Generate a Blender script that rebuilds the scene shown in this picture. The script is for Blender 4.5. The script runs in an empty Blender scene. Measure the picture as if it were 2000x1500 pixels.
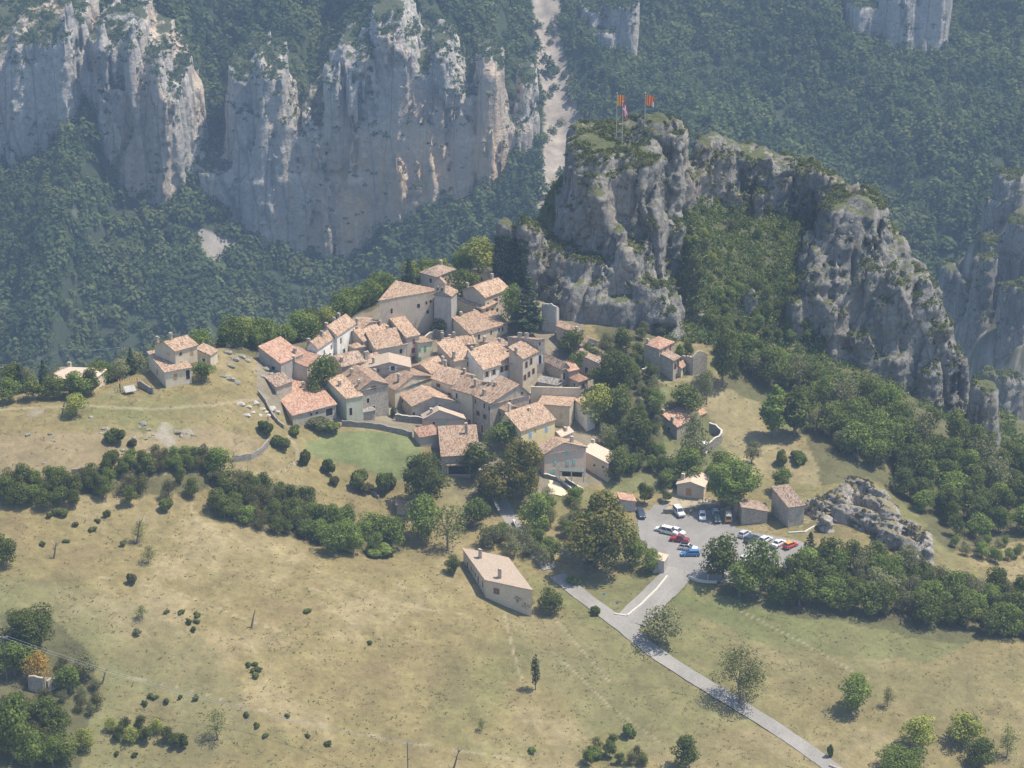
import bpy, math, random
import numpy as np
from mathutils import Vector, Matrix
R = math.radians
rnd = random.Random(7)
NP = np.random.default_rng(11)
scene = bpy.context.scene
C = scene.collection

# ---------------------------------------------------------------- camera, sky, sun, exposure
CAM_Z, PITCH, F = 228.0, 21.0, 4300.0          # focal length in pixels of a 2000 px wide frame
cam_d = bpy.data.cameras.new('camera'); cam = bpy.data.objects.new('camera', cam_d); C.objects.link(cam)
cam.location = (0, 0, CAM_Z); cam.rotation_euler = (R(90 - PITCH), 0, 0)
cam_d.sensor_width = 36; cam_d.lens = 36 * F / 2000; cam_d.clip_start = 1; cam_d.clip_end = 9000
scene.camera = cam
SUN_EL = 64.0
SUN_H = Vector((0.98, 0.16, 0)).normalized()    # horizontal direction towards the sun
sun_dir = Vector((SUN_H.x*math.cos(R(SUN_EL)), SUN_H.y*math.cos(R(SUN_EL)), math.sin(R(SUN_EL))))
w = bpy.data.worlds.new('World'); scene.world = w; w.use_nodes = True
nt = w.node_tree; bg = nt.nodes['Background']
sky = nt.nodes.new('ShaderNodeTexSky'); sky.sky_type = 'NISHITA'; sky.sun_disc = False
sky.sun_elevation = R(SUN_EL); sky.sun_rotation = math.atan2(SUN_H.x, SUN_H.y)
sky.air_density = 1.0; sky.dust_density = 2.0; sky.altitude = 900
nt.links.new(sky.outputs[0], bg.inputs[0]); bg.inputs[1].default_value = 0.15
sl = bpy.data.lights.new('sun', 'SUN'); sl.energy = 4.6; sl.angle = R(0.5); sl.color = (1.0, 0.91, 0.77)
so = bpy.data.objects.new('sun', sl); C.objects.link(so)
so.rotation_euler = (-sun_dir).to_track_quat('-Z', 'Y').to_euler(); so.location = (100, 300, 500)
scene.view_settings.view_transform = 'Standard'; scene.view_settings.look = 'None'
scene.view_settings.gamma = 1.0; scene.view_settings.exposure = 0.45
HAZE_DENSITY = 0.00015

# ---------------------------------------------------------------- projection helpers
CP, SP = math.cos(R(PITCH)), math.sin(R(PITCH))
def ray(px, py):
    u = (px-1000)/F; v = (750-py)/F
    return (u, CP + v*SP, -SP + v*CP)
def on_plane(px, py, z):
    d = ray(px, py); t = (z-CAM_Z)/d[2]
    return (d[0]*t, d[1]*t, z)
def on_depth(px, py, y):
    d = ray(px, py); t = y/d[1]
    return (d[0]*t, y, CAM_Z + d[2]*t)
def proj(x, y, z):
    dz = z-CAM_Z
    f = y*CP - dz*SP; v = y*SP + dz*CP
    return 1000 + F*x/f, 750 - F*v/f

# ---------------------------------------------------------------- noise (vectorised gradient noise)
_perm = np.random.default_rng(3).permutation(4096).astype(np.int32)
_grad = np.random.default_rng(4).normal(size=(4096, 3)).astype(np.float32)
_grad /= np.linalg.norm(_grad, axis=1)[:, None]
def noise3(x, y, z):
    x = np.asarray(x, np.float32); y = np.asarray(y, np.float32); z = np.asarray(z, np.float32)
    x, y, z = np.broadcast_arrays(x, y, z)
    xi = np.floor(x).astype(np.int32); yi = np.floor(y).astype(np.int32); zi = np.floor(z).astype(np.int32)
    xf = x-xi; yf = y-yi; zf = z-zi
    u = xf*xf*(3-2*xf); v = yf*yf*(3-2*yf); w_ = zf*zf*(3-2*zf)
    out = 0
    for dx in (0, 1):
        wx = u if dx else 1-u
        for dy in (0, 1):
            wy = v if dy else 1-v
            for dz in (0, 1):
                wz = w_ if dz else 1-w_
                h = _perm[(_perm[(_perm[(xi+dx) & 4095] + yi+dy) & 4095] + zi+dz) & 4095]
                g = _grad[h]
                out = out + wx*wy*wz*(g[..., 0]*(xf-dx) + g[..., 1]*(yf-dy) + g[..., 2]*(zf-dz))
    return out*1.6
def fbm(x, y, z=0.0, octv=4, gain=.5):
    a = 1.0; s = 0; t = 0
    for k in range(octv):
        s = s + a*noise3(np.asarray(x)*2**k + 17*k, np.asarray(y)*2**k + 5*k, np.asarray(z)*2**k if np.ndim(z) else z + 3.3*k)
        t += a; a *= gain
    return s/t
def sstep(a, b, x):
    t = np.clip((x-a)/(b-a), 0, 1); return t*t*(3-2*t)
def smax(a, b, k):
    h = np.clip(.5 + .5*(a-b)/k, 0, 1); return b*(1-h) + a*h + k*h*(1-h)

# ---------------------------------------------------------------- terrain function
CTRL = [ # px, py, z
 (1240,1010,0),(1400,1050,0),(1560,1095,-.6),(1330,1125,-.3),(1300,990,.3),(1440,1000,.5),(1480,1080,-.2),(1390,1135,-.6),(1270,1060,0),
 (1225,1220,-2.5),(1300,1150,-1.2),(1150,1160,-1.5),(1250,1120,-.8),
 (1080,1115,0),(1040,1060,2.2),(1000,1020,4),(960,960,7.5),(930,880,11),(915,820,14),
 (1290,1275,-5),(1400,1350,-8),(1500,1420,-11),(1620,1500,-14),
 (1450,1200,-4),(1600,1210,-5),(1700,1230,-7),(2000,1310,-13),(1990,1500,-19),(1750,1420,-14),(1600,1320,-9),(1800,1320,-11),
 (900,1150,2.5),(970,1175,.5),(700,1120,6.5),(500,1090,11),(300,1060,15),(100,1060,17),(0,1080,18),
 (500,1250,6.5),(500,1400,1),(250,1250,9),(0,1250,11),(0,1400,5),(100,1500,1),(0,1500,2),(300,1490,-2),(700,1300,1),(900,1300,-2),(1080,1300,-4),(900,1450,-7),(1000,1500,-10),(1200,1450,-10),(700,1480,-6),(1400,1490,-12),
 (0,950,23),(250,950,21),(450,950,18),(600,960,13),(750,960,9),(620,1050,9),(800,1050,5),
 (250,880,26),(0,850,29),(100,880,28),(450,840,24),(550,830,22),(620,870,16.5),(720,890,14.5),(830,930,11),(820,870,14.5),(700,850,17),(600,900,16),(520,900,19),
 (340,760,31),(430,700,33),(480,695,31.5),(490,770,27),(400,800,28),(150,790,31),(0,795,31),(200,740,31.5),(290,745,31.5),(80,750,30.5),
 (560,830,20.5),(640,830,18.5),(530,750,26.5),(600,770,22),(700,810,17.5),(700,760,20),(650,720,22.5),(740,690,22),(850,760,17.6),(800,800,16),(930,700,21.3),(820,690,22),(760,650,24.4),(850,640,25),(900,610,27),(960,640,25),(1000,590,28.5),(1000,620,26.5),(1090,640,25),
 (1060,720,19.5),(1040,760,17),(990,800,14.5),(1160,810,12),(1140,930,7),(1190,930,5.5),(1050,880,12),(1000,860,12.5),(1150,740,17.5),(1200,700,20),(1300,750,16),(1280,690,20),(1370,650,21),(1200,650,24),(1110,610,26.5),(1350,720,17.5),
 (1200,850,9.5),(1300,850,8.5),(1350,920,3.5),(1250,950,3),(1260,800,14),(1400,800,11),
 (1500,800,9),(1450,850,6.5),(1500,900,4),(1600,870,5),(1700,900,1),(1550,960,1.2),(1480,990,.8),(1400,920,4),
 (1500,720,14),(1430,670,19),(1700,800,7),(1850,870,0),(1950,910,-7),(2000,1000,-12),(1850,1080,-9),(2000,1100,-13),(1620,1080,-.5),(1700,1150,-5),(1850,1200,-9),(2000,1220,-14),(1700,1000,-1),
 (1600,720,11),(1800,960,-6),(1560,1000,1),
]
WORLD = [(5,575,26),(25,580,24),(45,582,21),(65,585,16),(85,590,11),(105,590,4),(125,588,-8),(145,585,-16),(20,620,26),(60,630,20),(100,620,4),(130,610,-14),(-5,590,28.5),(-160,350,6),(0,340,-16),(160,340,-24),(-160,300,0),(0,300,-22),(160,300,-30),(-230,420,12),(-230,520,28),(-220,620,30),(230,450,-20),(230,520,-16),(240,620,-10),
 (-120,590,30),(-60,600,24),(0,640,30),(40,640,28),(90,640,22),(150,650,5),(190,600,-14)]
_cp = np.array([on_plane(*c) for c in CTRL] + WORLD, float)
def _tps(r2): return np.where(r2 > 1e-9, .5*r2*np.log(np.maximum(r2, 1e-9)), 0)
_n = len(_cp); _S = 100.0
_P = np.hstack([np.ones((_n, 1)), _cp[:, :2]/_S])
_K = _tps(((_cp[:, None, :2]-_cp[None, :, :2])**2).sum(-1)/_S**2) + np.eye(_n)*2e-4
_A = np.zeros((_n+3, _n+3)); _A[:_n, :_n] = _K; _A[:_n, _n:] = _P; _A[_n:, :_n] = _P.T
_W = np.linalg.solve(_A, np.concatenate([_cp[:, 2], np.zeros(3)]))
def near_z(x, y):
    x = np.atleast_1d(np.asarray(x, float)); y = np.atleast_1d(np.asarray(y, float))
    out = np.empty(x.shape); xf = x.ravel(); yf = y.ravel(); o = out.ravel()
    for i in range(0, xf.size, 20000):
        a = xf[i:i+20000, None]; b = yf[i:i+20000, None]
        r2 = ((a-_cp[None, :, 0])**2 + (b-_cp[None, :, 1])**2)/_S**2
        o[i:i+20000] = _tps(r2) @ _W[:_n] + _W[_n] + a[:, 0]/_S*_W[_n+1] + b[:, 0]/_S*_W[_n+2]
    return o.reshape(x.shape)
CREST = np.array([(-400,500),(-160,503),(-127,505),(-102,509),(-95,516),(-90,520),(-80,526),(-68,538),(-60,550),(-50,572),(-38,592),(-20,606),(0,622),(20,640),(60,655),(100,650),(130,630),(150,606),(180,596),(400,596)], float)
RIDGE = np.array([(-30,-99),(-8,20),(5,36),(12,52),(22,62),(44,64),(60,55),(75,48),(90,44),(100,37),(108,30),(118,19),(126,6),(134,-9),(142,-25),(160,-99)], float)
def foot_py(px): return np.interp(px, [-600,-300,0,40,100,150,185,215,235,290,360,420,470,520,600,650,700,740,790,880,980,1000,1060,1200,2400],
                                       [300,330,310,325,290,240,245,320,355,368,370,395,430,455,480,492,485,455,420,380,340,330,300,300,300])
def top_py(px): return np.interp(px, [-600,-300,0,100,190,260,330,350,380,420,500,560,600,700,770,840,890,960,1000,1060,1200,2400],
                                      [60,60,75,45,35,38,95,150,205,175,118,135,195,80,35,85,140,120,190,200,200,200])
def far_z(x, y):
    px = 1000 + x*3.215                              # column of the picture at y = 1300
    af = R(PITCH) + np.arctan((foot_py(px)-750)/F); at = R(PITCH) + np.arctan((top_py(px)-750)/F)
    zf = CAM_Z - 1290*np.tan(af); zt = CAM_Z - 1345*np.tan(at) - 4
    low = zf - .46*(1290-y)
    up = zt + .42*(y-1345)
    left = np.where(y < 1290, low, np.where(y > 1345, up, zf + (zt-zf)*(y-1290)/55))
    n = fbm(x/170, y/170, 0, 4)
    right = -205 + .30*(y-1050) + 34*n + 26*(1-np.abs(noise3(x/120+.12*y/60, y/400, 4.2))*2.4)
    b = sstep(15, 60, x)
    z = left*(1-b) + right*b
    z = z + (fbm(x/70, y/90, 1.7, 3)*11)*(1-sstep(1240, 1290, y)*(1-sstep(1345, 1400, y)))*(1-b*.3)
    z = z - 5*np.exp(-((x-(30 - (y-1250)*.04))/14)**2)*sstep(1100, 1200, y)
    zc = np.interp(x, [165,184,192,203,222,262,400], [-190,-150,-104,-76,-56,-30,30])
    sp = zc - .78*np.abs(940-y)*np.where(y > 940, .8, 1) + 14*fbm(x/30, y/22, 2.2, 4) + 7*np.abs(noise3(x/12, y/9, .3)) + 3*np.abs(noise3(x/5, y/4, 1.3))
    sp = np.where(x > 160, sp, -400)
    z = smax(z, sp, 6)
    return np.minimum(smax(z, np.full_like(z, -250.0), 20), 120 + 0*z)
def ground_z(x, y):
    x = np.atleast_1d(np.asarray(x, float)); y = np.atleast_1d(np.asarray(y, float))
    x, y = np.broadcast_arrays(x, y)
    cy = np.interp(x, CREST[:, 0], CREST[:, 1])
    t = np.maximum(y-cy, 0)
    z = near_z(x, np.minimum(y, cy)) - .95*t*t/(t+22)
    z = z + .25*noise3(x/9, y/9, .5) + .5*noise3(x/31, y/31, .9)
    # the mound that carries the castle rock
    rz = np.interp(x, RIDGE[:, 0], RIDGE[:, 1]); yr = 634 - .00*x
    m = rz - 4 - np.where(y < yr, (.50 + .85*(1-sstep(42, 54, x)) + .8*sstep(88, 98, x))*(yr-y) + .4*np.maximum(598-y, 0), 1.15*(y-yr)) + 2.2*fbm(x/14, y/14, 3.1, 3)
    z = np.where(m > z-8, smax(z, m, 3), z)
    return np.where(y > 700, np.maximum(z, far_z(x, y)), np.where(y > 660, np.maximum(z, -250), z))
def gz(x, y): return float(ground_z(x, y)[0])
_CG = None
def ground_at(px, py, h=0.0, tmin=330, tmax=1900):
    """first point of a ray through a pixel that lies h metres above the ground"""
    d = np.array(ray(px, py)); 
    ys = np.concatenate([np.arange(tmin, 720, 1.0), np.arange(720, tmax, 4.0)])
    t = ys/d[1]; X = d[0]*t; Z = CAM_Z + d[2]*t
    g = ground_z(X, ys) + h
    k = np.argmax(Z < g)
    if not (Z < g).any(): k = len(ys)-1
    k = max(k, 1); a0 = Z[k-1]-g[k-1]; a1 = Z[k]-g[k]; f = a0/(a0-a1) if a0 != a1 else 0
    tt = t[k-1] + (t[k]-t[k-1])*f
    return Vector((d[0]*tt, d[1]*tt, CAM_Z + d[2]*tt))

# ---------------------------------------------------------------- object helpers
def tag(o, label=None, cat=None, group=None, kind=None):
    if label: o['label'] = label
    if cat: o['category'] = cat
    if group: o['group'] = group
    if kind: o['kind'] = kind
    return o
def mesh_np(name, V, quads=None, tris=None, mats=(), smooth=False, colors=None, uv=None, matidx=None):
    V = np.asarray(V, np.float32); me = bpy.data.meshes.new(name)
    parts = []
    if quads is not None and len(quads): parts.append(np.asarray(quads, np.int32))
    if tris is not None and len(tris): parts.append(np.asarray(tris, np.int32))
    loops = np.concatenate([p.ravel() for p in parts]); sizes = np.concatenate([np.full(len(p), p.shape[1], np.int32) for p in parts])
    me.vertices.add(len(V)); me.vertices.foreach_set('co', V.ravel())
    me.loops.add(len(loops)); me.loops.foreach_set('vertex_index', loops)
    me.polygons.add(len(sizes)); st = np.concatenate([[0], np.cumsum(sizes)[:-1]]).astype(np.int32)
    me.polygons.foreach_set('loop_start', st)
    try: me.polygons.foreach_set('loop_total', sizes)
    except Exception: pass
    if matidx is not None: me.polygons.foreach_set('material_index', np.asarray(matidx, np.int32))
    me.update(calc_edges=True)
    if smooth: me.polygons.foreach_set('use_smooth', np.ones(len(sizes), bool))
    if colors is not None:
        at = me.attributes.new('gcol', 'FLOAT_COLOR', 'POINT'); c4 = np.ones((len(V), 4), np.float32); c4[:, :3] = colors
        at.data.foreach_set('color', c4.ravel())
    if uv is not None:
        ul = me.uv_layers.new(name='uv'); ul.data.foreach_set('uv', np.asarray(uv, np.float32).ravel())
    for m in (mats if isinstance(mats, (list, tuple)) else [mats]): me.materials.append(m)
    return me
def link(name, me, parent=None):
    o = bpy.data.objects.new(name, me); C.objects.link(o)
    if parent: o.parent = parent
    return o
def empty(name, loc=(0, 0, 0), rz=0):
    o = bpy.data.objects.new(name, None); C.objects.link(o); o.location = loc; o.rotation_euler = (0, 0, rz)
    o.empty_display_size = .5
    return o
def copy_tree(o, parent=None):
    c = o.copy(); C.objects.link(c); c.parent = parent
    for ch in list(o.children):
        copy_tree(ch, c)
    return c

# ---------------------------------------------------------------- material helpers
def new_mat(name):
    m = bpy.data.materials.new(name); m.use_nodes = True
    n = m.node_tree; b = n.nodes['Principled BSDF']
    b.inputs['Roughness'].default_value = .9
    try: b.inputs['Specular IOR Level'].default_value = .25
    except Exception: pass
    return m, n, b
def nd(n, t, **kw):
    x = n.nodes.new(t)
    for k, v in kw.items():
        if k.startswith('i_'): x.inputs[k[2:].replace('_', ' ')].default_value = v
        else: setattr(x, k, v)
    return x
def mixc(n, fac, a, b, mode='MIX'):
    x = n.nodes.new('ShaderNodeMix'); x.data_type = 'RGBA'; x.blend_type = mode
    for s, v in ((x.inputs[0], fac), (x.inputs[6], a), (x.inputs[7], b)):
        if hasattr(v, 'links') or isinstance(v, bpy.types.NodeSocket): n.links.new(v, s)
        elif isinstance(v, (tuple, list)): s.default_value = (*v[:3], 1)
        else: s.default_value = v
    return x.outputs[2]
def noise_n(n, vec, scale, detail=4, rough=.6, dist=0):
    t = nd(n, 'ShaderNodeTexNoise'); t.inputs['Scale'].default_value = scale; t.inputs['Detail'].default_value = detail
    t.inputs['Roughness'].default_value = rough; t.inputs['Distortion'].default_value = dist
    n.links.new(vec, t.inputs['Vector']); return t.outputs['Fac']
def mapr(n, v, a, b, c=0.0, d=1.0):
    t = nd(n, 'ShaderNodeMapRange'); n.links.new(v, t.inputs[0])
    for i, q in zip((1, 2, 3, 4), (a, b, c, d)): t.inputs[i].default_value = q
    return t.outputs[0]
def mapping(n, vec, sc):
    t = nd(n, 'ShaderNodeMapping'); n.links.new(vec, t.inputs[0]); t.inputs['Scale'].default_value = sc; return t.outputs[0]
def bump(n, b, h, strength, dist):
    t = nd(n, 'ShaderNodeBump'); t.inputs['Strength'].default_value = strength; t.inputs['Distance'].default_value = dist
    n.links.new(h, t.inputs['Height']); n.links.new(t.outputs[0], b.inputs['Normal'])
def mul(n, a, b):
    t = nd(n, 'ShaderNodeMath', operation='MULTIPLY')
    for s, v in zip(t.inputs, (a, b)):
        if isinstance(v, bpy.types.NodeSocket): n.links.new(v, s)
        else: s.default_value = v
    return t.outputs[0]
# ================================================================ GROUND
def inpoly(px, py, poly):
    poly = np.array(poly, float); inside = np.zeros(px.shape, bool)
    j = len(poly)-1
    for i in range(len(poly)):
        xi, yi = poly[i]; xj, yj = poly[j]
        c = ((yi > py) != (yj > py))
        with np.errstate(divide='ignore', invalid='ignore'):
            xx = (xj-xi)*(py-yi)/(yj-yi+1e-12)+xi
        inside ^= c & (px < xx); j = i
    return inside
def dist_line(px, py, line):
    d = np.full(px.shape, 1e9)
    for (x0, y0), (x1, y1) in zip(line[:-1], line[1:]):
        dx, dy = x1-x0, y1-y0; L = dx*dx+dy*dy
        t = np.clip(((px-x0)*dx+(py-y0)*dy)/L, 0, 1)
        d = np.minimum(d, np.hypot(px-x0-t*dx, (py-y0-t*dy)*2.2))
    return d
GREEN_FIELD = [(595,868),(620,856),(650,848),(720,840),(790,850),(820,872),(832,900),(822,930),(795,938),(740,930),(690,908),(640,900),(600,888)]
CAR_PARK = [(1240,1003),(1262,1000),(1275,985),(1305,985),(1300,1005),(1345,1004),(1380,997),(1440,998),(1442,1030),(1475,1040),(1560,1055),(1600,1075),(1590,1100),(1540,1112),(1470,1120),(1440,1142),(1400,1140),(1345,1132),(1300,1123),(1296,1090),(1268,1075),(1246,1050)]
GRAVEL = [(1300,985),(1310,960),(1390,975),(1400,990),(1440,985),(1440,1000),(1300,1000)]
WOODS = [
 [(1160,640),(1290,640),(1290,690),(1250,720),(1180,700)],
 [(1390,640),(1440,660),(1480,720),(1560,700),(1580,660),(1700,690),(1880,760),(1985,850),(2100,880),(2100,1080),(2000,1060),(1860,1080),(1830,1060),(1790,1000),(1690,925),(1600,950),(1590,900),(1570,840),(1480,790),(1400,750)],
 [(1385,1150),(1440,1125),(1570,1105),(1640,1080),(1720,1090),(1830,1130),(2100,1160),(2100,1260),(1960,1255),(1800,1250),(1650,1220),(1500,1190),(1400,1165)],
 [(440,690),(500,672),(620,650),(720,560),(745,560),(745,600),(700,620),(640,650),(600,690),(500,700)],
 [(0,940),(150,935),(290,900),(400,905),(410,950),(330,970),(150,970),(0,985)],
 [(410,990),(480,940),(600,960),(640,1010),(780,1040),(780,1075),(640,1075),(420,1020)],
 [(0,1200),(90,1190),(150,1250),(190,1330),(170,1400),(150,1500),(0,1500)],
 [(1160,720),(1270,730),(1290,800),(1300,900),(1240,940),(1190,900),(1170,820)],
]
DIRT = [
 ([(1075,1115),(1060,1090)],3),
 ([(1240,805),(1260,770),(1290,745),(1340,740),(1362,728)],7),
 ([(1330,1010),(1310,985),(1300,950),(1320,920),(1310,890)],5),
 ([(1420,930),(1440,905),(1500,880),(1545,855)],3.2),
 ([(540,925),(575,905),(582,885),(572,862),(560,850)],4),
 ([(410,935),(470,928),(540,925)],3),
 ([(0,800),(160,792),(300,800),(420,790),(520,775)],5),
 ([(375,985),(372,1000),(400,1025),(430,1050)],3),
 ([(0,925),(150,935),(330,925)],3),
 ([(1560,1030),(1600,1005),(1640,985),(1700,975)],3),
 ([(985,1200),(1005,1280),(1020,1330)],2.4),([(1060,1180),(1110,1240),(1190,1330)],2.2),([(1100,1290),(1190,1380),(1290,1450)],2.0),([(1440,1190),(1560,1250),(1700,1330)],2.2),([(600,1150),(760,1180),(900,1200)],2.4),([(150,1120),(330,1150),(560,1240)],2.2),
 ([(0,1290),(300,1330),(560,1400),(800,1450),(1100,1500)],1.4),
]
def build_ground():
    ys = [250.0]
    while ys[-1] < 1800:
        y = ys[-1]
        st = 2.0 if y < 350 else (.8 if y < 680 else (4.0 if y < 980 else .0016*y))
        ys.append(y+st)
    while ys[-1] < 6000: ys.append(ys[-1]*1.05)
    ys = np.array(ys)
    u0 = np.linspace(-.275, .275, 430); e = np.array([.04,.1,.2,.4,.8])
    u = np.concatenate([-.275-e[::-1], u0, .275+e])
    Y, U = np.meshgrid(ys, u, indexing='ij'); X = U*(Y+40)
    Z = ground_z(X, Y)
    px, py = proj(X, Y, Z)
    n1 = fbm(X/22, Y/22, .2, 4); n2 = fbm(X/5, Y/5, .7, 3); n3 = fbm(X/60, Y/60, 2.2, 3)
    jx = px + 7*noise3(X/4, Y/4, .1) ; jy = py + 4*noise3(X/4, Y/4, 5.1)
    near = (Y < 700)
    # dry grass with greener hollows and straw-coloured tops
    dry = np.array([.203,.167,.074]); straw = np.array([.255,.208,.110]); grn = np.array([.132,.142,.052]); rust = np.array([.165,.118,.062])
    col = np.zeros(X.shape+(3,)); col[:] = dry
    def mixin(c, f): col[:] = col*(1-f[..., None]) + np.array(c)*f[..., None]
    n4 = fbm(X/2.2, Y/1.6, 8.8, 3)
    mixin(straw, sstep(-.05, .4, n1+.5*n2)*.9)
    mixin(grn, sstep(-.05, .4, -n3*.9-.6*n1+.35*n2)*.8)
    mixin(rust, sstep(.15, .5, -n1+.6*n2+.3*n3)*.5)
    col *= (1+.30*n4+.14*n2)[..., None]
    jx2 = jx+26*n1+10*n2; jy2 = jy+14*n1-8*n2+8*noise3(X/12, Y/12, 9.4)
    def region(poly, c, f=1.0, cond=near, hard=False):
        m = inpoly(*((jx, jy) if hard else (jx2, jy2)), poly) & cond; 
        if m.any(): col[m] = col[m]*(1-f) + np.array(c)*f*(1+.35*n2[m])[:, None]
    region([(1230,1215),(1420,1150),(2100,1250),(2100,1520),(1650,1520),(1400,1350)], (0.165,0.148,0.071), .35)
    region([(980,1190),(1200,1220),(1600,1500),(1300,1500),(1080,1360)], (0.184,0.160,0.078), .5)
    region([(1270,1150),(1500,1190),(1900,1240),(1800,1300),(1500,1260),(1400,1220),(1330,1190)], (0.116,0.136,0.048), .6)
    region([(1110,1130),(1290,1120),(1200,1200),(1150,1170)], (0.143,0.143,0.061), .6)
    region([(0,1120),(200,1150),(420,1260),(500,1400),(400,1500),(0,1500)], (0.170,0.160,0.082), .4)
    region([(0,850),(420,830),(540,870),(480,920),(0,930)], (0.252,0.197,0.116), .6)
    region([(500,690),(740,600),(960,520),(1110,590),(1160,700),(1210,940),(1060,960),(900,990),(860,860),(640,830),(500,790)], (0.204,0.177,0.129), .9)
    region([(1190,780),(1320,740),(1460,900),(1410,960),(1300,970),(1180,960)], (0.116,0.129,0.054), .8)
    region([(1290,740),(1400,760),(1480,790),(1590,900),(1600,950),(1450,930),(1410,870),(1380,800)], (0.245,0.204,0.109), .8)
    region([(1440,700),(1460,760),(1400,800),(1370,740)], (0.245,0.204,0.109), .7)
    region(GREEN_FIELD, (.145,.165,.066), 1.0, hard=True)
    region([(855,930),(1010,930),(1000,1000),(900,1010),(850,990)], (0.204,0.177,0.088), .9)
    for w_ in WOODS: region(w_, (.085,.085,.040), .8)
    region(GRAVEL, (.40,.34,.24), .9)
    for line, wd in DIRT:
        d = dist_line(px + 2*n2, py + 2*n2, line); f = (1-sstep(wd*.5, wd*1.5, d))*near*.55
        mixin((.34,.285,.19), f)
    # knoll outcrops of bare limestone
    ro = sstep(.22, .42, fbm(X/9, Y/13, 6.6, 4)) * (((px < 460) & (py > 800) & (py < 925)) | ((px > 380) & (px < 560) & (py > 680) & (py < 780))) * near
    mixin((.30,.275,.22), ro*.8)
    Z = Z + ro*1.1*np.abs(noise3(X/1.6, Y/1.6, .4)) + near*.12*n2
    # mound under the castle rock and back slopes: scrub soil
    mm = (Y > 588) & (Y < 700) & (X > -10)
    col[mm] = np.array([.105,.105,.050])*(1+.4*n2[mm])[:, None]
    back = (Y > np.interp(X, CREST[:, 0], CREST[:, 1])+6) & (Y < 700); col[back] = (.07,.075,.035)
    far = Y >= 700
    col[far] = (.036,.050,.024)
    scr = [(1038,-40),(1094,-40),(1092,60),(1108,130),(1120,190),(1142,240),(1152,300),(1126,330),(1106,400),(1052,430),(1060,300),(1064,230),(1058,180),(1046,100)]
    sm = inpoly(px + 9*n2, py + 9*n1, scr) & far
    col[sm] = np.array([.27,.235,.195])*(1+.6*n2[sm]+.3*n1[sm])[:, None]
    sm2 = inpoly(px+14*n2, py+14*n1, [(350,440),(400,450),(430,460),(470,465),(472,500),(440,490),(420,530),(400,510),(380,470)]) & far
    col[sm2] = (.25,.23,.20)
    sp = far & (X > 172) & (Y < 1000) & (Y > 780); g = sstep(-.15, .25, n2+.3*n1)
    col[sp] = (np.array([.30,.275,.245])*g[..., None] + np.array([.10,.10,.055])*(1-g[..., None]))[sp]
    gyz, gyy = np.gradient(Z, axis=0)/np.gradient(Y, axis=0), 0
    steep = far & (np.abs(gyz) > 1.05); col[steep & ~sp] = (.10,.105,.075)
    ny, nx = X.shape; idx = np.arange(ny*nx).reshape(ny, nx)
    q = np.stack([idx[:-1, :-1], idx[:-1, 1:], idx[1:, 1:], idx[1:, :-1]], -1).reshape(-1, 4)
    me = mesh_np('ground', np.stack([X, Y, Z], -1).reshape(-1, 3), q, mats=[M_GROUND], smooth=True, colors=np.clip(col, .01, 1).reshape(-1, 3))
    o = link('ground', me); tag(o, 'dry grassy hillside with the village, falling to the wooded gorge behind', 'terrain', kind='structure')
    return o
def ground_material():
    m, n, b = new_mat('ground'); tc = nd(n, 'ShaderNodeTexCoord').outputs['Object']
    at = nd(n, 'ShaderNodeAttribute', attribute_name='gcol').outputs['Color']
    f1 = mapr(n, noise_n(n, tc, .9, 6, .75), .25, .75, .72, 1.28)
    f2 = mapr(n, noise_n(n, tc, .16, 5, .6), .3, .7, .82, 1.18)
    c = mixc(n, 1.0, at, f1, 'MULTIPLY'); c = mixc(n, 1.0, c, f2, 'MULTIPLY')
    v = noise_n(n, mapping(n, tc, (1.9, .9, 1)), 1.4, 3, .7)
    c = mixc(n, mapr(n, v, .60, .78, 0, .30), c, (.10,.10,.045))
    n.links.new(c, b.inputs['Base Color']); bump(n, b, noise_n(n, tc, 2.2, 5, .7), .7, .25)
    return m
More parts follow.
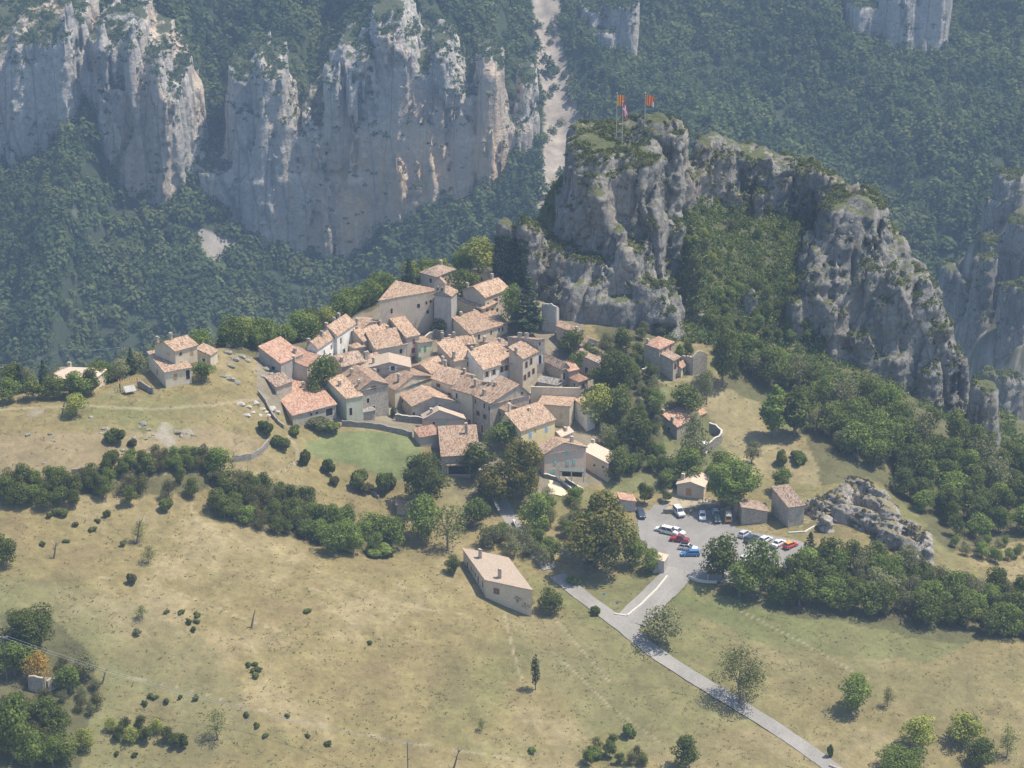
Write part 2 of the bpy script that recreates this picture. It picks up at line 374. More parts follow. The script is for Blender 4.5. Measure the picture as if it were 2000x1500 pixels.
def rock_material(name, sc, base, warm, dark, veg, vegamt, warmamt=.5):
    m, n, b = new_mat(name); tc = nd(n, 'ShaderNodeTexCoord').outputs['Object']
    st = mapping(n, tc, (1, 1, .16))
    a = noise_n(n, st, .16*sc, 6, .65, .4)
    c = mixc(n, mapr(n, a, .38, .62), dark, base)
    w_ = noise_n(n, mapping(n, tc, (1, 1, .35)), .035*sc, 4, .6)
    c = mixc(n, mul(n, mapr(n, w_, .5, .66), warmamt), c, warm)
    g = noise_n(n, tc, .9*sc, 5, .75)
    c = mixc(n, 1.0, c, mapr(n, g, .25, .75, .6, 1.35), 'MULTIPLY')
    cr = nd(n, 'ShaderNodeTexVoronoi', feature='DISTANCE_TO_EDGE'); n.links.new(mapping(n, tc, (1, 1, .10 if name.startswith('cliff') else .3)), cr.inputs['Vector']); cr.inputs['Scale'].default_value = .22*sc
    c = mixc(n, mapr(n, cr.outputs['Distance'], 0, .05, .55, 0), c, (.07,.07,.06))
    geo = nd(n, 'ShaderNodeNewGeometry'); sep = nd(n, 'ShaderNodeSeparateXYZ'); n.links.new(geo.outputs['Normal'], sep.inputs[0])
    vn = noise_n(n, tc, .13*sc, 5, .7)
    s = nd(n, 'ShaderNodeMath', operation='ADD'); n.links.new(mul(n, sep.outputs['Z'], .55), s.inputs[0]); n.links.new(vn, s.inputs[1])
    c = mixc(n, mapr(n, s.outputs[0], vegamt, vegamt+.10), c, veg)
    sp = noise_n(n, tc, .45*sc, 3, .6)
    c = mixc(n, mapr(n, sp, .63, .70, 0, .8), c, tuple(x*.8 for x in veg))
    if name.startswith('cliff'):
        sx = nd(n, 'ShaderNodeSeparateXYZ'); n.links.new(tc, sx.inputs[0]); k1 = mapr(n, sx.outputs['X'], -150, -110); k2 = mapr(n, sx.outputs['X'], 20, -20); k3 = mapr(n, sx.outputs['Z'], -75, -125)
        st2 = noise_n(n, mapping(n, tc, (1, 1, .2)), .05, 5, .65, .6)
        c = mixc(n, mul(n, mul(n, mul(n, k1, k2), k3), mapr(n, st2, .42, .60, .15, .95)), c, (.78,.54,.31))
    n.links.new(c, b.inputs['Base Color'])
    h = nd(n, 'ShaderNodeMath', operation='ADD'); n.links.new(g, h.inputs[0]); n.links.new(a, h.inputs[1])
    bump(n, b, h.outputs[0], .8, 1.4/sc)
    return m
M_GROUND = ground_material()
M_ROCK = rock_material('limestone', 1.0, (.34,.322,.285), (.42,.345,.26), (.19,.182,.168), (.115,.125,.052), .87, .5)
M_OUTC = rock_material('outcrop limestone', 1.6, (.43,.395,.34), (.45,.38,.29), (.28,.265,.235), (.25,.215,.125), .90, .4)
M_CLIFF = rock_material('cliff limestone', .38, (.57,.53,.465), (.66,.49,.33), (.38,.36,.33), (.08,.095,.045), .86, .8)
ground = build_ground()

# ================================================================ ROCK MASSES (signed distance field meshed with surface nets)
def surface_nets(S, org, h):
    nx, ny, nz = S.shape; ins = S < 0
    c = [ins[i:nx-1+i, j:ny-1+j, k:nz-1+k] for i in (0,1) for j in (0,1) for k in (0,1)]
    cnt = sum(a.astype(np.int8) for a in c); act = (cnt > 0) & (cnt < 8)
    cells = np.argwhere(act); vid = np.full(act.shape, -1, np.int32); vid[act] = np.arange(len(cells))
    acc = np.zeros((len(cells), 3)); num = np.zeros(len(cells))
    ci, cj, ck = cells.T
    corners = [(i, j, k) for i in (0,1) for j in (0,1) for k in (0,1)]
    val = {q: S[ci+q[0], cj+q[1], ck+q[2]] for q in corners}
    for a in corners:
        for ax in range(3):
            if a[ax] == 1: continue
            b = list(a); b[ax] = 1; b = tuple(b); va, vb = val[a], val[b]
            m = (va < 0) != (vb < 0); t = np.where(m, va/(va-vb+1e-12), 0)
            p = np.tile(np.array(a, float), (len(cells), 1)); p[:, ax] += t
            acc[m] += p[m]; num[m] += 1
    V = (cells + acc/np.maximum(num, 1)[:, None])*h + np.array(org)
    Q = []
    for ax in range(3):
        sl0 = [slice(None)]*3; sl1 = [slice(None)]*3; sl0[ax] = slice(0, -1); sl1[ax] = slice(1, None)
        A = ins[tuple(sl0)]; B = ins[tuple(sl1)]; E = np.argwhere(A != B)
        o1, o2 = [k for k in range(3) if k != ax]
        m = (E[:, o1] > 0) & (E[:, o2] > 0) & (E[:, o1] < S.shape[o1]-1) & (E[:, o2] < S.shape[o2]-1); E = E[m]
        def g(d1, d2):
            e = E.copy(); e[:, o1] -= d1; e[:, o2] -= d2; return vid[e[:, 0], e[:, 1], e[:, 2]]
        q = np.stack([g(1,1), g(0,1), g(0,0), g(1,0)], -1)
        f = A[E[:, 0], E[:, 1], E[:, 2]] ^ (ax == 1)
        q[~f] = q[~f][:, ::-1]; Q.append(q)
    Q = np.concatenate(Q); Q = Q[(Q >= 0).all(1)]
    return V, Q
def rock_mesh(name, lo, hi, h, pillars, detail, mat, cut=6, sm=1.8):
    xs = np.arange(lo[0], hi[0], h); ys = np.arange(lo[1], hi[1], h); zs = np.arange(lo[2], hi[2], h)
    S = np.full((len(xs), len(ys), len(zs)), 30.0, np.float32)
    for (cx, cy, a, b, zt, sx, sy, tp, lean, rot) in pillars:
        gr = 1+tp*max(zt-lo[2], 1)/30; L = abs(lean)*(zt-lo[2])
        r = max(a, b)*gr*1.15+L+8
        i0, i1 = np.searchsorted(xs, [cx-r, cx+r]); j0, j1 = np.searchsorted(ys, [cy-r, cy+r]); k1 = np.searchsorted(zs, zt+8+abs(sx)*a+abs(sy)*b)
        X, Y, Z = np.meshgrid(xs[i0:i1], ys[j0:j1], zs[:k1], indexing='ij')
        if X.size == 0: continue
        dz = np.maximum(zt-Z, 0); k = 1+tp*dz/30
        dx = X-cx-lean*dz; dy = Y-cy
        ca, sa = math.cos(rot), math.sin(rot); dx, dy = dx*ca+dy*sa, -dx*sa+dy*ca
        aa, bb = a*k, b*k
        q = ((np.abs(dx)/aa)**2.8 + (np.abs(dy)/bb)**2.8)**(1/2.8)
        d = (q-1)*np.minimum(aa, bb)
        f = smax(d, Z-(zt+sx*dx+sy*dy), 2.5)
        sub = S[i0:i1, j0:j1, :k1]; S[i0:i1, j0:j1, :k1] = -smax(-sub, -f, sm)
    band = np.abs(S) < 9
    I = np.argwhere(band); X = xs[I[:, 0]]; Y = ys[I[:, 1]]; Z = zs[I[:, 2]]
    S[band] += detail(X, Y, Z).astype(np.float32)
    # cut away what lies well below the ground
    GX, GY = np.meshgrid(xs, ys, indexing='ij'); G = ground_z(GX, GY)
    S = np.maximum(S, (G[:, :, None]-cut-zs[None, None, :]).astype(np.float32))
    V, Q = surface_nets(S, (xs[0], ys[0], zs[0]), h)
    return mesh_np(name, V, Q, mats=[mat], smooth=False)
def pil(pxl, pxr, pyt, yf, dep, sx=0, sy=0, tp=.12, lean=0, rot=0, back=None):
    yc = yf+dep/2; xl = on_depth(pxl, pyt, yf)[0]; xr = on_depth(pxr, pyt, yf)[0]; zt = on_depth((pxl+pxr)/2, pyt, yf+1.5)[2]
    return ((xl+xr)/2, yc, (xr-xl)/2, dep/2, zt, sx, sy, tp, lean, rot)
def crag_detail(X, Y, Z):
    w1 = noise3(X*.05, Y*.05, Z*.05)*3
    n = noise3((X+w1)*.10, Y*.10, Z*.022)
    d = 2.0*np.exp(-(n/.05)**2) + 2.0*noise3(X*.06, Y*.06, Z*.025+7) + 1.0*noise3(X*.2+w1*.3, Y*.2, Z*.06+2)
    r1 = np.abs(noise3(X*.15+3, Y*.15, Z*.07+9)); r2 = np.abs(noise3(X*.34, Y*.34+5, Z*.15)); r3 = np.abs(noise3(X*.75, Y*.75, Z*.45+2))
    d += 1.6*(.42-r1) + 1.1*(.4-r2) + 1.0*(.4-r3) + .45*noise3(X*1.3, Y*1.3, Z*.9)
    q = Z*.22+.9*noise3(X*.06, Y*.06, Z*.05+4); d += .9*np.abs((q % 1)-.5); d = d*.78
    return d
CRAG = [
 pil(966,1003,432,592,7,sx=-.5,tp=.3), pil(1008,1056,440,588,9,sx=-.7,tp=.35), pil(1060,1100,500,590,14,tp=.25),
 pil(1112,1296,292,600,38,sy=.08,tp=.10), pil(1085,1160,400,594,30,sx=.5,tp=.25), pil(1125,1190,330,596,20,tp=.12),
 pil(1140,1190,365,592,16,tp=.15,lean=.04), pil(1152,1200,372,588,14,tp=.10,lean=.22), pil(1178,1225,440,585,14,tp=.12,lean=.22),
 pil(1195,1262,492,581,18,tp=.15,lean=.2), pil(1238,1305,560,577,16,tp=.16,lean=.22), pil(1290,1335,610,573,14,tp=.2),
 pil(1072,1330,585,577,30,tp=.10), pil(1075,1260,500,583,34,tp=.10), pil(1090,1180,560,577,20,tp=.12), pil(1160,1300,600,576,22,tp=.12),
 pil(1222,1258,330,596,18,tp=.05), pil(1256,1294,310,597,22,tp=.05), pil(1262,1290,420,592,12,tp=.08), pil(1228,1265,470,589,12,tp=.1),
 pil(1275,1352,262,612,22,sx=-.1,tp=.15), pil(1258,1300,245,617,9,tp=.2,sx=-.2), pil(1288,1328,226,622,7,sx=-.4,tp=.25), pil(1262,1290,240,620,6,sx=.2,tp=.3), pil(1200,1290,262,614,20,tp=.15,sy=.05),
 pil(1300,1362,345,614,16,tp=.2), pil(1345,1395,330,622,14,tp=.25), pil(1300,1345,430,603,9,tp=.25),
 pil(1358,1405,282,626,16,tp=.22), pil(1392,1440,292,627,14,sx=.1,tp=.22), pil(1438,1505,302,630,16,tp=.22), pil(1500,1552,318,628,15,tp=.2), pil(1545,1600,330,627,15,tp=.2),
 pil(1596,1648,342,625,18,sx=-.3,tp=.15), pil(1640,1702,382,618,20,sx=-.3,tp=.15), pil(1420,1450,380,622,7,tp=.3), pil(1470,1500,372,622,6,tp=.3),
 pil(1455,1480,560,590,5,tp=.3), pil(1540,1575,585,588,6,tp=.15), pil(1385,1408,610,583,4,tp=.3), pil(1352,1376,460,605,4,tp=.3),
 pil(1118,1288,335,596,24,tp=.06), pil(1630,1775,530,592,26,tp=.08), pil(1700,1850,590,590,24,tp=.08), pil(1622,1700,418,598,32,tp=.10), pil(1585,1640,492,594,24,tp=.14), pil(1690,1752,410,601,32,sx=-.2,tp=.08), pil(1748,1795,478,600,28,sx=-.5,tp=.10),
 pil(1576,1630,540,591,20,tp=.12), pil(1630,1690,470,594,22,tp=.08), pil(1690,1740,520,594,24,tp=.08), pil(1740,1790,560,592,24,tp=.08),
 pil(1790,1842,548,597,26,sx=-.5,tp=.12), pil(1835,1880,628,593,22,sx=-.6,tp=.12), pil(1868,1905,700,588,18,sx=-.6,tp=.14), pil(1800,1860,640,590,20,tp=.1),
 pil(1608,1660,600,587,14,tp=.15,lean=.1), pil(1660,1705,650,586,14,tp=.15,lean=.15), pil(1720,1790,690,584,14,tp=.12), pil(1790,1850,720,583,14,tp=.12),
 pil(1905,1945,752,574,12,tp=.1,sx=-.2), pil(1918,1962,765,570,9,tp=.12),
]
me = rock_mesh('castle_rock', (-9, 562, -22), (150, 662, 90), .72, CRAG, crag_detail, M_ROCK, sm=3.6)
tag(link('castle_rock', me), 'jagged grey limestone crag with three flagpoles on its summit above the village', 'rock', kind='structure')
def cliff_detail(X, Y, Z):
    n = noise3(X*.045, Y*.045, Z*.008)
    d = 5*np.exp(-(n/.04)**2) + 4*noise3(X*.03, Y*.03, Z*.012) + 2.6*noise3(X*.09, Y*.09, Z*.018+3) + 3*(.4-np.abs(noise3(X*.11, Y*.11, Z*.012))) + 3*(.4-np.abs(noise3(X*.26, Y*.26, Z*.03))) + 1.2*noise3(X*.45, Y*.45, Z*.25)
    d = d*.62
    return d
def cpil(a, b, t, yf=1292, dep=60, **k): k.setdefault('tp', .05); k.setdefault('sy', .35); return pil(a, b, t, yf, dep, **k)
CLIFFS = [
 cpil(-330,-120,60), cpil(-150,-40,70), cpil(-60,30,70,1288), cpil(20,75,48,1292), cpil(65,110,52,1288), cpil(105,158,30,1292),
 cpil(162,205,60,1288), cpil(195,240,62,1284), cpil(235,275,52,1286), cpil(268,322,100,1284,sx=-.3), cpil(312,352,150,1284,sx=-.4),
 cpil(330,360,110,1312,30,sx=-.5), cpil(365,395,165,1310,30,sx=-.4), cpil(395,425,310,1292,30),
 cpil(440,500,135,1290,45), cpil(488,556,122,1286,50,sx=-.1), cpil(545,575,210,1290,40),
 cpil(378,470,325,1284,30), cpil(450,540,340,1280,34), cpil(530,620,330,1280,40), cpil(585,640,240,1286,55,sx=.2), cpil(632,660,140,1288,50), cpil(600,690,215,1284,55),
 cpil(655,712,90,1288,55,sx=.2), cpil(700,722,78,1286,50), cpil(722,790,28,1287,60,sx=-.1), cpil(780,815,70,1285,55,sx=-.3), cpil(812,850,112,1288,50), cpil(845,885,85,1287,55,sx=-.2), cpil(880,905,140,1287,50,sx=-.4),
 cpil(905,950,160,1292,50), cpil(932,985,118,1288,55,sx=-.15), cpil(680,800,240,1281,50), cpil(790,930,260,1283,50), cpil(900,988,250,1284,50), cpil(560,760,330,1280,45),
 cpil(600,988,215,1287,50), cpil(440,560,200,1287,45), cpil(165,352,150,1286,50), cpil(-60,158,100,1290,50), cpil(700,880,120,1288,50), cpil(592,606,205,1290,16,tp=.3), cpil(636,650,140,1290,14,tp=.3), cpil(668,684,100,1290,14,tp=.3), cpil(752,766,24,1289,14,tp=.3), cpil(772,786,34,1289,14,tp=.3), cpil(846,862,84,1290,14,tp=.3), cpil(944,958,112,1290,14,tp=.3), cpil(500,514,112,1288,14,tp=.3), cpil(120,134,14,1288,14,tp=.3), cpil(186,200,40,1286,14,tp=.3), cpil(250,262,44,1286,14,tp=.3), cpil(296,310,104,1285,14,tp=.3), cpil(20,34,74,1290,14,tp=.3),
 cpil(1010,1050,150,1310,30,tp=.15), cpil(1000,1040,240,1300,30,tp=.2),
]
me = rock_mesh('gorge_cliff', (-435, 1262, -200), (32, 1385, -12), 1.75, CLIFFS, cliff_detail, M_CLIFF, cut=14, sm=6)
tag(link('gorge_cliff', me), 'long wall of pale blue-grey cliffs with orange streaks across the wooded gorge side', 'cliff', kind='structure')
CL2 = [pil(1135,1190,20,1420,40,tp=.05), pil(1180,1250,10,1412,50,tp=.04), pil(1150,1215,60,1405,40,tp=.04)]
me = rock_mesh('cliff_outcrop', (30, 1375, -150), (130, 1480, 0), 1.9, CL2, cliff_detail, M_CLIFF, cut=20)
tag(link('cliff_outcrop', me), 'pale cliff buttress standing alone in the forest right of the scree chute', 'cliff', kind='structure')
CL3 = [pil(1660,1730,10,1440,40,tp=.05), pil(1720,1800,-10,1436,50,tp=.04), pil(1790,1870,-30,1440,40,tp=.04)]
me = rock_mesh('cliff_outcrop', (200, 1410, -120), (330, 1500, 20), 1.9, CL3, cliff_detail, M_CLIFF, cut=20)
tag(link('cliff_outcrop', me), 'pale cliff band high in the forest at the upper right edge of the view', 'cliff', kind='structure')
def spur_detail(X, Y, Z): return 1.5*crag_detail(X*.8, Y*.8, Z*.8)
SPUR = [pil(1930,1965,395,935,16,tp=.2), pil(1955,2010,345,938,20,tp=.15), pil(1925,1990,470,915,20,tp=.2), pil(1905,1960,500,905,16,tp=.2), pil(1980,2060,440,912,20,tp=.2), pil(1840,1880,520,930,14,tp=.25), pil(1870,1910,540,920,14,tp=.3), pil(1960,2040,560,890,14,tp=.2), pil(1925,2000,730,840,12,tp=.3)]
me = rock_mesh('rocky_spur', (165, 815, -135), (255, 965, -5), 1.3, SPUR, spur_detail, M_ROCK, cut=10)
tag(link('rocky_spur', me), 'hazy broken rock spur behind the right-hand crag at the right edge', 'rock', kind='structure')
def outc_detail(X, Y, Z):
    a = X*.55+Z*.9+Y*.2; return .9*noise3(X*.2, Y*.2, Z*.15) + 1.3*(.4-np.abs(noise3(a*.45, Y*.22, Z*.1))) + .8*(.4-np.abs(noise3(a*.9, Y*.6, Z*.6))) + .35*noise3(X*1.6, Y*1.6, Z*1.4)
def opil(a, b, t, y, dep, **k): k.setdefault('tp', 1.5); return pil(a, b, t, y, dep, **k)
OUT = [opil(1568,1600,992,499,5,sx=.2), opil(1560,1590,1012,495,4), opil(1588,1620,985,497,6), opil(1610,1665,962,503,6,sx=.1), opil(1650,1700,940,508,6,sx=-.2), opil(1690,1735,958,506,6,sx=-.4), opil(1720,1765,988,501,7,sx=-.5), opil(1760,1800,1018,495,6,sx=-.5), opil(1795,1830,1042,489,5,sx=-.4),
 opil(1625,1670,985,496,5), opil(1672,1720,998,495,6,sx=-.3), opil(1715,1765,1026,490,5,sx=-.4), opil(1600,1630,1003,491,4), opil(1760,1800,1045,487,4)]
me = rock_mesh('rock_outcrop', (52, 474, -14), (104, 524, 16), .4, OUT, outc_detail, M_OUTC, cut=3)
tag(link('rock_outcrop', me), 'low tilted limestone outcrop beside the stone barns at the end of the car park', 'rock', kind='structure')
# ================================================================ VEGETATION
def foliage_material(name='foliage', trans=.28):
    m = bpy.data.materials.new(name); m.use_nodes = True; n = m.node_tree; n.nodes.clear()
    out = n.nodes.new('ShaderNodeOutputMaterial')
    at = nd(n, 'ShaderNodeAttribute', attribute_name='gcol').outputs['Color']
    oi = nd(n, 'ShaderNodeObjectInfo').outputs['Random']
    c = mixc(n, 1.0, at, mapr(n, oi, 0, 1, .78, 1.25), 'MULTIPLY')
    d = nd(n, 'ShaderNodeBsdfDiffuse'); t = nd(n, 'ShaderNodeBsdfTranslucent'); mx = nd(n, 'ShaderNodeMixShader'); mx.inputs[0].default_value = trans
    n.links.new(c, d.inputs[0]); n.links.new(mixc(n, 1.0, c, (1.15,1.25,.7), 'MULTIPLY'), t.inputs[0])
    n.links.new(d.outputs[0], mx.inputs[1]); n.links.new(t.outputs[0], mx.inputs[2]); n.links.new(mx.outputs[0], out.inputs[0])
    return m
M_LEAF = foliage_material()
def bark_material():
    m, n, b = new_mat('bark'); tc = nd(n, 'ShaderNodeTexCoord').outputs['Object']
    c = mixc(n, noise_n(n, mapping(n, tc, (3, 3, .6)), 3, 4), (.10,.085,.07), (.24,.215,.185)); n.links.new(c, b.inputs['Base Color']); return m
M_BARK = bark_material()
def tube(path, rad, sides=6):
    V = []; Q = []
    for i, (p, r) in enumerate(zip(path, rad)):
        p = np.array(p, float); d = np.array(path[min(i+1, len(path)-1)], float)-np.array(path[max(i-1, 0)], float); d /= np.linalg.norm(d)+1e-9
        a = np.cross(d, (0, 0, 1) if abs(d[2]) < .9 else (1, 0, 0)); a /= np.linalg.norm(a); b = np.cross(d, a)
        for k in range(sides):
            t = 2*math.pi*k/sides; V.append(p+r*(a*math.cos(t)+b*math.sin(t)))
        if i:
            o = (i-1)*sides
            for k in range(sides): Q.append((o+k, o+(k+1) % sides, o+sides+(k+1) % sides, o+sides+k))
    return np.array(V), np.array(Q, int)
def merge(parts):
    V = []; Q = []; o = 0
    for v, q in parts: V.append(v); Q.append(q+o); o += len(v)
    return np.concatenate(V), np.concatenate(Q)
def leaves(P, N, size, rg, jit=.55):
    n = len(P); N = N + rg.normal(size=(n, 3))*jit; N /= np.linalg.norm(N, axis=1)[:, None]+1e-9
    A = np.cross(N, rg.normal(size=(n, 3))); A /= np.linalg.norm(A, axis=1)[:, None]+1e-9; B = np.cross(N, A)
    s = size*rg.uniform(.55, 1.25, (n, 1)); A = A*s*.5; B = B*s*.5*rg.uniform(.6, 1, (n, 1))
    V = np.stack([P-A-B*.4, P+B*-1.0+A*.3, P+A+B*.4, P+B-A*.2], 1).reshape(-1, 3)
    return V, np.arange(n*4).reshape(-1, 4)
SPEC = { # crown colour, second colour, leaves, leaf size
 'oak':   ((0.087,0.110,0.032),(0.151,0.171,0.048),2800,.50),
 'lush':  ((0.118,0.162,0.040),(0.196,0.240,0.060),2800,.50),
 'lime':  ((0.213,0.240,0.057),(0.325,0.328,0.084),2600,.48),
 'autumn':((0.103,0.120,0.033),(0.218,0.186,0.055),3400,.50),
 'gold':  ((0.336,0.230,0.053),(0.538,0.333,0.070),2000,.45),
 'olive': ((0.162,0.171,0.084),(0.235,0.230,0.114),2200,.42),
 'brown': ((.105,.108,.045),(.155,.145,.062),2100,.42),
 'fir':   ((0.058,0.086,0.044),(0.095,0.127,0.060),3000,.50),
 'cypress':((0.050,0.069,0.030),(0.090,0.103,0.040),1600,.42),
 'sparse':((0.174,0.191,0.075),(0.241,0.245,0.092),1300,.40),
}
def make_crown(kind, seed, H, W, z0, shape='round', mult=1):
    rg = np.random.default_rng(seed); c1, c2, nl, ls = SPEC[kind]; P = []; N = []; CC = []; lobes = []
    hh = H-z0
    if shape == 'round':
        k = 18 if mult == 1 else 32
        for i in range(k):
            a = rg.uniform(0, 2*math.pi); t = (i+.5)/k; z = z0 + hh*(.14+.74*t)
            prof = math.sin(math.pi*min(1, .22+.70*t))**.6
            rr = W/2*prof*rg.uniform(.28, .84); lr = W*rg.uniform(.12, .25)*(.75+.4*prof)*(1 if mult == 1 else .8)
            if i == k-1: rr *= .3
            lobes.append((rr*math.cos(a), rr*math.sin(a), min(z, H-lr*.8), lr))
        lobes.append((0, 0, z0+hh*.5, W*.30))
    elif shape == 'cone':
        k = 64
        for i in range(k):
            t = i/(k-1); a = i*2.4+rg.uniform(-.3, .3); r = W/2*(1-t)**.85
            q = rg.uniform(.35, .85); lobes.append((r*q*math.cos(a), r*q*math.sin(a), z0+hh*t*.95-.25*q, max(.30, r*.30)))
    elif shape == 'column':
        k = 12
        for i in range(k):
            t = i/(k-1); r = W/2*math.sin(math.pi*(.18+.78*t))**.7; a = rg.uniform(0, 6.28)
            lobes.append((r*.35*math.cos(a), r*.35*math.sin(a), z0+hh*(.08+.84*t), max(.4, r*.8)))
    elif shape == 'low':
        k = 10
        for i in range(k):
            a = rg.uniform(0, 6.28); r = W/2*math.sqrt(rg.uniform(0, .55)); lr = W*rg.uniform(.14, .24)
            lobes.append((r*math.cos(a), r*math.sin(a), min(H-lr, hh*rg.uniform(.35, .75)*(1-.4*(r/(W/2))**2)), lr))
    nl = nl*mult; ls = ls/mult**.42
    vol = np.array([l[3]**2 for l in lobes]); cnt = np.maximum(20, (nl*vol/vol.sum()).astype(int))
    for (x, y, z, r), c in zip(lobes, cnt):
        d = rg.normal(size=(c, 3)); d /= np.linalg.norm(d, axis=1)[:, None]
        if shape == 'cone': d[:, 2] *= .55
        rad = r*rg.uniform(.55, 1.12, (c, 1))**.6
        p = d*rad*np.array([1, 1, .82]) + np.array([x, y, z]); p[:, 2] = np.maximum(p[:, 2], .05)
        P.append(p); N.append(d + np.array([0, 0, .35]))
        lt = rg.uniform(0, 1); f = np.clip(lt + rg.normal(size=(c, 1))*.35, 0, 1)
        CC.append((np.array(c1)*(1-f)+np.array(c2)*f)*rg.uniform(.75, 1.25, (c, 1)))
    P = np.concatenate(P); N = np.concatenate(N); CC = np.concatenate(CC)
    V, Q = leaves(P, N, ls*(W/8)**.3, rg)
    return V, Q, np.repeat(CC, 4, axis=0), lobes
def make_trunk(seed, H, W, z0, lobes, r=.22, nb=7):
    rg = np.random.default_rng(seed+99); fork = np.array([rg.uniform(-.3, .3), rg.uniform(-.3, .3), z0+ (H-z0)*.22])
    parts = [tube([(0, 0, -.8), (0, 0, 0), fork*.5, fork], [r*1.5, r*1.2, r, r*.8], 7)]
    L = sorted(lobes, key=lambda l: -l[3])[:nb]
    for x, y, z, lr in L:
        e = np.array([x, y, z]); mid = fork*.55+e*.45 + rg.normal(size=3)*.25; mid[2] -= .25
        parts.append(tube([fork*.98, mid, e], [r*.62, r*.36, r*.1], 5))
    return merge(parts)
PROTO = {}
def tree_proto(kind, var=0, shape='round', trunk_h=.2, big=False):
    key = (kind, var, shape, big)
    if key in PROTO: return PROTO[key]
    H, W = {'round': (9, 8), 'cone': (12, 6), 'column': (9, 3.6), 'low': (2.6, 4)}[shape]
    sd = abs(hash_s(kind+shape))+var*7
    V, Q, CC, lobes = make_crown(kind, sd, H, W, H*trunk_h*.7 if shape != 'low' else .1, shape, 3.4 if big else 1)
    cm = mesh_np(kind+'_crown', V, Q, mats=[M_LEAF], colors=CC)
    if shape == 'low': PROTO[key] = (cm, None, H, W); return PROTO[key]
    if shape == 'round': V, Q = make_trunk(sd, H, W, H*trunk_h*.7, lobes, nb=9 if kind == 'sparse' else 7)
    else: V, Q = tube([(0,0,-.8),(0,0,0),(0,0,H*.5),(.05,0,H*.93)], [.3,.24,.14,.04], 7)
    tm = mesh_np(kind+'_trunk', V, Q, mats=[M_BARK], smooth=True)
    PROTO[key] = (cm, tm, H, W); return PROTO[key]
def hash_s(s): return sum((i+3)*ord(ch) for i, ch in enumerate(s)) % 10007
NAMES = {'fir': 'fir_tree', 'cypress': 'cypress_tree', 'olive': 'olive_tree'}
TREE_AT = []
def scale_at(p): return F/(p.y*CP-(p.z-CAM_Z)*SP)
BUSHY = ('trees of the long hedge','trees of the upper hedge','trees of the oval thicket','bushy trees near the bottom left','bushy trees at the bottom centre','small trees of the scrubby strip','trees of the bottom left wood','trees of the terraced gardens','bushes of the hollow','bushes of the upper hollow')
def put_tree(kind, p, H_m, W_m, label, group=None, var=None, shape='round', cat=None):
    var = rnd.randrange(4) if var is None else var
    cm, tm, H, W = tree_proto(kind, var, shape, big=(shape == 'round' and W_m > 12))
    rz = rnd.uniform(0, 6.28)
    if shape == 'low':
        o = link('shrub', cm); o.location = p; o.rotation_euler = (0, 0, rz); o.scale = (W_m/W, W_m/W, H_m/H)
        tag(o, label, cat or 'shrub', group); return o
    nm = NAMES.get(kind, 'poplar_tree' if shape == 'column' else 'fruit_tree' if kind == 'sparse' else 'broadleaf_tree')
    if group in BUSHY: nm = 'hedge_bush'; label = label.replace(' tree ', ' bush '); cat = 'bush'; group = group.replace('trees', 'bushes')
    e = empty(nm, p, rz); e.scale = (W_m/W, W_m/W, H_m/H)
    link('trunk', tm, e); link('crown', cm, e); tag(e, label, cat or 'tree', group); TREE_AT.append((p.x, p.y, W_m/2)); return e
def T(kind, px, py, hpx, wpx, label, group=None, **k):
    p = ground_at(px, py); s = scale_at(p); return put_tree(kind, p, hpx/(s*.93), wpx/s, label, group, **k)
def S_(kind, px, py, hpx, wpx, label, group=None, **k): return T(kind, px, py, hpx, wpx, label, group, shape='low', **k)

exec_notable = True
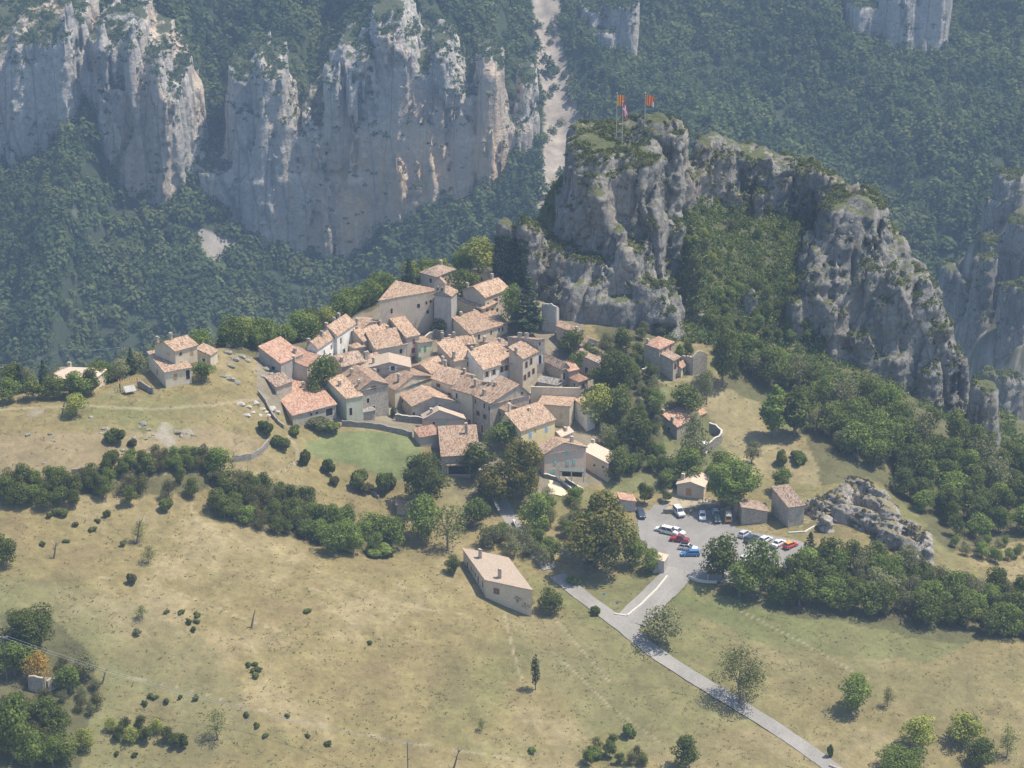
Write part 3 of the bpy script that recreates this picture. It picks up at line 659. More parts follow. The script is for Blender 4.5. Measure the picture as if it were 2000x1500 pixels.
# ---- single trees one can point to: kind, px, py of the foot, height px, width px, label
NOTABLE = [
 ('autumn',1165,1110,150,150,'round','huge round chestnut turning yellow brown beside the parking kiosk'),
 ('oak',832,985,102,96,'round','big dark round tree at the corner of the green field below the barn'),
 ('autumn',1020,975,118,104,'round','dark spreading plane tree with browning top below the cream house'),
 ('autumn',962,985,78,78,'round','rounded tree with rusty edge beside the lane, left of the large plane tree'),
 ('lush',985,880,60,78,'round','bright green tree top against the yellow house'),
 ('oak',930,935,72,76,'round','dark green tree in front of the porch of the striped roof barn'),
 ('lush',1045,1045,86,62,'round','light green tree on the straw plot beside the village lane'),
 ('lush',825,1055,90,76,'round','fresh green tree above the meadow, left of the bare branched one'),
 ('sparse',874,1075,95,74,'round','half bare pale tree standing on the stony bank above the low house'),
 ('lush',925,1030,58,60,'round','small green tree by the lane wall below the barn lawn'),
 ('sparse',1446,1370,114,112,'round','spreading open crowned tree beside the road near the cyclists'),
 ('olive',1288,1255,72,88,'round','grey green tree at the road junction'),
 ('lush',1665,1388,76,66,'round','small green tree alone in the middle of the right meadow'),
 ('lime',1797,1462,68,72,'round','yellowish young tree at the lower right of the meadow'),
 ('sparse',1733,1380,44,26,'round','thin spindly sapling in the right meadow'),
 ('sparse',1966,1480,64,44,'round','thin wiry tree near the bottom right corner'),
 ('lime',1885,1455,64,76,'round','dense yellow green bushy tree under dead branches in the right meadow'),
 ('oak',1915,1500,60,70,'round','dark small tree at the lower right below the bushy one'),
 ('lush',1760,1520,62,116,'round','wide low green tree cut off by the bottom edge at the right'),
 ('oak',1340,1500,66,58,'round','dark green bushy tree at the bottom edge left of the road'),
 ('cypress',1046,1347,76,20,'column','lone slim upright tree in the middle of the lower meadow'),
 ('lime',149,812,46,48,'round','round yellow green tree alone on the dry ridge'),
 ('autumn',1545,880,0,0,'round',''),
 ('oak',1412,1135,90,82,'round','dark tree with a forked trunk at the lower edge of the car park'),
 ('lush',1485,1160,108,74,'round','tall bright green tree behind the parked white cars'),
 ('cypress',1535,1165,80,36,'column','dark pointed evergreen between the bright trees below the car park'),
 ('cypress',1581,1090,54,46,'cone','dark conical evergreen under the footpath of the rock outcrop'),
 ('lush',1430,995,100,112,'round','broad bright green tree shading the yellow van'),
 ('oak',1410,935,52,78,'round','grey green tree behind the broad one that shades the van'),
 ('lush',1528,965,52,46,'round','young light green tree left of the stone barns'),
 ('oak',1195,780,98,92,'round','large rounded olive brown oak beside the lower village houses'),
 ('lime',1165,830,82,70,'round','bright yellow green tree right of the white gabled house'),
 ('oak',1212,830,76,66,'round','dark brownish tree right of the bright yellow green one'),
 ('oak',1240,880,80,70,'round','dark tree in the gully garden below the bright green one'),
 ('fir',1032,655,118,86,'cone','tall dark fir beneath the castle rock'),
 ('fir',800,590,90,52,'cone','dark fir behind the church roof'),
 ('lime',935,535,72,76,'round','yellow green tree beyond the top houses of the village'),
 ('oak',905,590,66,62,'round','dark round tree between the church and the top house'),
 ('lush',1000,640,84,44,'round','green tree left of the big fir under the rock'),
 ('lush',632,775,80,70,'round','bushy green tree in front of the grey round house'),
 ('oak',895,640,38,28,'round','small tree by the church facade'),
 ('oak',862,655,34,40,'round','small garden tree at the foot of the church wall'),
 ('oak',1410,755,126,62,'round','very tall dark tree right of the ruined gable'),
 ('lush',1510,855,108,52,'column','tall pale green poplar on the edge of the straw field'),
 ('oak',1552,850,100,56,'column','tall dark poplar with yellowing side next to the pale one'),
 ('olive',1380,790,72,36,'round','slender grey green tree by the dirt track'),
 ('oak',1340,805,54,74,'round','dark rounded thicket tree beside the dirt track'),
 ('olive',1355,900,100,64,'round','feathery grey green tree in front of the tiled farmhouse'),
 ('lush',1340,935,62,70,'round','dark green tree below the farmhouse with the terrace'),
 ('olive',1468,905,46,36,'round','small grey olive by the path across the straw field'),
 ('oak',1210,940,64,60,'round','dark round tree right of the flat fronted annex'),
 ('olive',1192,870,42,48,'round','grey green tree behind the pink house yard'),
 ('lush',1305,950,34,40,'round','small green tree left of the new cabin'),
 ('oak',1258,985,44,34,'round','clipped dark tree beside the tiled shed'),
 ('oak',1300,980,24,24,'round','small clipped ball tree beside the white car'),
 ('lush',1240,1105,60,50,'round','yellow green bush tree right of the huge chestnut'),
 ('lush',1270,1115,44,44,'round','low green tree against the parking kiosk'),
 ('oak',1115,690,46,60,'round','dark trees between the tall stone house and the stepped roofs'),
 ('oak',1215,690,52,44,'round','dark green tree at the foot of the castle rock'),
 ('olive',1185,690,42,42,'round','olive green tree next to the dark one at the foot of the castle rock'),
 ('lush',1328,705,34,20,'column','small light green tree beside the tower house'),
 ('lush',395,745,40,44,'round','bushy green tree against the ridge house'),
 ('cypress',229,735,54,26,'cone','dark pointed conifer left of the ridge house'),
 ('fir',40,765,54,46,'cone','dark fir among the trees at the far left'),
 ('sparse',425,1445,66,44,'round','leaning half bare tree near the bottom left'),
 ('sparse',290,1100,36,30,'round','wind bent small tree with a tuft at its top in the left meadow'),
 ('sparse',272,1060,44,28,'round','ragged small tree at the head of the dry gully'),
 ('sparse',278,1210,30,26,'round','stunted twiggy tree low in the left meadow'),
 ('lush',430,925,54,52,'round','bright green tree at the bend of the dry stone wall'),
 ('oak',1315,1215,0,0,'round',''),
 ('sparse',940,1428,26,16,'round','tiny sapling in the lower meadow'),
 ('oak',1112,1160,0,0,'round',''),
 ('gold',75,1330,62,52,'round','golden leaved tree above the ruined wall at the lower left'),
 ('oak',60,1265,82,120,'round','dark spreading tree at the left edge above the golden tree'),
 ('lush',30,1320,70,76,'round','green tree left of the golden one'),
 ('lush',130,1352,54,52,'round','green tree right of the ruined wall at the lower left'),
 ('olive',165,1325,50,52,'round','grey green tree under the power lines at the lower left'),
 ('lush',30,1480,130,90,'round','big bright green tree in the bottom left corner'),
 ('lime',165,1465,44,44,'round','rounded yellow green tree near the bottom left corner'),
 ('oak',8,1105,66,50,'round','dark tree cut off by the left edge beside the meadow'),
 ('oak',888,1120,36,36,'round','small dark tree at the left end of the low cream house'),
 ('olive',1025,1190,36,40,'round','grey green tree at the right corner of the low cream house'),
 ('oak',108,776,46,52,'round','dark tree hiding the middle of the sunken orange roofed house'),
 ('lush',150,776,52,56,'round','green tree before the right half of the sunken orange roofed house'),
 ('oak',178,770,50,46,'round','dark tree at the right corner of the sunken orange roofed house'),
 ('oak',66,780,44,52,'round','dark tree left of the sunken orange roofed house'),
 ('lush',18,786,48,54,'round','green tree beside the power pole at the far left'),
 ('oak',1075,1195,48,52,'round','dark domed tree between the low cream house and the road'),
]
for kind, px, py, h, wd, shp, lab in NOTABLE:
    if not lab: continue
    if shp == 'cone' : T(kind, px, py, h, wd, lab, shape='cone')
    elif shp == 'column': T(kind, px, py, h, wd, lab, shape='column')
    else: T(kind, px, py, h, wd, lab)
# ---- groups of like trees
COLW = {'oak': 'dark green', 'lush': 'bright green', 'lime': 'yellow green', 'olive': 'grey green', 'brown': 'brownish', 'fir': 'blackish conical', 'cypress': 'blackish'}
def refine(label, kd, h, hr, t):
    sz = 'tall' if h > hr[0]+(hr[1]-hr[0])*.6 else 'small'; part = ('far left', 'left', 'middle', 'right', 'far right')[min(4, max(0, int(t*5)))]
    rest = ' '.join(label.split()[label.split().index('tree')+1:])
    out = '%s %s tree %s, %s part' % (sz, COLW[kd], rest, part)
    return ' '.join(out.replace(' the long belt of trees', ' the long tree belt').split()[:16]) if len(out.split()) <= 16 else '%s %s tree %s' % (sz, COLW[kd], rest)
def fill(polys, n, kinds, hr, label, group, mind=4.2, shapes=('round',), tmin=330):
    k = 0; tries = 0
    for poly in polys:
        pa = np.array(poly); 
        m = 0; want = n*1.0/len(polys)
        while m < want and tries < n*20:
            tries += 1
            px, py = rnd.uniform(pa[:, 0].min(), pa[:, 0].max()), rnd.uniform(pa[:, 1].min(), pa[:, 1].max())
            if not inpoly(np.array([px]), np.array([py]), poly)[0]: continue
            p = ground_at(px, py, tmin=tmin)
            if p.y > 700: continue
            if any((p.x-a)**2+(p.y-b)**2 < (mind*.5+min(r*.5, 3))**2 for a, b, r in TREE_AT): continue
            h = rnd.uniform(*hr); kd = rnd.choice(kinds)
            put_tree(kd, p, h, h*rnd.uniform(.72, 1.0)*(.5 if kd == 'cypress' else 1), refine(label, kd, h, hr, (px-min(q[0] for pp in polys for q in pp))/(max(q[0] for pp in polys for q in pp)-min(q[0] for pp in polys for q in pp))), group, shape='cone' if kd in ('fir', 'cypress') else rnd.choice(shapes)); m += 1; k += 1
    return k
fill([[(1395,590),(1440,560),(1560,570),(1600,650),(1560,690),(1440,670),(1380,640)]], 30, ['oak','oak','lush'], (3.2,6), 'bushy tree in the hollow between the two rock masses', 'bushes of the hollow', 2.6, tmin=560)
fill([[(1300,400),(1440,400),(1600,440),(1590,560),(1320,560)]], 34, ['oak','lush','lime','brown'], (2.0,4.2), 'bushy tree on the green slope between the rock masses', 'bushes of the upper hollow', 2.8, tmin=580)
fill([[(1440,700),(1500,740),(1600,780),(1800,830),(1960,900),(1960,960),(1840,960),(1700,900),(1640,905),(1590,850),(1560,770),(1490,770)],[(1420,690),(1500,720),(1600,760),(1500,760)],[(1590,850),(1640,900),(1700,920),(1660,950),(1600,930)],[(1700,880),(1780,900),(1870,1040),(1850,1060),(1760,960)],[(1590,710),(1700,730),(1880,780),(1960,860),(1800,840),(1640,800)]], 220, ['oak','oak','lush','olive'], (6.5,10.5), 'dense green tree in the wood under the right-hand crag', 'trees of the wood under the right-hand crag', 3.7)
fill([[(1700,910),(1960,900),(2100,930),(2100,1060),(1930,1050),(1870,1060),(1800,1000)]], 46, ['oak','lush','oak'], (6,9), 'green tree in the wood behind the tilted rock outcrop', 'trees of the wood behind the rock outcrop', 4.2)
fill([[(1580,1120),(1700,1100),(1830,1150),(2080,1180),(2080,1250),(1960,1250),(1820,1225),(1680,1200),(1500,1180),(1440,1165)]], 68, ['oak','oak','lush','olive'], (5.5,9.5), 'tree in the long belt of trees below the car park', 'trees of the belt below the car park', 3.6)
fill([[(1850,1060),(2060,1070),(2060,1110),(1900,1100)]], 20, ['olive','lush'], (2.8,4.5), 'small tree on the scrubby strip at the right edge', 'small trees of the scrubby strip', 3.5)
def fill_edge(n, x0, x1, d0, d1, kinds, hr, label, group, mind=4.2):
    m = t = 0
    while m < n and t < n*30:
        t += 1; x = rnd.uniform(x0, x1); y = float(np.interp(x, CREST[:, 0], CREST[:, 1]))+rnd.uniform(d0, d1)
        if any((x-a)**2+(y-b)**2 < mind**2 for a, b, r in TREE_AT): continue
        h = rnd.uniform(*hr); kd = rnd.choice(kinds); put_tree(kd, Vector((x, y, gz(x, y)-.3)), h, h*rnd.uniform(.75, 1.0)*(.6 if kd == 'fir' else 1), refine(label, kd, h, hr, (x-x0)/(x1-x0)), group, shape='cone' if kd == 'fir' else 'round'); m += 1
fill_edge(50, -72, -36, 1, 24, ['lush','lush','oak','lime'], (6.5,10), 'bright green tree on the gorge edge behind the village', 'trees on the gorge edge behind the village', 4.3)
fill_edge(12, -36, 0, 0, 12, ['lush','oak','lime'], (6,9), 'green tree on the gorge edge behind the top houses', 'trees behind the top houses', 4.5)
fill_edge(36, -135, -76, 4, 26, ['oak','lush','fir','olive'], (6,9.5), 'tree on the gorge edge behind the dry ridge at the far left', 'trees behind the dry ridge', 4.3)
fill([[(0,955),(90,950),(150,955),(150,995),(0,990)],[(165,950),(290,915),(330,930),(395,945),(395,970),(250,985),(165,985)]], 44, ['oak','oak','lush','brown'], (4,6.8), 'bushy tree in the long hedge across the left meadow', 'trees of the long hedge', 2.6)
fill([[(270,905),(350,890),(440,905),(440,925),(280,925)]], 22, ['oak','lush','brown'], (3.2,4.6), 'bushy tree in the upper hedge along the dry stone wall', 'trees of the upper hedge', 2.4)
fill([[(165,935),(300,905),(400,930),(400,968),(250,990),(165,990)]], 16, ['oak','oak','lush','brown'], (3.6,6), 'bushy tree in the long hedge across the left meadow', 'trees of the long hedge', 2.4)
fill([[(110,1300),(200,1310),(195,1400),(120,1400)]], 8, ['olive','brown'], (2.5,4), 'bushy tree in the rough wood at the bottom left', 'trees of the bottom left wood', 2.6)
fill([[(410,985),(470,945),(520,965),(600,990),(625,1020),(600,1050),(520,1040),(430,1010)]], 48, ['oak','brown','lush','oak'], (3.8,6), 'bushy tree in the oval thicket on the left meadow', 'trees of the oval thicket', 2.4)
fill([[(600,1060),(640,1020),(690,1040),(770,1045),(780,1075),(700,1085),(640,1080)]], 13, ['lush','oak','lush'], (5,8), 'leafy tree in the clump at the lower end of the thicket', 'trees of the clump below the thicket', 4)
fill([[(940,1045),(1040,1065),(1100,1090),(1080,1110),(1040,1100),(960,1080)]], 11, ['olive','lush'], (4.5,6.5), 'feathery green tree of the row behind the low cream house', 'trees behind the low cream house', 3.6)
fill([[(1060,985),(1130,980),(1130,1050),(1080,1060)]], 7, ['olive','lush'], (4,6), 'green garden tree between the lane and the huge chestnut', 'garden trees beside the chestnut', 4)
fill([[(1180,860),(1290,840),(1300,930),(1250,935),(1180,925)],[(1180,740),(1270,740),(1290,830),(1200,850)]], 34, ['olive','oak','lush'], (3.5,6), 'tree in the terraced gardens right of the village', 'trees of the terraced gardens', 3.0)
fill([[(1120,690),(1250,690),(1250,720),(1110,730)]], 8, ['olive','oak','lush'], (4,6), 'tree in the plots between the village and the tower house', 'trees left of the tower house', 4)
fill([[(0,1380),(110,1400),(130,1500),(0,1500)]], 18, ['oak','lush','brown'], (4,7), 'tree in the rough wood at the bottom left', 'trees of the bottom left wood', 3)
fill([[(190,1425),(300,1420),(370,1450),(350,1470),(200,1440)]], 9, ['oak','lime','oak'], (2.8,4), 'low bushy tree in the row near the bottom left', 'bushy trees near the bottom left', 3)
fill([[(1130,1490),(1180,1450),(1260,1470),(1270,1500),(1140,1510)]], 8, ['lush','oak','brown'], (2.6,4), 'low bushy tree in the patch of scrub at the bottom centre', 'bushy trees at the bottom centre', 3)
fill([[(1320,640),(1400,660),(1450,700),(1440,740),(1340,700)],[(1240,640),(1330,640),(1340,660),(1250,665)]], 10, ['oak','olive'], (3,5), 'small tree at the stony foot of the castle rock', 'trees at the foot of the castle rock', 3.6)
SHRUBS = [('oak',230,865,30,44),('brown',258,872,16,20),('oak',212,905,28,38),('oak',548,878,28,38),('oak',515,845,24,36),('oak',598,910,34,24),('oak',643,922,30,32),('brown',652,945,20,24),('oak',695,950,36,44),('brown',715,962,22,30),('oak',760,962,46,44),('brown',600,1000,36,26),('brown',665,1015,26,36),('oak',330,995,26,34),('brown',420,945,28,34),('oak',1162,1200,18,24),('oak',115,1005,12,34),('oak',208,1010,14,18),('brown',290,925,12,30),('olive',620,835,22,60),('oak',640,838,20,50),('oak',575,848,18,34),('olive',1150,1110,20,30),('lush',1120,1140,16,30),('brown',147,1028,10,14),('olive',270,1240,14,20),('brown',258,1140,24,20),('olive',240,1065,12,16),('oak',840,835,26,30),('oak',770,815,24,16),('lush',1070,1440,0,0),('lush',1040,1470,12,16),('lush',1230,1440,30,26),('lush',1160,1480,26,30),('oak',1620,1480,28,16),('lush',420,1420,0,0),('lush',720,1430,0,0),('oak',360,1460,28,30),('lush',740,1080,20,60),('oak',760,1080,16,40),('lush',1560,905,24,30),('oak',1525,905,28,34),('olive',1555,895,18,24)]
def whereis(x, y):
    if y > 1380: return 'near the bottom of the view, %s of the road' % ('right' if x > 1500 else 'far left' if x < 900 else 'left')
    if x < 470 and y < 915: return 'on the dry knoll left of the village'
    if x < 470: return 'beside the long hedge or in the left meadow'
    if x < 560: return 'by the bend of the track below the barn'
    if x < 670: return 'along the left edge of the green field' if y > 860 else 'at the foot of the red roofed barn'
    if x < 790: return 'along the lower edge of the green field'
    if x < 900: return 'beside the low gabled houses'
    if x < 1300: return 'beside the road above the junction'
    return 'on the straw coloured field right of the village'
for i, (k, x, y, h, wd) in enumerate(SHRUBS):
    if h: S_(k, x, y, h, wd, '%s %s shrub %s' % ('small' if wd < 30 else 'broad', {'oak':'dark green','lush':'fresh green','brown':'brownish','olive':'grey green'}[k], whereis(x, y)), {'oak':'dark green shrubs','lush':'fresh green shrubs','brown':'brownish shrubs','olive':'grey green shrubs'}[k])
for (x, y) in [(325,1198),(355,1198),(383,1203),(368,1218),(383,1216),(380,1232),(603,1197),(486,1302),(498,1300),(506,1308),(492,1312),(502,1322),(305,1365),(352,1365),(381,1366),(282,1378),(295,1362),(327,1372),(480,1400),(500,1420),(560,1400),(520,1440),(600,1440),(640,1455),(230,1475),(265,1478),(190,1020),(180,1035),(100,1010),(722,1258),(85,1065),(130,1060)]:
    S_('oak', x, y, rnd.uniform(6, 11), rnd.uniform(12, 18), 'tiny dark bush dotted on the dry meadow at the left', 'tiny dark meadow bushes')
# ---- forest of the far side: one object
def build_forest():
    rg = np.random.default_rng(5); K = 10; tmpl = []
    for k in range(K):
        n = 118; d = rg.normal(size=(n, 3)); d /= np.linalg.norm(d, axis=1)[:, None]; d[:, 2] = np.abs(d[:, 2])*1.1-.15
        lump = 1+.28*np.sin(d[:, 0]*5+k)*np.sin(d[:, 1]*5+2*k)+.2*rg.normal(size=n)
        p = d*lump[:, None]*np.array([1, 1, 1.15 if k < 7 else 1.9]); 
        if k >= 7: t = np.clip(p[:, 2]/2.0, 0, 1); p[:, :2] *= (1-t*.75)[:, None]
        V, Q = leaves(p, d+np.array([0, 0, .5]), .50, rg, .38); tmpl.append(V)
    N = 17500
    u = rg.uniform(-.30, .30, N*3); y = np.sqrt(rg.uniform(985**2, 1720**2, N*3)); x = u*(y+40)
    z = ground_z(x, y); px, py = proj(x, y, z)
    scr = inpoly(px, py, [(1036,-60),(1096,-60),(1094,60),(1110,130),(1122,190),(1144,240),(1154,300),(1128,340),(1108,400),(1050,425),(1058,300),(1062,230),(1056,180),(1044,100)]) | inpoly(px, py, [(352,440),(400,450),(430,460),(468,465),(470,500),(440,490),(420,525),(400,510),(380,470)])
    scr &= (rg.uniform(size=x.shape) > .12)
    sp = (x > 174) & (y < 1000); sp &= rg.uniform(size=x.shape) > .6
    dens = fbm(x/45, y/45, 7.7, 3)
    keep = ~scr & ~sp & (py > -120) & (rg.uniform(size=x.shape) < .80+1.1*dens) & (px > -330) & (px < 2330)
    x, y, z = x[keep][:N], y[keep][:N], z[keep][:N]; n = len(x)
    # trees on the ledges of the cliffs are scattered separately
    h = (2.3+3.0*rg.uniform(0, 1, n)**1.6)*(1+.5*fbm(x/90, y/90, 3.3, 2)); hue = np.clip(.35+1.1*fbm(x/35, y/35, 9.1, 3)+.28*rg.normal(size=n), 0, 1)
    c1 = np.array([.052,.080,.032]); c2 = np.array([.130,.155,.056])
    VV = []; CC = []
    for k in range(K):
        m = (rg.integers(0, K, n) if k == 0 else idx) == k if k else None
        if k == 0: idx = rg.integers(0, K, n); m = idx == 0
        T_ = tmpl[k]; a = rg.uniform(0, 6.28, m.sum()); s = h[m]
        ca, sa = np.cos(a), np.sin(a)
        v = np.empty((m.sum(), len(T_), 3), np.float32)
        v[:, :, 0] = (T_[None, :, 0]*ca[:, None]-T_[None, :, 1]*sa[:, None])*s[:, None]+x[m][:, None]
        v[:, :, 1] = (T_[None, :, 0]*sa[:, None]+T_[None, :, 1]*ca[:, None])*s[:, None]+y[m][:, None]
        v[:, :, 2] = T_[None, :, 2]*s[:, None]+z[m][:, None]+s[:, None]*.45
        c = (c1*(1-hue[m][:, None])+c2*hue[m][:, None])[:, None, :]*rg.uniform(.82, 1.18, (m.sum(), len(T_)//4, 1)); c = np.repeat(c, 4, axis=1)
        VV.append(v.reshape(-1, 3)); CC.append(c.reshape(-1, 3))
    V = np.concatenate(VV); Cc = np.concatenate(CC)
    o = link('gorge_forest', mesh_np('gorge_forest', V, np.arange(len(V)).reshape(-1, 4), mats=[M_LEAF], colors=Cc))
    tag(o, 'mixed forest covering the far side of the gorge', 'forest', kind='stuff'); print('forest', n)
build_forest(); print('broadleaf', len([o for o in C.objects if o.name.startswith('broadleaf_tree')]), 'bush', len([o for o in C.objects if o.name.startswith('hedge_bush')]))
# ---- scrub growing on rock ledges: points sampled on up-facing faces
def scrub_on(obj_name, label, n, hmin, hmax, seed, up=.5, dens=.0, leafn=26, region=None, cols=((.075,.095,.035),(.15,.155,.055))):
    rg = np.random.default_rng(seed); obs = [o for o in C.objects if o.name.split('.')[0] == obj_name]; VV = []; CC = []
    for ob in obs:
        me = ob.data; k = len(me.polygons); ce = np.empty(k*3); me.polygons.foreach_get('center', ce); nn = np.empty(k*3); me.polygons.foreach_get('normal', nn)
        ce = ce.reshape(-1, 3); nn = nn.reshape(-1, 3)
        g = ground_z(ce[:, 0], ce[:, 1]); q = fbm(ce[:, 0]/(9*hmax), ce[:, 1]/(9*hmax), ce[:, 2]/(9*hmax), 3)
        ok = (nn[:, 2] > up) & (ce[:, 2] > g-.5) & (q > dens)
        if region is not None: ok |= region(ce, nn, rg)
        I = np.flatnonzero(ok)
        if not len(I): continue
        I = rg.choice(I, min(n//len(obs), len(I)), replace=False); p0 = ce[I]; m = len(I); s = rg.uniform(hmin, hmax, m)
        d = rg.normal(size=(m*leafn, 3)); d /= np.linalg.norm(d, axis=1)[:, None]; d[:, 2] = np.abs(d[:, 2])
        P = np.repeat(p0, leafn, 0)+d*np.repeat(s, leafn)[:, None]*rg.uniform(.5, 1.1, (m*leafn, 1))*np.array([1, 1, .8])
        V, Q = leaves(P, d, hmax*.42, rg); f = np.repeat(np.clip(rg.normal(size=m)*.3+.4, 0, 1), leafn)[:, None]
        c = (np.array(cols[0])*(1-f)+np.array(cols[1])*f)*rg.uniform(.7, 1.3, (m*leafn, 1))
        VV.append(V); CC.append(np.repeat(c, 4, 0))
    V = np.concatenate(VV); o = link('ledge_scrub', mesh_np('ledge_scrub', V, np.arange(len(V)).reshape(-1, 4), mats=[M_LEAF], colors=np.concatenate(CC)))
    tag(o, label, 'scrub', kind='stuff')
scrub_on('castle_rock', 'low green and brown scrub on the ledges of the castle rock', 2600, .5, 1.3, 21, up=.45, dens=-.05)
scrub_on('gorge_cliff', 'bushes clinging to the ledges of the far cliffs', 2600, 1.2, 2.8, 22, up=.35, dens=-.1, cols=((.05,.075,.035),(.10,.125,.05)))
scrub_on('cliff_outcrop', 'bushes on the ledges of the far cliff outcrops', 700, 1.2, 2.8, 23, up=.35, dens=-.2, cols=((.05,.075,.035),(.10,.125,.05)))
scrub_on('rocky_spur', 'bushes on the hazy rock spur', 500, .8, 2.0, 24, up=.4, dens=-.1)
scrub_on('rock_outcrop', 'tufts of brown scrub in the clefts of the tilted outcrop', 420, .3, .75, 25, up=.3, dens=.0, cols=((.10,.09,.045),(.16,.14,.07)))
# shrub cover of the hollow between the two rock masses and the slopes under them
def hollow_scrub():
    rg = np.random.default_rng(31); n = 9500
    x = rg.uniform(-5, 150, n*2); y = rg.uniform(566, 650, n*2); z = ground_z(x, y); px, py = proj(x, y, z)
    q = fbm(x/10, y/10, 1.1, 3); hol = ((px > 1290) & (px < 1620)) | (py < 520); keep = (y > np.where(hol, 572, 568)) & (rg.uniform(size=x.shape) < np.where(hol, 1.0+.5*q, .35+.9*q)) & ~((px<1300)&(py>560))
    x, y, z = x[keep][:n], y[keep][:n], z[keep][:n]; m = len(x); s = rg.uniform(.5, 1.1, m)+1.9*(rg.uniform(size=m) < .30)*rg.uniform(.4, 1, m); L = 34
    d = rg.normal(size=(m*L, 3)); d /= np.linalg.norm(d, axis=1)[:, None]; d[:, 2] = np.abs(d[:, 2])
    P = np.repeat(np.stack([x, y, z], 1), L, 0)+d*np.repeat(s, L)[:, None]*rg.uniform(.4, 1.15, (m*L, 1))*np.array([1, 1, 1.1])
    V, Q = leaves(P, d, .5, rg); f = np.repeat(np.clip(.25+rg.normal(size=m)*.28+.5*fbm(x/8, y/8, 5., 2), 0, 1), L)[:, None]
    c = (np.array([.075,.110,.036])*(1-f)+np.array([.200,.210,.070])*f)*rg.uniform(.7, 1.3, (m*L, 1))
    o = link('hollow_scrub', mesh_np('hollow_scrub', V, Q, mats=[M_LEAF], colors=np.repeat(c, 4, 0))); tag(o, 'shrubs filling the hollow between the two rock masses', 'scrub', kind='stuff')
hollow_scrub()
# ---- grass tufts and weeds of the meadows
def tufts():
    rg = np.random.default_rng(41); n = 30000
    u = rg.uniform(-.25, .25, n); y = rg.uniform(360, 575, n); x = u*(y+40); z = ground_z(x, y); px, py = proj(x, y, z)
    bad = inpoly(px, py, CAR_PARK) | inpoly(px, py, GREEN_FIELD) | inpoly(px, py, [(860,720),(1200,720),(1220,940),(1060,960),(900,930),(640,840),(500,790),(520,680),(960,560)]) | (dist_line(px, py, ROAD_PX) < 22) | (dist_line(px, py, LANE_PX) < 22) | (dist_line(px, py, SPUR_PX) < 24)
    q = fbm(x/7, y/7, 3.3, 3); k = ~bad & (rg.uniform(size=n) < .45+1.2*q)
    x, y, z, q = x[k], y[k], z[k], q[k]; m = len(x); L = 5
    d = rg.normal(size=(m*L, 3))*np.array([1, 1, .3]); d[:, 2] = np.abs(d[:, 2]); s = rg.uniform(.10, .30, m)
    P = np.repeat(np.stack([x, y, z], 1), L, 0)+d*np.repeat(s, L)[:, None]*np.array([1.2, 1.2, .25]); P[:, 2] += .04
    V, Q = leaves(P, d*.25+np.array([0, 0, 2.2]), .30, rg); f = np.repeat(rg.uniform(0, 1, m), L)[:, None]; g = np.repeat((rg.uniform(size=m) < .28), L)[:, None]
    c = np.where(g, np.array([.12,.135,.05]), np.array([.19,.155,.075])*(1-f)+np.array([.30,.25,.14])*f)*rg.uniform(.75, 1.25, (m*L, 1))
    o = link('meadow_grass', mesh_np('meadow_grass', V, Q, mats=[M_LEAF], colors=np.repeat(c, 4, 0))); tag(o, 'dry grass tufts of the meadows', 'grass', kind='stuff')
ROAD_PX = [(1080,1118),(1120,1150),(1160,1182),(1195,1208),(1225,1232),(1262,1262),(1310,1296),(1360,1328),(1415,1362),(1470,1394),(1530,1432),(1580,1466),(1640,1512),(1700,1560)]
LANE_PX = [(1080,1118),(1058,1095),(1040,1070),(1015,1045),(1000,1020),(985,990),(965,955),(945,915),(930,880),(918,850)]
SPUR_PX = [(1338,1108),(1318,1128),(1290,1155),(1255,1190),(1228,1222)]
tufts()
# ================================================================ BUILDING MATERIALS
def wall_mat(name, col, stain=.35, stone=0.0, dark=(.16,.14,.12)):
    m, n, b = new_mat(name); tc = nd(n, 'ShaderNodeTexCoord').outputs['Object']
    s = noise_n(n, mapping(n, tc, (1, 1, .35)), .55, 6, .7, .5)
    oi = nd(n, 'ShaderNodeObjectInfo').outputs['Random']
    c = mixc(n, 1.0, col, mapr(n, oi, 0, 1, .88, 1.1), 'MULTIPLY')
    c = mixc(n, mul(n, mapr(n, s, .48, .75), stain), c, dark)
    c = mixc(n, mapr(n, noise_n(n, tc, .22, 4, .6), .45, .7, 0, .35), c, tuple(min(1, x*1.25) for x in col))
    if stone:
        v = nd(n, 'ShaderNodeTexVoronoi', feature='F1'); n.links.new(mapping(n, tc, (1, 1, 1.6)), v.inputs['Vector']); v.inputs['Scale'].default_value = 2.4
        bw = nd(n, 'ShaderNodeRGBToBW'); n.links.new(v.outputs['Color'], bw.inputs[0])
        c = mixc(n, stone, c, mixc(n, 1.0, c, mapr(n, bw.outputs[0], .2, .8, .74, 1.26), 'MULTIPLY'))
    f = noise_n(n, tc, 2.6, 4, .7); c = mixc(n, 1.0, c, mapr(n, f, .3, .7, .85, 1.15), 'MULTIPLY')
    n.links.new(c, b.inputs['Base Color']); bump(n, b, f, .35 + .4*bool(stone), .08); return m
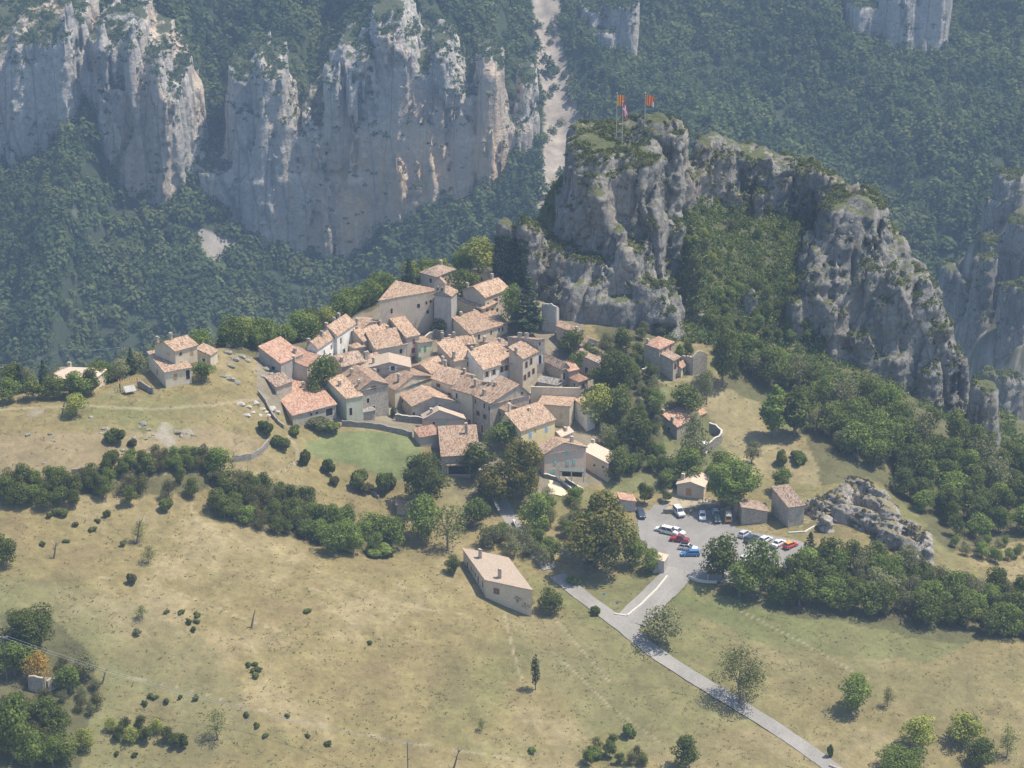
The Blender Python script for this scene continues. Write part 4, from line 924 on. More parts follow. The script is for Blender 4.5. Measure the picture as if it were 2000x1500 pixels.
WM = {'cream': wall_mat('cream render', (0.590,0.507,0.366), .4), 'ochre': wall_mat('ochre render', (0.590,0.484,0.295), .3), 'beige': wall_mat('beige render', (0.519,0.443,0.342), .45),
 'pink': wall_mat('pink render', (0.614,0.472,0.366), .25), 'stone': wall_mat('rubble stone', (0.40,0.35,0.275), .45, .7), 'grey': wall_mat('grey weathered render', (0.401,0.378,0.342), .7, .3),
 'white': wall_mat('white render', (0.779,0.755,0.684), .5), 'yellow': wall_mat('yellow render', (0.708,0.590,0.319), .2), 'green': wall_mat('greenish render', (0.543,0.531,0.389), .4), 'sand': wall_mat('sand render', (0.590,0.496,0.366), .1),
 'blue': wall_mat('blue grey render', (0.425,0.448,0.519), .3), 'old': wall_mat('streaked old render', (0.472,0.413,0.319), .95, .4, (.13,.12,.11))}
def roof_mat(name, a, b_, c_, lich, amt=1.0):
    m, n, b = new_mat(name); uv = nd(n, 'ShaderNodeTexCoord').outputs['UV']
    v = nd(n, 'ShaderNodeTexVoronoi', feature='F1'); n.links.new(mapping(n, uv, (4.2, 2.1, 1)), v.inputs['Vector']); v.inputs['Scale'].default_value = 1
    bw = nd(n, 'ShaderNodeRGBToBW'); n.links.new(v.outputs['Color'], bw.inputs[0])
    ramp = nd(n, 'ShaderNodeValToRGB'); n.links.new(bw.outputs[0], ramp.inputs[0]); e = ramp.color_ramp.elements
    e[0].position = .22; e[0].color = (*c_, 1); e[1].position = .78; e[1].color = (*b_, 1); k = e.new(.45); k.color = (*a, 1)
    oi = nd(n, 'ShaderNodeObjectInfo').outputs['Random']
    c = mixc(n, amt, a, ramp.outputs[0])
    q = noise_n(n, mapping(n, uv, (1, .45, 1)), .55, 5, .7); c = mixc(n, mapr(n, q, .52, .68, 0, .6*amt), c, lich)
    c = mixc(n, 1.0, c, mapr(n, oi, 0, 1, .78, 1.12), 'MULTIPLY')
    wv = nd(n, 'ShaderNodeTexWave', wave_type='BANDS', bands_direction='X'); n.links.new(uv, wv.inputs['Vector']); wv.inputs['Scale'].default_value = 1.35; wv.inputs['Distortion'].default_value = .6
    c = mixc(n, 1.0, c, mapr(n, wv.outputs['Fac'], 0, 1, .72, 1.12), 'MULTIPLY')
    n.links.new(c, b.inputs['Base Color']); bump(n, b, wv.outputs['Fac'], .6, .08); return m
RM = {'old': roof_mat('weathered clay tiles', (.42,.275,.18), (.53,.395,.28), (.21,.135,.095), (.38,.315,.235)),
 'pale': roof_mat('pale new clay tiles', (.60,.475,.36), (.66,.54,.42), (.50,.385,.29), (.58,.48,.37), .6),
 'red': roof_mat('red clay tiles', (.42,.235,.155), (.52,.36,.26), (.27,.145,.105), (.41,.31,.235)),
 'brown': roof_mat('brown clay tiles', (.36,.25,.18), (.50,.38,.29), (.17,.12,.09), (.36,.31,.24)),
 'grey': roof_mat('grey stone slabs', (.36,.32,.28), (.48,.44,.38), (.22,.20,.18), (.40,.37,.31))}
def plain(name, col, rough=.7, metal=0, var=.12):
    m, n, b = new_mat(name); tc = nd(n, 'ShaderNodeTexCoord').outputs['Object']
    n.links.new(mixc(n, 1.0, col, mapr(n, noise_n(n, tc, 3, 3), .3, .7, 1-var, 1+var), 'MULTIPLY'), b.inputs['Base Color'])
    b.inputs['Roughness'].default_value = rough; b.inputs['Metallic'].default_value = metal; return m
M_PANE = plain('dark window pane', (.03,.032,.035), .15); M_DARK = plain('dark opening', (.025,.022,.02), .9)
M_FRAME = plain('pale plaster surround', (.62,.57,.48)); M_WOOD = plain('orange brown wood', (.42,.22,.09)); M_METAL = plain('galvanised metal', (.55,.56,.57), .4, .6)
SH = {'r': plain('dark red shutter paint', (.22,.05,.045)), 'o': plain('orange wood shutters', (.44,.24,.10)), 'b': plain('light blue shutter paint', (.28,.42,.60)),
 't': plain('turquoise shutter paint', (.30,.50,.42)), 'g': plain('green shutter paint', (.14,.30,.17)), 'w': plain('white shutter paint', (.72,.72,.70)), 'n': plain('brown shutter paint', (.20,.12,.08)), 'k': plain('grey shutter paint', (.30,.30,.30)), 'y': plain('sand shutter paint', (.42,.36,.22))}
class MB:
    def __init__(s): s.V = []; s.Q = []; s.uv = []
    def quad(s, *p, uv=None):
        o = len(s.V); s.V += [tuple(q) for q in p]; s.Q.append(tuple(range(o, o+len(p)))); s.uv += uv or [(q[0], q[1]) for q in p]
    def obox(s, c, ax, ay, az):
        c, ax, ay, az = map(Vector, (c, ax, ay, az))
        P = {(i, j, k): c+ax*i+ay*j+az*k for i in (-1, 1) for j in (-1, 1) for k in (-1, 1)}
        for f in (((-1,-1,-1),(-1,1,-1),(1,1,-1),(1,-1,-1)), ((-1,-1,1),(1,-1,1),(1,1,1),(-1,1,1)), ((-1,-1,-1),(1,-1,-1),(1,-1,1),(-1,-1,1)),
                  ((1,-1,-1),(1,1,-1),(1,1,1),(1,-1,1)), ((1,1,-1),(-1,1,-1),(-1,1,1),(1,1,1)), ((-1,1,-1),(-1,-1,-1),(-1,-1,1),(-1,1,1))):
            s.quad(*[P[q] for q in f])
    def box(s, x0, x1, y0, y1, z0, z1): s.obox(((x0+x1)/2, (y0+y1)/2, (z0+z1)/2), ((x1-x0)/2, 0, 0), (0, (y1-y0)/2, 0), (0, 0, (z1-z0)/2))
    def tube(s, path, rad, sides=6):
        V, Q = tube(path, rad, sides); o = len(s.V); s.V += [tuple(v) for v in V]; 
        for q in Q: s.Q.append(tuple(int(i)+o for i in q)); s.uv += [(0, 0)]*4
    def build(s, name, mat, parent=None, smooth=False, loc=None):
        me = bpy.data.meshes.new(name); me.from_pydata([tuple(v) for v in s.V], [], s.Q); me.materials.append(mat)
        ul = me.uv_layers.new(name='uv'); 
        flat = [c for u in s.uv for c in u]
        if len(flat) == len(ul.data)*2: ul.data.foreach_set('uv', flat)
        if smooth: me.polygons.foreach_set('use_smooth', [True]*len(me.polygons))
        me.update(); o = link(name, me, parent)
        if loc is not None: o.location = loc
        return o
def Zc(ox, oy, s): return lambda x, y: (ox+x/s, oy+y/s)
Z1 = Zc(480,480,3.947); Z2 = Zc(780,480,4.688); Z3 = Zc(760,680,4.411); Z4 = Zc(1040,580,4.688); Z5 = Zc(1180,880,4.688); Z6 = Zc(240,620,6.25); Z7 = Zc(860,1040,7.692); Z8 = Zc(1160,620,5.0); ZI = Zc(0,0,1.0); Z9 = Zc(1000,900,8.333)
def house(label, z, A, B, C, h, roof='AC', rise=None, wall='beige', tiles='old', rp=.5, wins=(), chim=(), name='village_house', depth=8, ov=.32, cat='house', group=None, fnd=3.0, tmin=330, ztop=None, sk=True, taper=0):
    pa = z(*A)
    if ztop is None: a = ground_at(*pa, h=h, tmin=tmin)
    else: a = Vector(on_plane(*pa, ztop))
    E = a.z
    b = Vector(on_plane(*z(*B), E)) if B else None; c = Vector(on_plane(*z(*C), E)) if C else None
    if b is None: v = (c-a); b = a+Vector((-v.y, v.x, 0)).normalized()*depth
    if c is None: v = (b-a); c = a+Vector((v.y, -v.x, 0)).normalized()*depth
    for k in range(2):                     # pull very skewed corners part of the way to a right angle
        eb, ec = (b-a), (c-a); co = eb.normalized().dot(ec.normalized())
        if sk and abs(co) > .22:
            if eb.length > ec.length: b_ = eb.normalized(); ec2 = ec-b_*ec.dot(b_)*.45; c = a+ec2
            else: c_ = ec.normalized(); eb2 = eb-c_*eb.dot(c_)*.45; b = a+eb2
    eb, ec = b-a, c-a; LB, LC = eb.length, ec.length
    base = gz(a.x, a.y); zb = min([gz(*(a+eb*v+ec*u).xy) for u in (0, 1) for v in (0, 1)]+[base])-1.2
    zb = min(zb, base-.6)
    if E-h < zb: zb = E-h-.5
    org = Vector((a.x, a.y, E-h)); root = empty(name, org)
    half = {'AC': LB*min(rp, 1-rp), 'AB': LC*min(rp, 1-rp), 'shedC': LB, 'shedB': LC, 'hip': min(LB, LC)/2, 'flat': 1, 'shedBack': LB, 'shedA': LC}[roof]
    if rise is None: rise = {'flat': .02}.get(roof, .30*half if roof in ('AC', 'AB', 'hip') else .27*half)
    def hz(u, v):
        if roof == 'AC': return rise*(v/rp if v < rp else (1-v)/(1-rp))
        if roof == 'AB': return rise*(u/rp if u < rp else (1-u)/(1-rp))
        if roof == 'shedC': return rise*v
        if roof == 'shedB': return rise*u
        if roof == 'shedBack': return -rise*v
        if roof == 'shedA': return -rise*u
        if roof == 'hip': return min(rise, rise*min(u*LC, (1-u)*LC, v*LB, (1-v)*LB)/(min(LB, LC)/2))
        return 0
    if taper:
        hz0 = hz; hz = lambda u, v: hz0(u, v)*(1-taper*(1-v))
    P = lambda u, v, zz: a+ec*u*(1-taper*(1-v))+eb*v-org+Vector((0, 0, zz-E))
    # walls
    W = MB(); zt = lambda u, v: E+hz(u, v)-.03
    def wallface(p0, p1, mid=None):
        pts = [P(*p0, zb), P(*p1, zb), P(*p1, zt(*p1))]
        if mid: pts.append(P(*mid, zt(*mid)))
        pts.append(P(*p0, zt(*p0))); L = (pts[1]-pts[0]).length
        W.quad(*pts, uv=[(0, 0)]*len(pts))
    wallface((0, 0), (1, 0), (rp, 0) if roof == 'AB' else None); wallface((0, 1), (0, 0), (0, rp) if roof == 'AC' else None)
    wallface((1, 1), (0, 1), (rp, 1) if roof == 'AB' else None); wallface((1, 0), (1, 1), (1, rp) if roof == 'AC' else None)
    W.build('wall', WM[wall], root)
    # roof
    T_ = MB(); ou, ovv = ov/LC, ov/LB; th = .16; rs = rnd.random()*50
    us = sorted(set([-ou, 1+ou] + ([rp] if roof == 'AB' else []))); vs = sorted(set([-ovv, 1+ovv] + ([rp] if roof == 'AC' else [])))
    def dens(L, s, n):
        out = []
        for p, q in zip(L[:-1], L[1:]):
            k = max(1, int(round((q-p)*s/1.3)));  out += [p+(q-p)*i/k for i in range(k)]
        return out+[L[-1]]
    if roof == 'hip':
        k = min(LB, LC)/2; us = [-ou, k/LC, 1-k/LC, 1+ou] if LC > LB+.1 else [-ou, .5, 1+ou]; vs = [-ovv, k/LB, 1-k/LB, 1+ovv] if LB > LC+.1 else [-ovv, .5, 1+ovv]
        def zz(u, v):
            return E+min(rise, rise*min(u*LC, (1-u)*LC, v*LB, (1-v)*LB)/k)+.06
        nu, nv = us, vs; r0 = [(0, 0), (1, 0), (1, 1), (0, 1)]
        lo = [P(-ou, -ovv, E-.09*1), P(1+ou, -ovv, E-.09), P(1+ou, 1+ovv, E-.09), P(-ou, 1+ovv, E-.09)]
        if LC >= LB: q0, q1 = P(k/LC, .5, E+rise), P(1-k/LC, .5, E+rise); faces = [((0, 1), q1, q0), ((2, 3), q0, q1), ((1, 2), q1, None), ((3, 0), q0, None)]
        else: q0, q1 = P(.5, k/LB, E+rise), P(.5, 1-k/LB, E+rise); faces = [((0, 1), q0, None), ((2, 3), q1, None), ((1, 2), q1, q0), ((3, 0), q0, q1)]
        up = Vector((0, 0, th))
        for (i, j), p, q in faces:
            pts = [lo[i]+up, lo[j]+up, p+up]+([q+up] if q else []); ex = (pts[1]-pts[0]).normalized()
            T_.quad(*pts, uv=[((x-pts[0]).dot(ex)+rs, ((x-pts[0])-ex*(x-pts[0]).dot(ex)).length+rs) for x in pts])
            T_.quad(lo[i], lo[j], lo[j]+up, lo[i]+up)
        T_.quad(*lo[::-1])
    else:
        nu, nv = dens(us, LC, 0), dens(vs, LB, 0)
        def pt(u, v, dzz): 
            q = a+ec*u+eb*v; s_ = .07*float(noise3(q.x*.35, q.y*.35, rs)) + .03*float(noise3(q.x*1.2, q.y*1.2, rs))
            return P(u, v, E+hz(u, v)+dzz+s_)
        along_v = roof in ('AC', 'shedC', 'shedBack', 'flat')
        for i in range(len(nu)-1):
            for j in range(len(nv)-1):
                c4 = [(nu[i], nv[j]), (nu[i+1], nv[j]), (nu[i+1], nv[j+1]), (nu[i], nv[j+1])]
                uvs = [((u*LC+rs, v*LB+rs) if along_v else (v*LB+rs, u*LC+rs)) for u, v in c4]
                T_.quad(*[pt(u, v, th) for u, v in c4], uv=uvs)
        for e in ([(u, nv[0]) for u in nu], [(u, nv[-1]) for u in nu][::-1], [(nu[0], v) for v in nv][::-1], [(nu[-1], v) for v in nv]):
            for p, q in zip(e[:-1], e[1:]): T_.quad(pt(*p, -.04), pt(*q, -.04), pt(*q, th), pt(*p, th))
        m = len(nu); 
        for i in range(len(vs)-1): T_.quad(P(us[0], vs[i], E+hz(us[0], vs[i])-.04), P(us[0], vs[i+1], E+hz(us[0], vs[i+1])-.04), P(us[-1], vs[i+1], E+hz(us[-1], vs[i+1])-.04), P(us[-1], vs[i], E+hz(us[-1], vs[i])-.04))
    ro = T_.build('roof', RM[tiles], root)
    for u, v, ch in chim:
        K = MB(); q = P(u, v, E+hz(u, v)); ax = ec.normalized()*.32; ay = eb.normalized()*.38
        K.obox(q+Vector((0, 0, ch/2-.3)), ax, ay, (0, 0, ch/2+.3)); K.obox(q+Vector((0, 0, ch+.06)), ax*1.25, ay*1.25, (0, 0, .07))
        for sg in (-1, 1): K.obox(q+ax*.7*sg+Vector((0, 0, ch+.24)), ax*.2, ay*.8, (0, 0, .12))
        K.obox(q+Vector((0, 0, ch+.4)), ax*1.1, ay*1.1, (0, 0, .05)); K.build('chimney', WM['beige' if wall in ('pink','ochre','yellow','sand') else 'stone'], ro)
    for wn in wins:
        face, t, dz, ww, wh, st = wn; ex = (eb if face == 'B' else ec).normalized(); L = LB if face == 'B' else LC
        nrm = -(ec - ex*ec.dot(ex)).normalized() if face == 'B' else -(eb - ex*eb.dot(ex)).normalized()
        c0 = a-org+ex*(t*L)+Vector((0, 0, -dz)); up = Vector((0, 0, 1)); door = st[0] == 'D'
        f = MB(); pad = .11 if st[0] in 'wD' or st[-1] == 'w' else .05
        f.obox(c0+nrm*.01, ex*(ww/2+pad), nrm*.02, up*(wh/2+pad))
        fo = f.build('door' if door else 'window', M_FRAME if pad > .1 else WM[wall], root)
        g = MB(); g.obox(c0+nrm*.024, ex*(ww/2), nrm*.012, up*(wh/2))
        if door: g.build('door_leaf_or_dark_opening', SH.get(st[1:2], M_DARK) if len(st) > 1 else M_DARK, fo)  # without a paint colour, a near-black panel stands for shade in the opening
        elif st[0] == 's':
            for sg in (-1, 1):
                g = MB(); g.obox(c0+ex*sg*ww*.255+nrm*.04, ex*(ww*.245), nrm*.025, up*(wh/2)); g.build('shutter', SH[st[1]], fo)
        else:
            g.build('pane', M_PANE, fo)
            if st[0] == 'o':
                for sg in (-1, 1):
                    g = MB(); g.obox(c0+ex*sg*(ww*.76)+nrm*.05, ex*(ww*.24), nrm*.03, up*(wh/2)); g.build('shutter', SH[st[1]], fo)
    tag(root, label, cat, group); root['_d'] = 0; del root['_d']
    return root, a, b, c, E
# ================================================================ THE VILLAGE (corner points read off the photograph)
house('church with large bare rendered wall and triangular tiled roof at the top of the village', Z1, (1440,354),(1032,420),(1560,300), 11.0,'shedB',rise=3.2,wall='beige',sk=False,taper=.86,name='church',cat='church',
  wins=[('B',.27,3.4,.9,1.1,'d'),('B',.12,2.9,.5,.9,'d'),('B',.04,2.7,.6,.9,'d'),('B',.10,5.6,.7,1.0,'d'),('B',.78,3.6,.6,1.4,'d')])
def belfry():
    _, a, b, c, E = house('narrow church front block with a twin arched bell gable', Z2, (318,445),None,(474,462), 11.5,'AB',rise=1.2,wall='grey',depth=4.5,name='bell_tower',cat='bell tower')
    ex = (c-a).normalized(); dp = (b-a).normalized(); L = (c-a).length; M = MB(); o = a+ex*.1; t = dp*.45; up = Vector((0, 0, 1)); Wd = min(L*.62, 3.6)
    root = [o_ for o_ in C.objects if o_.name == 'bell_tower'][0]; org = root.location; o = o-org
    piers = [0, .22, .39, .61, .78, 1.0]; H = 3.3
    for p, q in ((0, .2), (.40, .60), (.80, 1.0)): M.obox(o+ex*Wd*(p+q)/2+t+up*H/2, ex*Wd*(q-p)/2, t, up*H/2)
    M.obox(o+ex*Wd/2+t+up*.35, ex*Wd*.499, t*.99, up*.35); 
    for cx in (.3, .7):
        for s in range(7):
            an = math.pi*(s+.5)/7; M.obox(o+ex*(Wd*cx+math.cos(an)*Wd*.13)+t+up*(2.35+math.sin(an)*.65+.15), ex*Wd*.035, t*.97, up*.22)
    M.quad(o+up*H, o+ex*Wd+up*H, o+ex*Wd*.5+up*(H+1.5)); M.quad(o+2*t+up*H, o+ex*Wd*.5+2*t+up*(H+1.5), o+ex*Wd+2*t+up*H); M.obox(o+ex*Wd/2+t+up*(H-.1), ex*Wd*.5, t*1.01, up*.12)
    M.build('bell_gable', WM['beige'], root)
    K = MB(); ap = o+ex*Wd*.5+up*(H+1.62)
    for e in (o-ex*.2+up*(H-.05), o+ex*(Wd+.2)+up*(H-.05)): K.quad(e-t*.3, e+t*2.3, ap+t*2.3, ap-t*.3); K.quad(e-t*.3+up*.14, ap-t*.3+up*.14, ap+t*2.3+up*.14, e+t*2.3+up*.14); K.quad(e-t*.3, ap-t*.3, ap-t*.3+up*.14, e-t*.3+up*.14)
    K.build('gable_coping', RM['red'], root)
    for cx in (.3, .7):
        B_ = MB(); cc = o+ex*Wd*cx+t+up*1.6; B_.tube([cc-up*.45, cc-up*.3, cc, cc+up*.3, cc+up*.4], [.42, .36, .26, .2, .04], 10); B_.build('bell', plain('bronze', (.12,.10,.06), .5, .6) if cx == .3 else bpy.data.materials['bronze'], root, smooth=True)
belfry()
house('house with pale hipped roof standing behind the church', Z2, (338,284),(192,243),(512,214), 7.5,'hip',rise=1.3,wall='beige',tiles='brown',chim=[(.75,.6,1.1)],wins=[('B',.35,1.6,.9,1.3,'w'),('B',.3,4.2,.9,1.3,'d'),('C',.7,1.4,.8,1,'d')])
house('topmost small house with low tiled roof beneath the ivy covered rock fins', Z2, (852,308),(722,263),(1075,246), 4.2,'AC',rise=1.2,wall='ochre',chim=[],wins=[('B',.75,1.1,.8,1.1,'oy')])
house('tall house with broad tiled roof and dark shutters above the terrace house', Z2, (786,472),(580,402),(1005,392), 7.0,'AC',rise=2.0,wall='beige',chim=[(.85,.6,1.4),(.1,.9,1.2)],wins=[('C',.42,2.3,.9,1.9,'or'),('C',.12,2.3,.6,1.0,'d'),('C',.5,5.0,.8,1.2,'d')])
house('ochre house with a stepped roof and red shutters next to the church facade', Z2, (768,580),(506,482),(888,548), 4.6,'shedB',rise=.9,wall='ochre',chim=[(.8,.95,1.6)],wins=[('B',.18,1.1,1.3,1.1,'or'),('B',.55,4.0,1.4,1.0,'sr'),('C',.3,1.2,1.0,1.9,'Dr'),('C',.7,1.2,.9,1.5,'d')])
house('long house with one broad mottled roof slope in the middle of the upper village', Z2, (653,810),(502,705),(990,708), 5.2,'AC',rise=2.1,rp=.9,wall='cream',chim=[(.2,.85,.9),(.62,.95,.8),(.9,.9,1)],wins=[('C',.22,1.5,.8,1.3,'d'),('C',.55,1.3,.6,1.2,'kw'),('C',.77,1.3,.6,1.2,'d'),('C',.86,1.3,.6,1.2,'d'),('C',.9,3.9,1.3,1.4,'D')])
house('low house with square blue framed windows left of the long mottled roof', Z2, (418,918),(305,876),(695,892), 4.4,'AC',rise=1.5,wall='grey',chim=[(.02,.5,1.2),(.35,.9,.9),(.4,.5,1)],wins=[('C',.13,1.7,.7,1.7,'ok'),('C',.32,1.6,.7,1.6,'ok'),('B',.45,2.4,.8,2.0,'Dn')])
house('narrow greenish house front with green shutters', Z2, (302,874),(174,906),None, 4.6,'shedC',rise=.5,wall='green',depth=4.5,wins=[('B',.53,1.6,.8,1.7,'sg'),('B',.9,1.5,.6,1.2,'sg'),('B',.9,4.2,.8,1.2,'sg')])
house('tall house with three dark red windows one above another', Z1, (1240,708),(1062,562),(1338,685), 7.6,'shedC',rise=2.4,wall='beige',chim=[(.8,.8,1.3)],wins=[('C',.55,1.5,.6,1.4,'sr'),('C',.5,4.1,1.1,1.4,'sr'),('C',.5,6.4,1.1,1.4,'sr')])
house('wide house with big mottled roof below the tall red windowed house', Z1, (1000,798),(908,722),(1238,757), 6.0,'AC',rise=2.6,rp=.75,wall='cream',chim=[(.4,.95,1.1),(.75,.9,1.6)],wins=[('B',.35,1.8,.7,1.4,'w'),('C',.82,1.8,.8,1.3,'w'),('C',.82,4.3,.8,1.3,'w')])
house('long back house with wide roof running up to the church wall', Z1, (905,735),(850,640),(1120,640), 6.2,'AC',rise=1.8,wall='beige',chim=[(.1,.9,1),(.8,.3,1)],wins=[])
house('small house wedged between the church corner and the long back house', Z1, (890,640),(862,590),(1022,588), 7.0,'AB',rise=1.0,wall='grey',chim=[(.1,.6,1.5)],wins=[('C',.05,2,.6,1.2,'d')])
house('lower half of the long pale house front at the left edge of the village', Z1, (548,792),(458,792),(702,690), 6.6,'AC',rise=1.8,rp=.6,wall='white',chim=[(.05,.9,1.5),(.5,.5,1)],wins=[('C',.35,2.4,.6,1.3,'d'),('C',.7,2.2,.6,1.3,'d'),('C',.2,5.4,.6,1.3,'Do'),('C',.8,4.9,.6,1.2,'sk')])
house('upper half of the long pale house front, nearest the church', Z1, (703,690),(605,648),(842,598), 8.0,'AC',rise=2.0,rp=.6,wall='white',chim=[(.2,.9,1.1),(.45,.7,1),(.8,.8,1.4)],wins=[('C',.2,2.2,.7,1.6,'w'),('C',.9,2.0,.6,1.4,'w'),('C',.35,5.8,.7,1.6,'ok')])
house('small tiled porch roof beside the long pale house front', Z1, (840,790),(788,772),(915,775), 4.6,'hip',rise=.9,wall='beige',wins=[])
house('left wing of the low grey end house with orange roof and skylight', Z1, (270,912),(102,870),None, 4.4,'shedC',rise=3.2,wall='grey',tiles='red',depth=9,chim=[(.8,.15,1.1)],wins=[('B',.35,1.6,1.1,1.0,'d')],ov=.15)
house('right wing of the low grey end house beside the bushy tree', Z1, (472,936),(272,914),None, 5.4,'shedC',rise=2.0,wall='beige',tiles='red',depth=9,chim=[(.02,.5,1.2)],wins=[('B',.75,3.0,.6,2.6,'D')],ov=.15)
house('tiny shed with brown tiled roof above the red roofed barn', Z1, (235,1087),(157,1042),(356,1047), 2.3,'shedC',rise=.9,wall='stone',tiles='brown',name='shed',cat='shed',wins=[])
house('red roofed barn with skylights at the left edge of the village', Z1, (362,1308),(165,1112),(695,1222), 2.9,'shedC',rise=2.3,wall='stone',tiles='red',name='barn',cat='barn',chim=[(.35,.75,1.2),(.62,.62,1.2)],wins=[('C',.84,1.6,2.0,1.9,'D'),('C',.55,1.0,.7,.6,'d'),('C',.42,1.0,.6,.6,'d'),('C',.05,1.9,.9,1.5,'Dy')])
house('house with a long white gable edge and greenish side wall', Z1, (775,1182),(617,1062),(903,1156), 6.4,'shedC',rise=1.5,wall='green',chim=[(.3,.55,1.2)],wins=[('C',.25,3.6,.8,2.0,'D')],ov=.2)
house('stone gabled house with pale window surrounds', Z1, (872,1112),(742,998),(1098,1064), 7.6,'AB',rise=2.0,rp=.45,wall='stone',chim=[(.1,.15,1.2),(.2,.75,1.2)],wins=[('C',.5,.2,.8,.8,'or'),('C',.30,3.4,.8,1.3,'w'),('C',.48,6.3,.9,2.3,'w')])
house('small flat canopy porch in front of the greenish side wall', Z1, (838,1275),(782,1256),(896,1246), 2.6,'shedC',rise=.3,wall='green',tiles='grey',name='porch',cat='porch',wins=[('B',.4,1.4,1.0,1.9,'D')])
house('little grey outbuilding with flat slab roof below the stone gable', Z1, (905,1282),None,(992,1268), 2.2,'shedC',rise=.3,wall='stone',tiles='grey',depth=3.2,name='outbuilding',cat='shed',wins=[])
house('house with brown roof and small attic window right of the bushy tree', Z1, (743,932),(640,860),(903,882), 4.2,'AC',rise=1.5,wall='beige',tiles='brown',chim=[(.1,.2,1.0)],wins=[('C',.55,1.2,.7,1.1,'or')])
house('small brown roofed house with two chimneys behind the white shuttered house', Z1, (893,925),(855,868),(1048,872), 4.2,'AC',rise=1.1,wall='beige',tiles='old',chim=[(.35,.3,1.7),(.45,.3,1.7)],wins=[])
house('gabled house with a white shuttered attic window', Z1, (915,948),None,(1268,938), 4.6,'AB',rise=1.6,rp=.55,wall='beige',depth=7,tiles='pale',chim=[(.2,.3,1.3)],wins=[('C',.62,.1,1.0,1.2,'ow'),('C',.3,.6,.5,.8,'d')])
house('lean-to with pinkish tiles and pale violet wall', Z1, (1030,1000),None,(1152,998), 3.6,'shedC',rise=.9,wall='blue',tiles='red',depth=3,name='lean_to',cat='lean-to',wins=[])
house('small roof squeezed in behind the stone gabled house', Z1, (985,1030),(862,985),(1010,1020), 4.6,'AC',rise=1.0,wall='beige',tiles='old',wins=[],chim=[(.9,.1,1.8)])
house('gabled house with two pale turquoise shutters', Z1, (1150,1112),(1092,1040),(1443,1004), 5.2,'AB',rise=2.2,rp=.48,wall='cream',chim=[(.2,.25,1.9)],wins=[('C',.50,.6,.8,1.4,'st'),('C',.68,.7,.8,1.4,'st')])
house('wide low gabled house with single grey window beneath the turquoise shuttered gable', Z3, (200,500),(66,410),(606,463), 4.4,'AB',rise=2.1,rp=.45,wall='beige',chim=[],wins=[('C',.57,.9,.7,1.5,'kw'),('C',.03,2.2,.5,1.0,'d'),('B',.85,1.2,.9,1.0,'D')])
house('pinkish low gabled house with turquoise door and one small window', Z3, (300,606),(237,574),(651,608), 3.4,'AB',rise=2.3,rp=.38,wall='pink',tiles='pale',chim=[(.2,.4,.8)],wins=[('C',.24,1.3,.6,.8,'w'),('C',.46,1.5,1.1,1.6,'st')])
house('barn with striped tiled roof and open porch beside the green field', Z3, (455,932),(432,762),(772,918), 4.6,'shedC',rise=2.6,wall='stone',tiles='old',name='barn',cat='barn',chim=[(.72,.72,2.6)],wins=[])
house('tiled porch with its shaded opening painted dark at the foot of the striped roof barn', Z3, (500,1007),None,(700,1002), 2.7,'shedC',rise=.9,wall='stone',depth=2.6,name='porch',cat='porch',wins=[('C',.5,1.45,5.2,2.2,'D')])  # the wide dark panel paints the shade under the porch
house('small annex with curved wall at the left side of the striped roof barn', Z3, (268,768),None,(430,738), 2.6,'shedC',rise=.8,wall='beige',tiles='red',depth=4,name='annex',cat='annex',wins=[])
house('cream yellow house with light blue shutters', Z3, (1138,714),(1006,594),(1427,614), 7.4,'AC',rise=2.2,rp=.8,wall='yellow',chim=[(.12,.8,1.9),(.6,.6,.5)],wins=[('C',.27,1.9,.9,1.6,'sb'),('C',.75,1.9,.8,1.6,'sb'),('C',.27,5.4,.9,1.3,'sb'),('C',.42,1.2,.5,.8,'so'),('B',.82,2.0,.7,1.3,'sb'),('B',.82,5.0,.7,1.3,'sb')])
house('pink gabled house with turquoise shutters and a balcony terrace', Z3, (1338,908),(1212,868),(1696,850), 6.4,'AB',rise=2.2,rp=.45,wall='pink',chim=[(.72,.3,1.4)],wins=[('C',.55,.9,.8,1.5,'st'),('C',.26,2.7,.8,1.5,'st'),('C',.56,3.6,.8,1.5,'st'),('C',.72,3.6,.8,1.5,'st'),('C',.18,5.2,1.9,1.3,'st')])
house('flat fronted pink annex with two tiny windows and a pale roof', Z3, (1883,993),(1668,952),None, 5.2,'shedC',rise=2.2,wall='sand',tiles='pale',depth=6,chim=[(.98,.98,.6)],wins=[('B',.53,1.2,.5,.6,'d'),('B',.18,1.2,.5,.6,'d')],ov=.15)
house('little pink outhouse between the cream yellow house and the pink gabled one', Z3, (1480,758),(1407,738),(1580,718), 3.0,'AC',rise=.9,wall='pink',tiles='pale',name='outhouse',cat='annex',wins=[],chim=[(.6,.3,.6)])
house('first house of the street row, farthest up the lane', Z3, (578,326),(384,248),(742,236), 8.6,'AB',rise=1.9,wall='cream',chim=[(.5,.05,1.0),(.6,.9,1.6)],wins=[('B',.72,1.4,.7,1.0,'or'),('B',.28,3.3,1.0,1.5,'sr'),('B',.55,6.2,.8,1.3,'on')])
house('second house of the street row with plain cream front', Z3, (717,398),(579,328),(868,300), 9.6,'AB',rise=1.9,wall='cream',chim=[(.3,.1,1.6),(.7,.6,.8)],wins=[('B',.78,1.6,.6,1.4,'d'),('B',.15,8.2,.9,2.0,'Dn')])
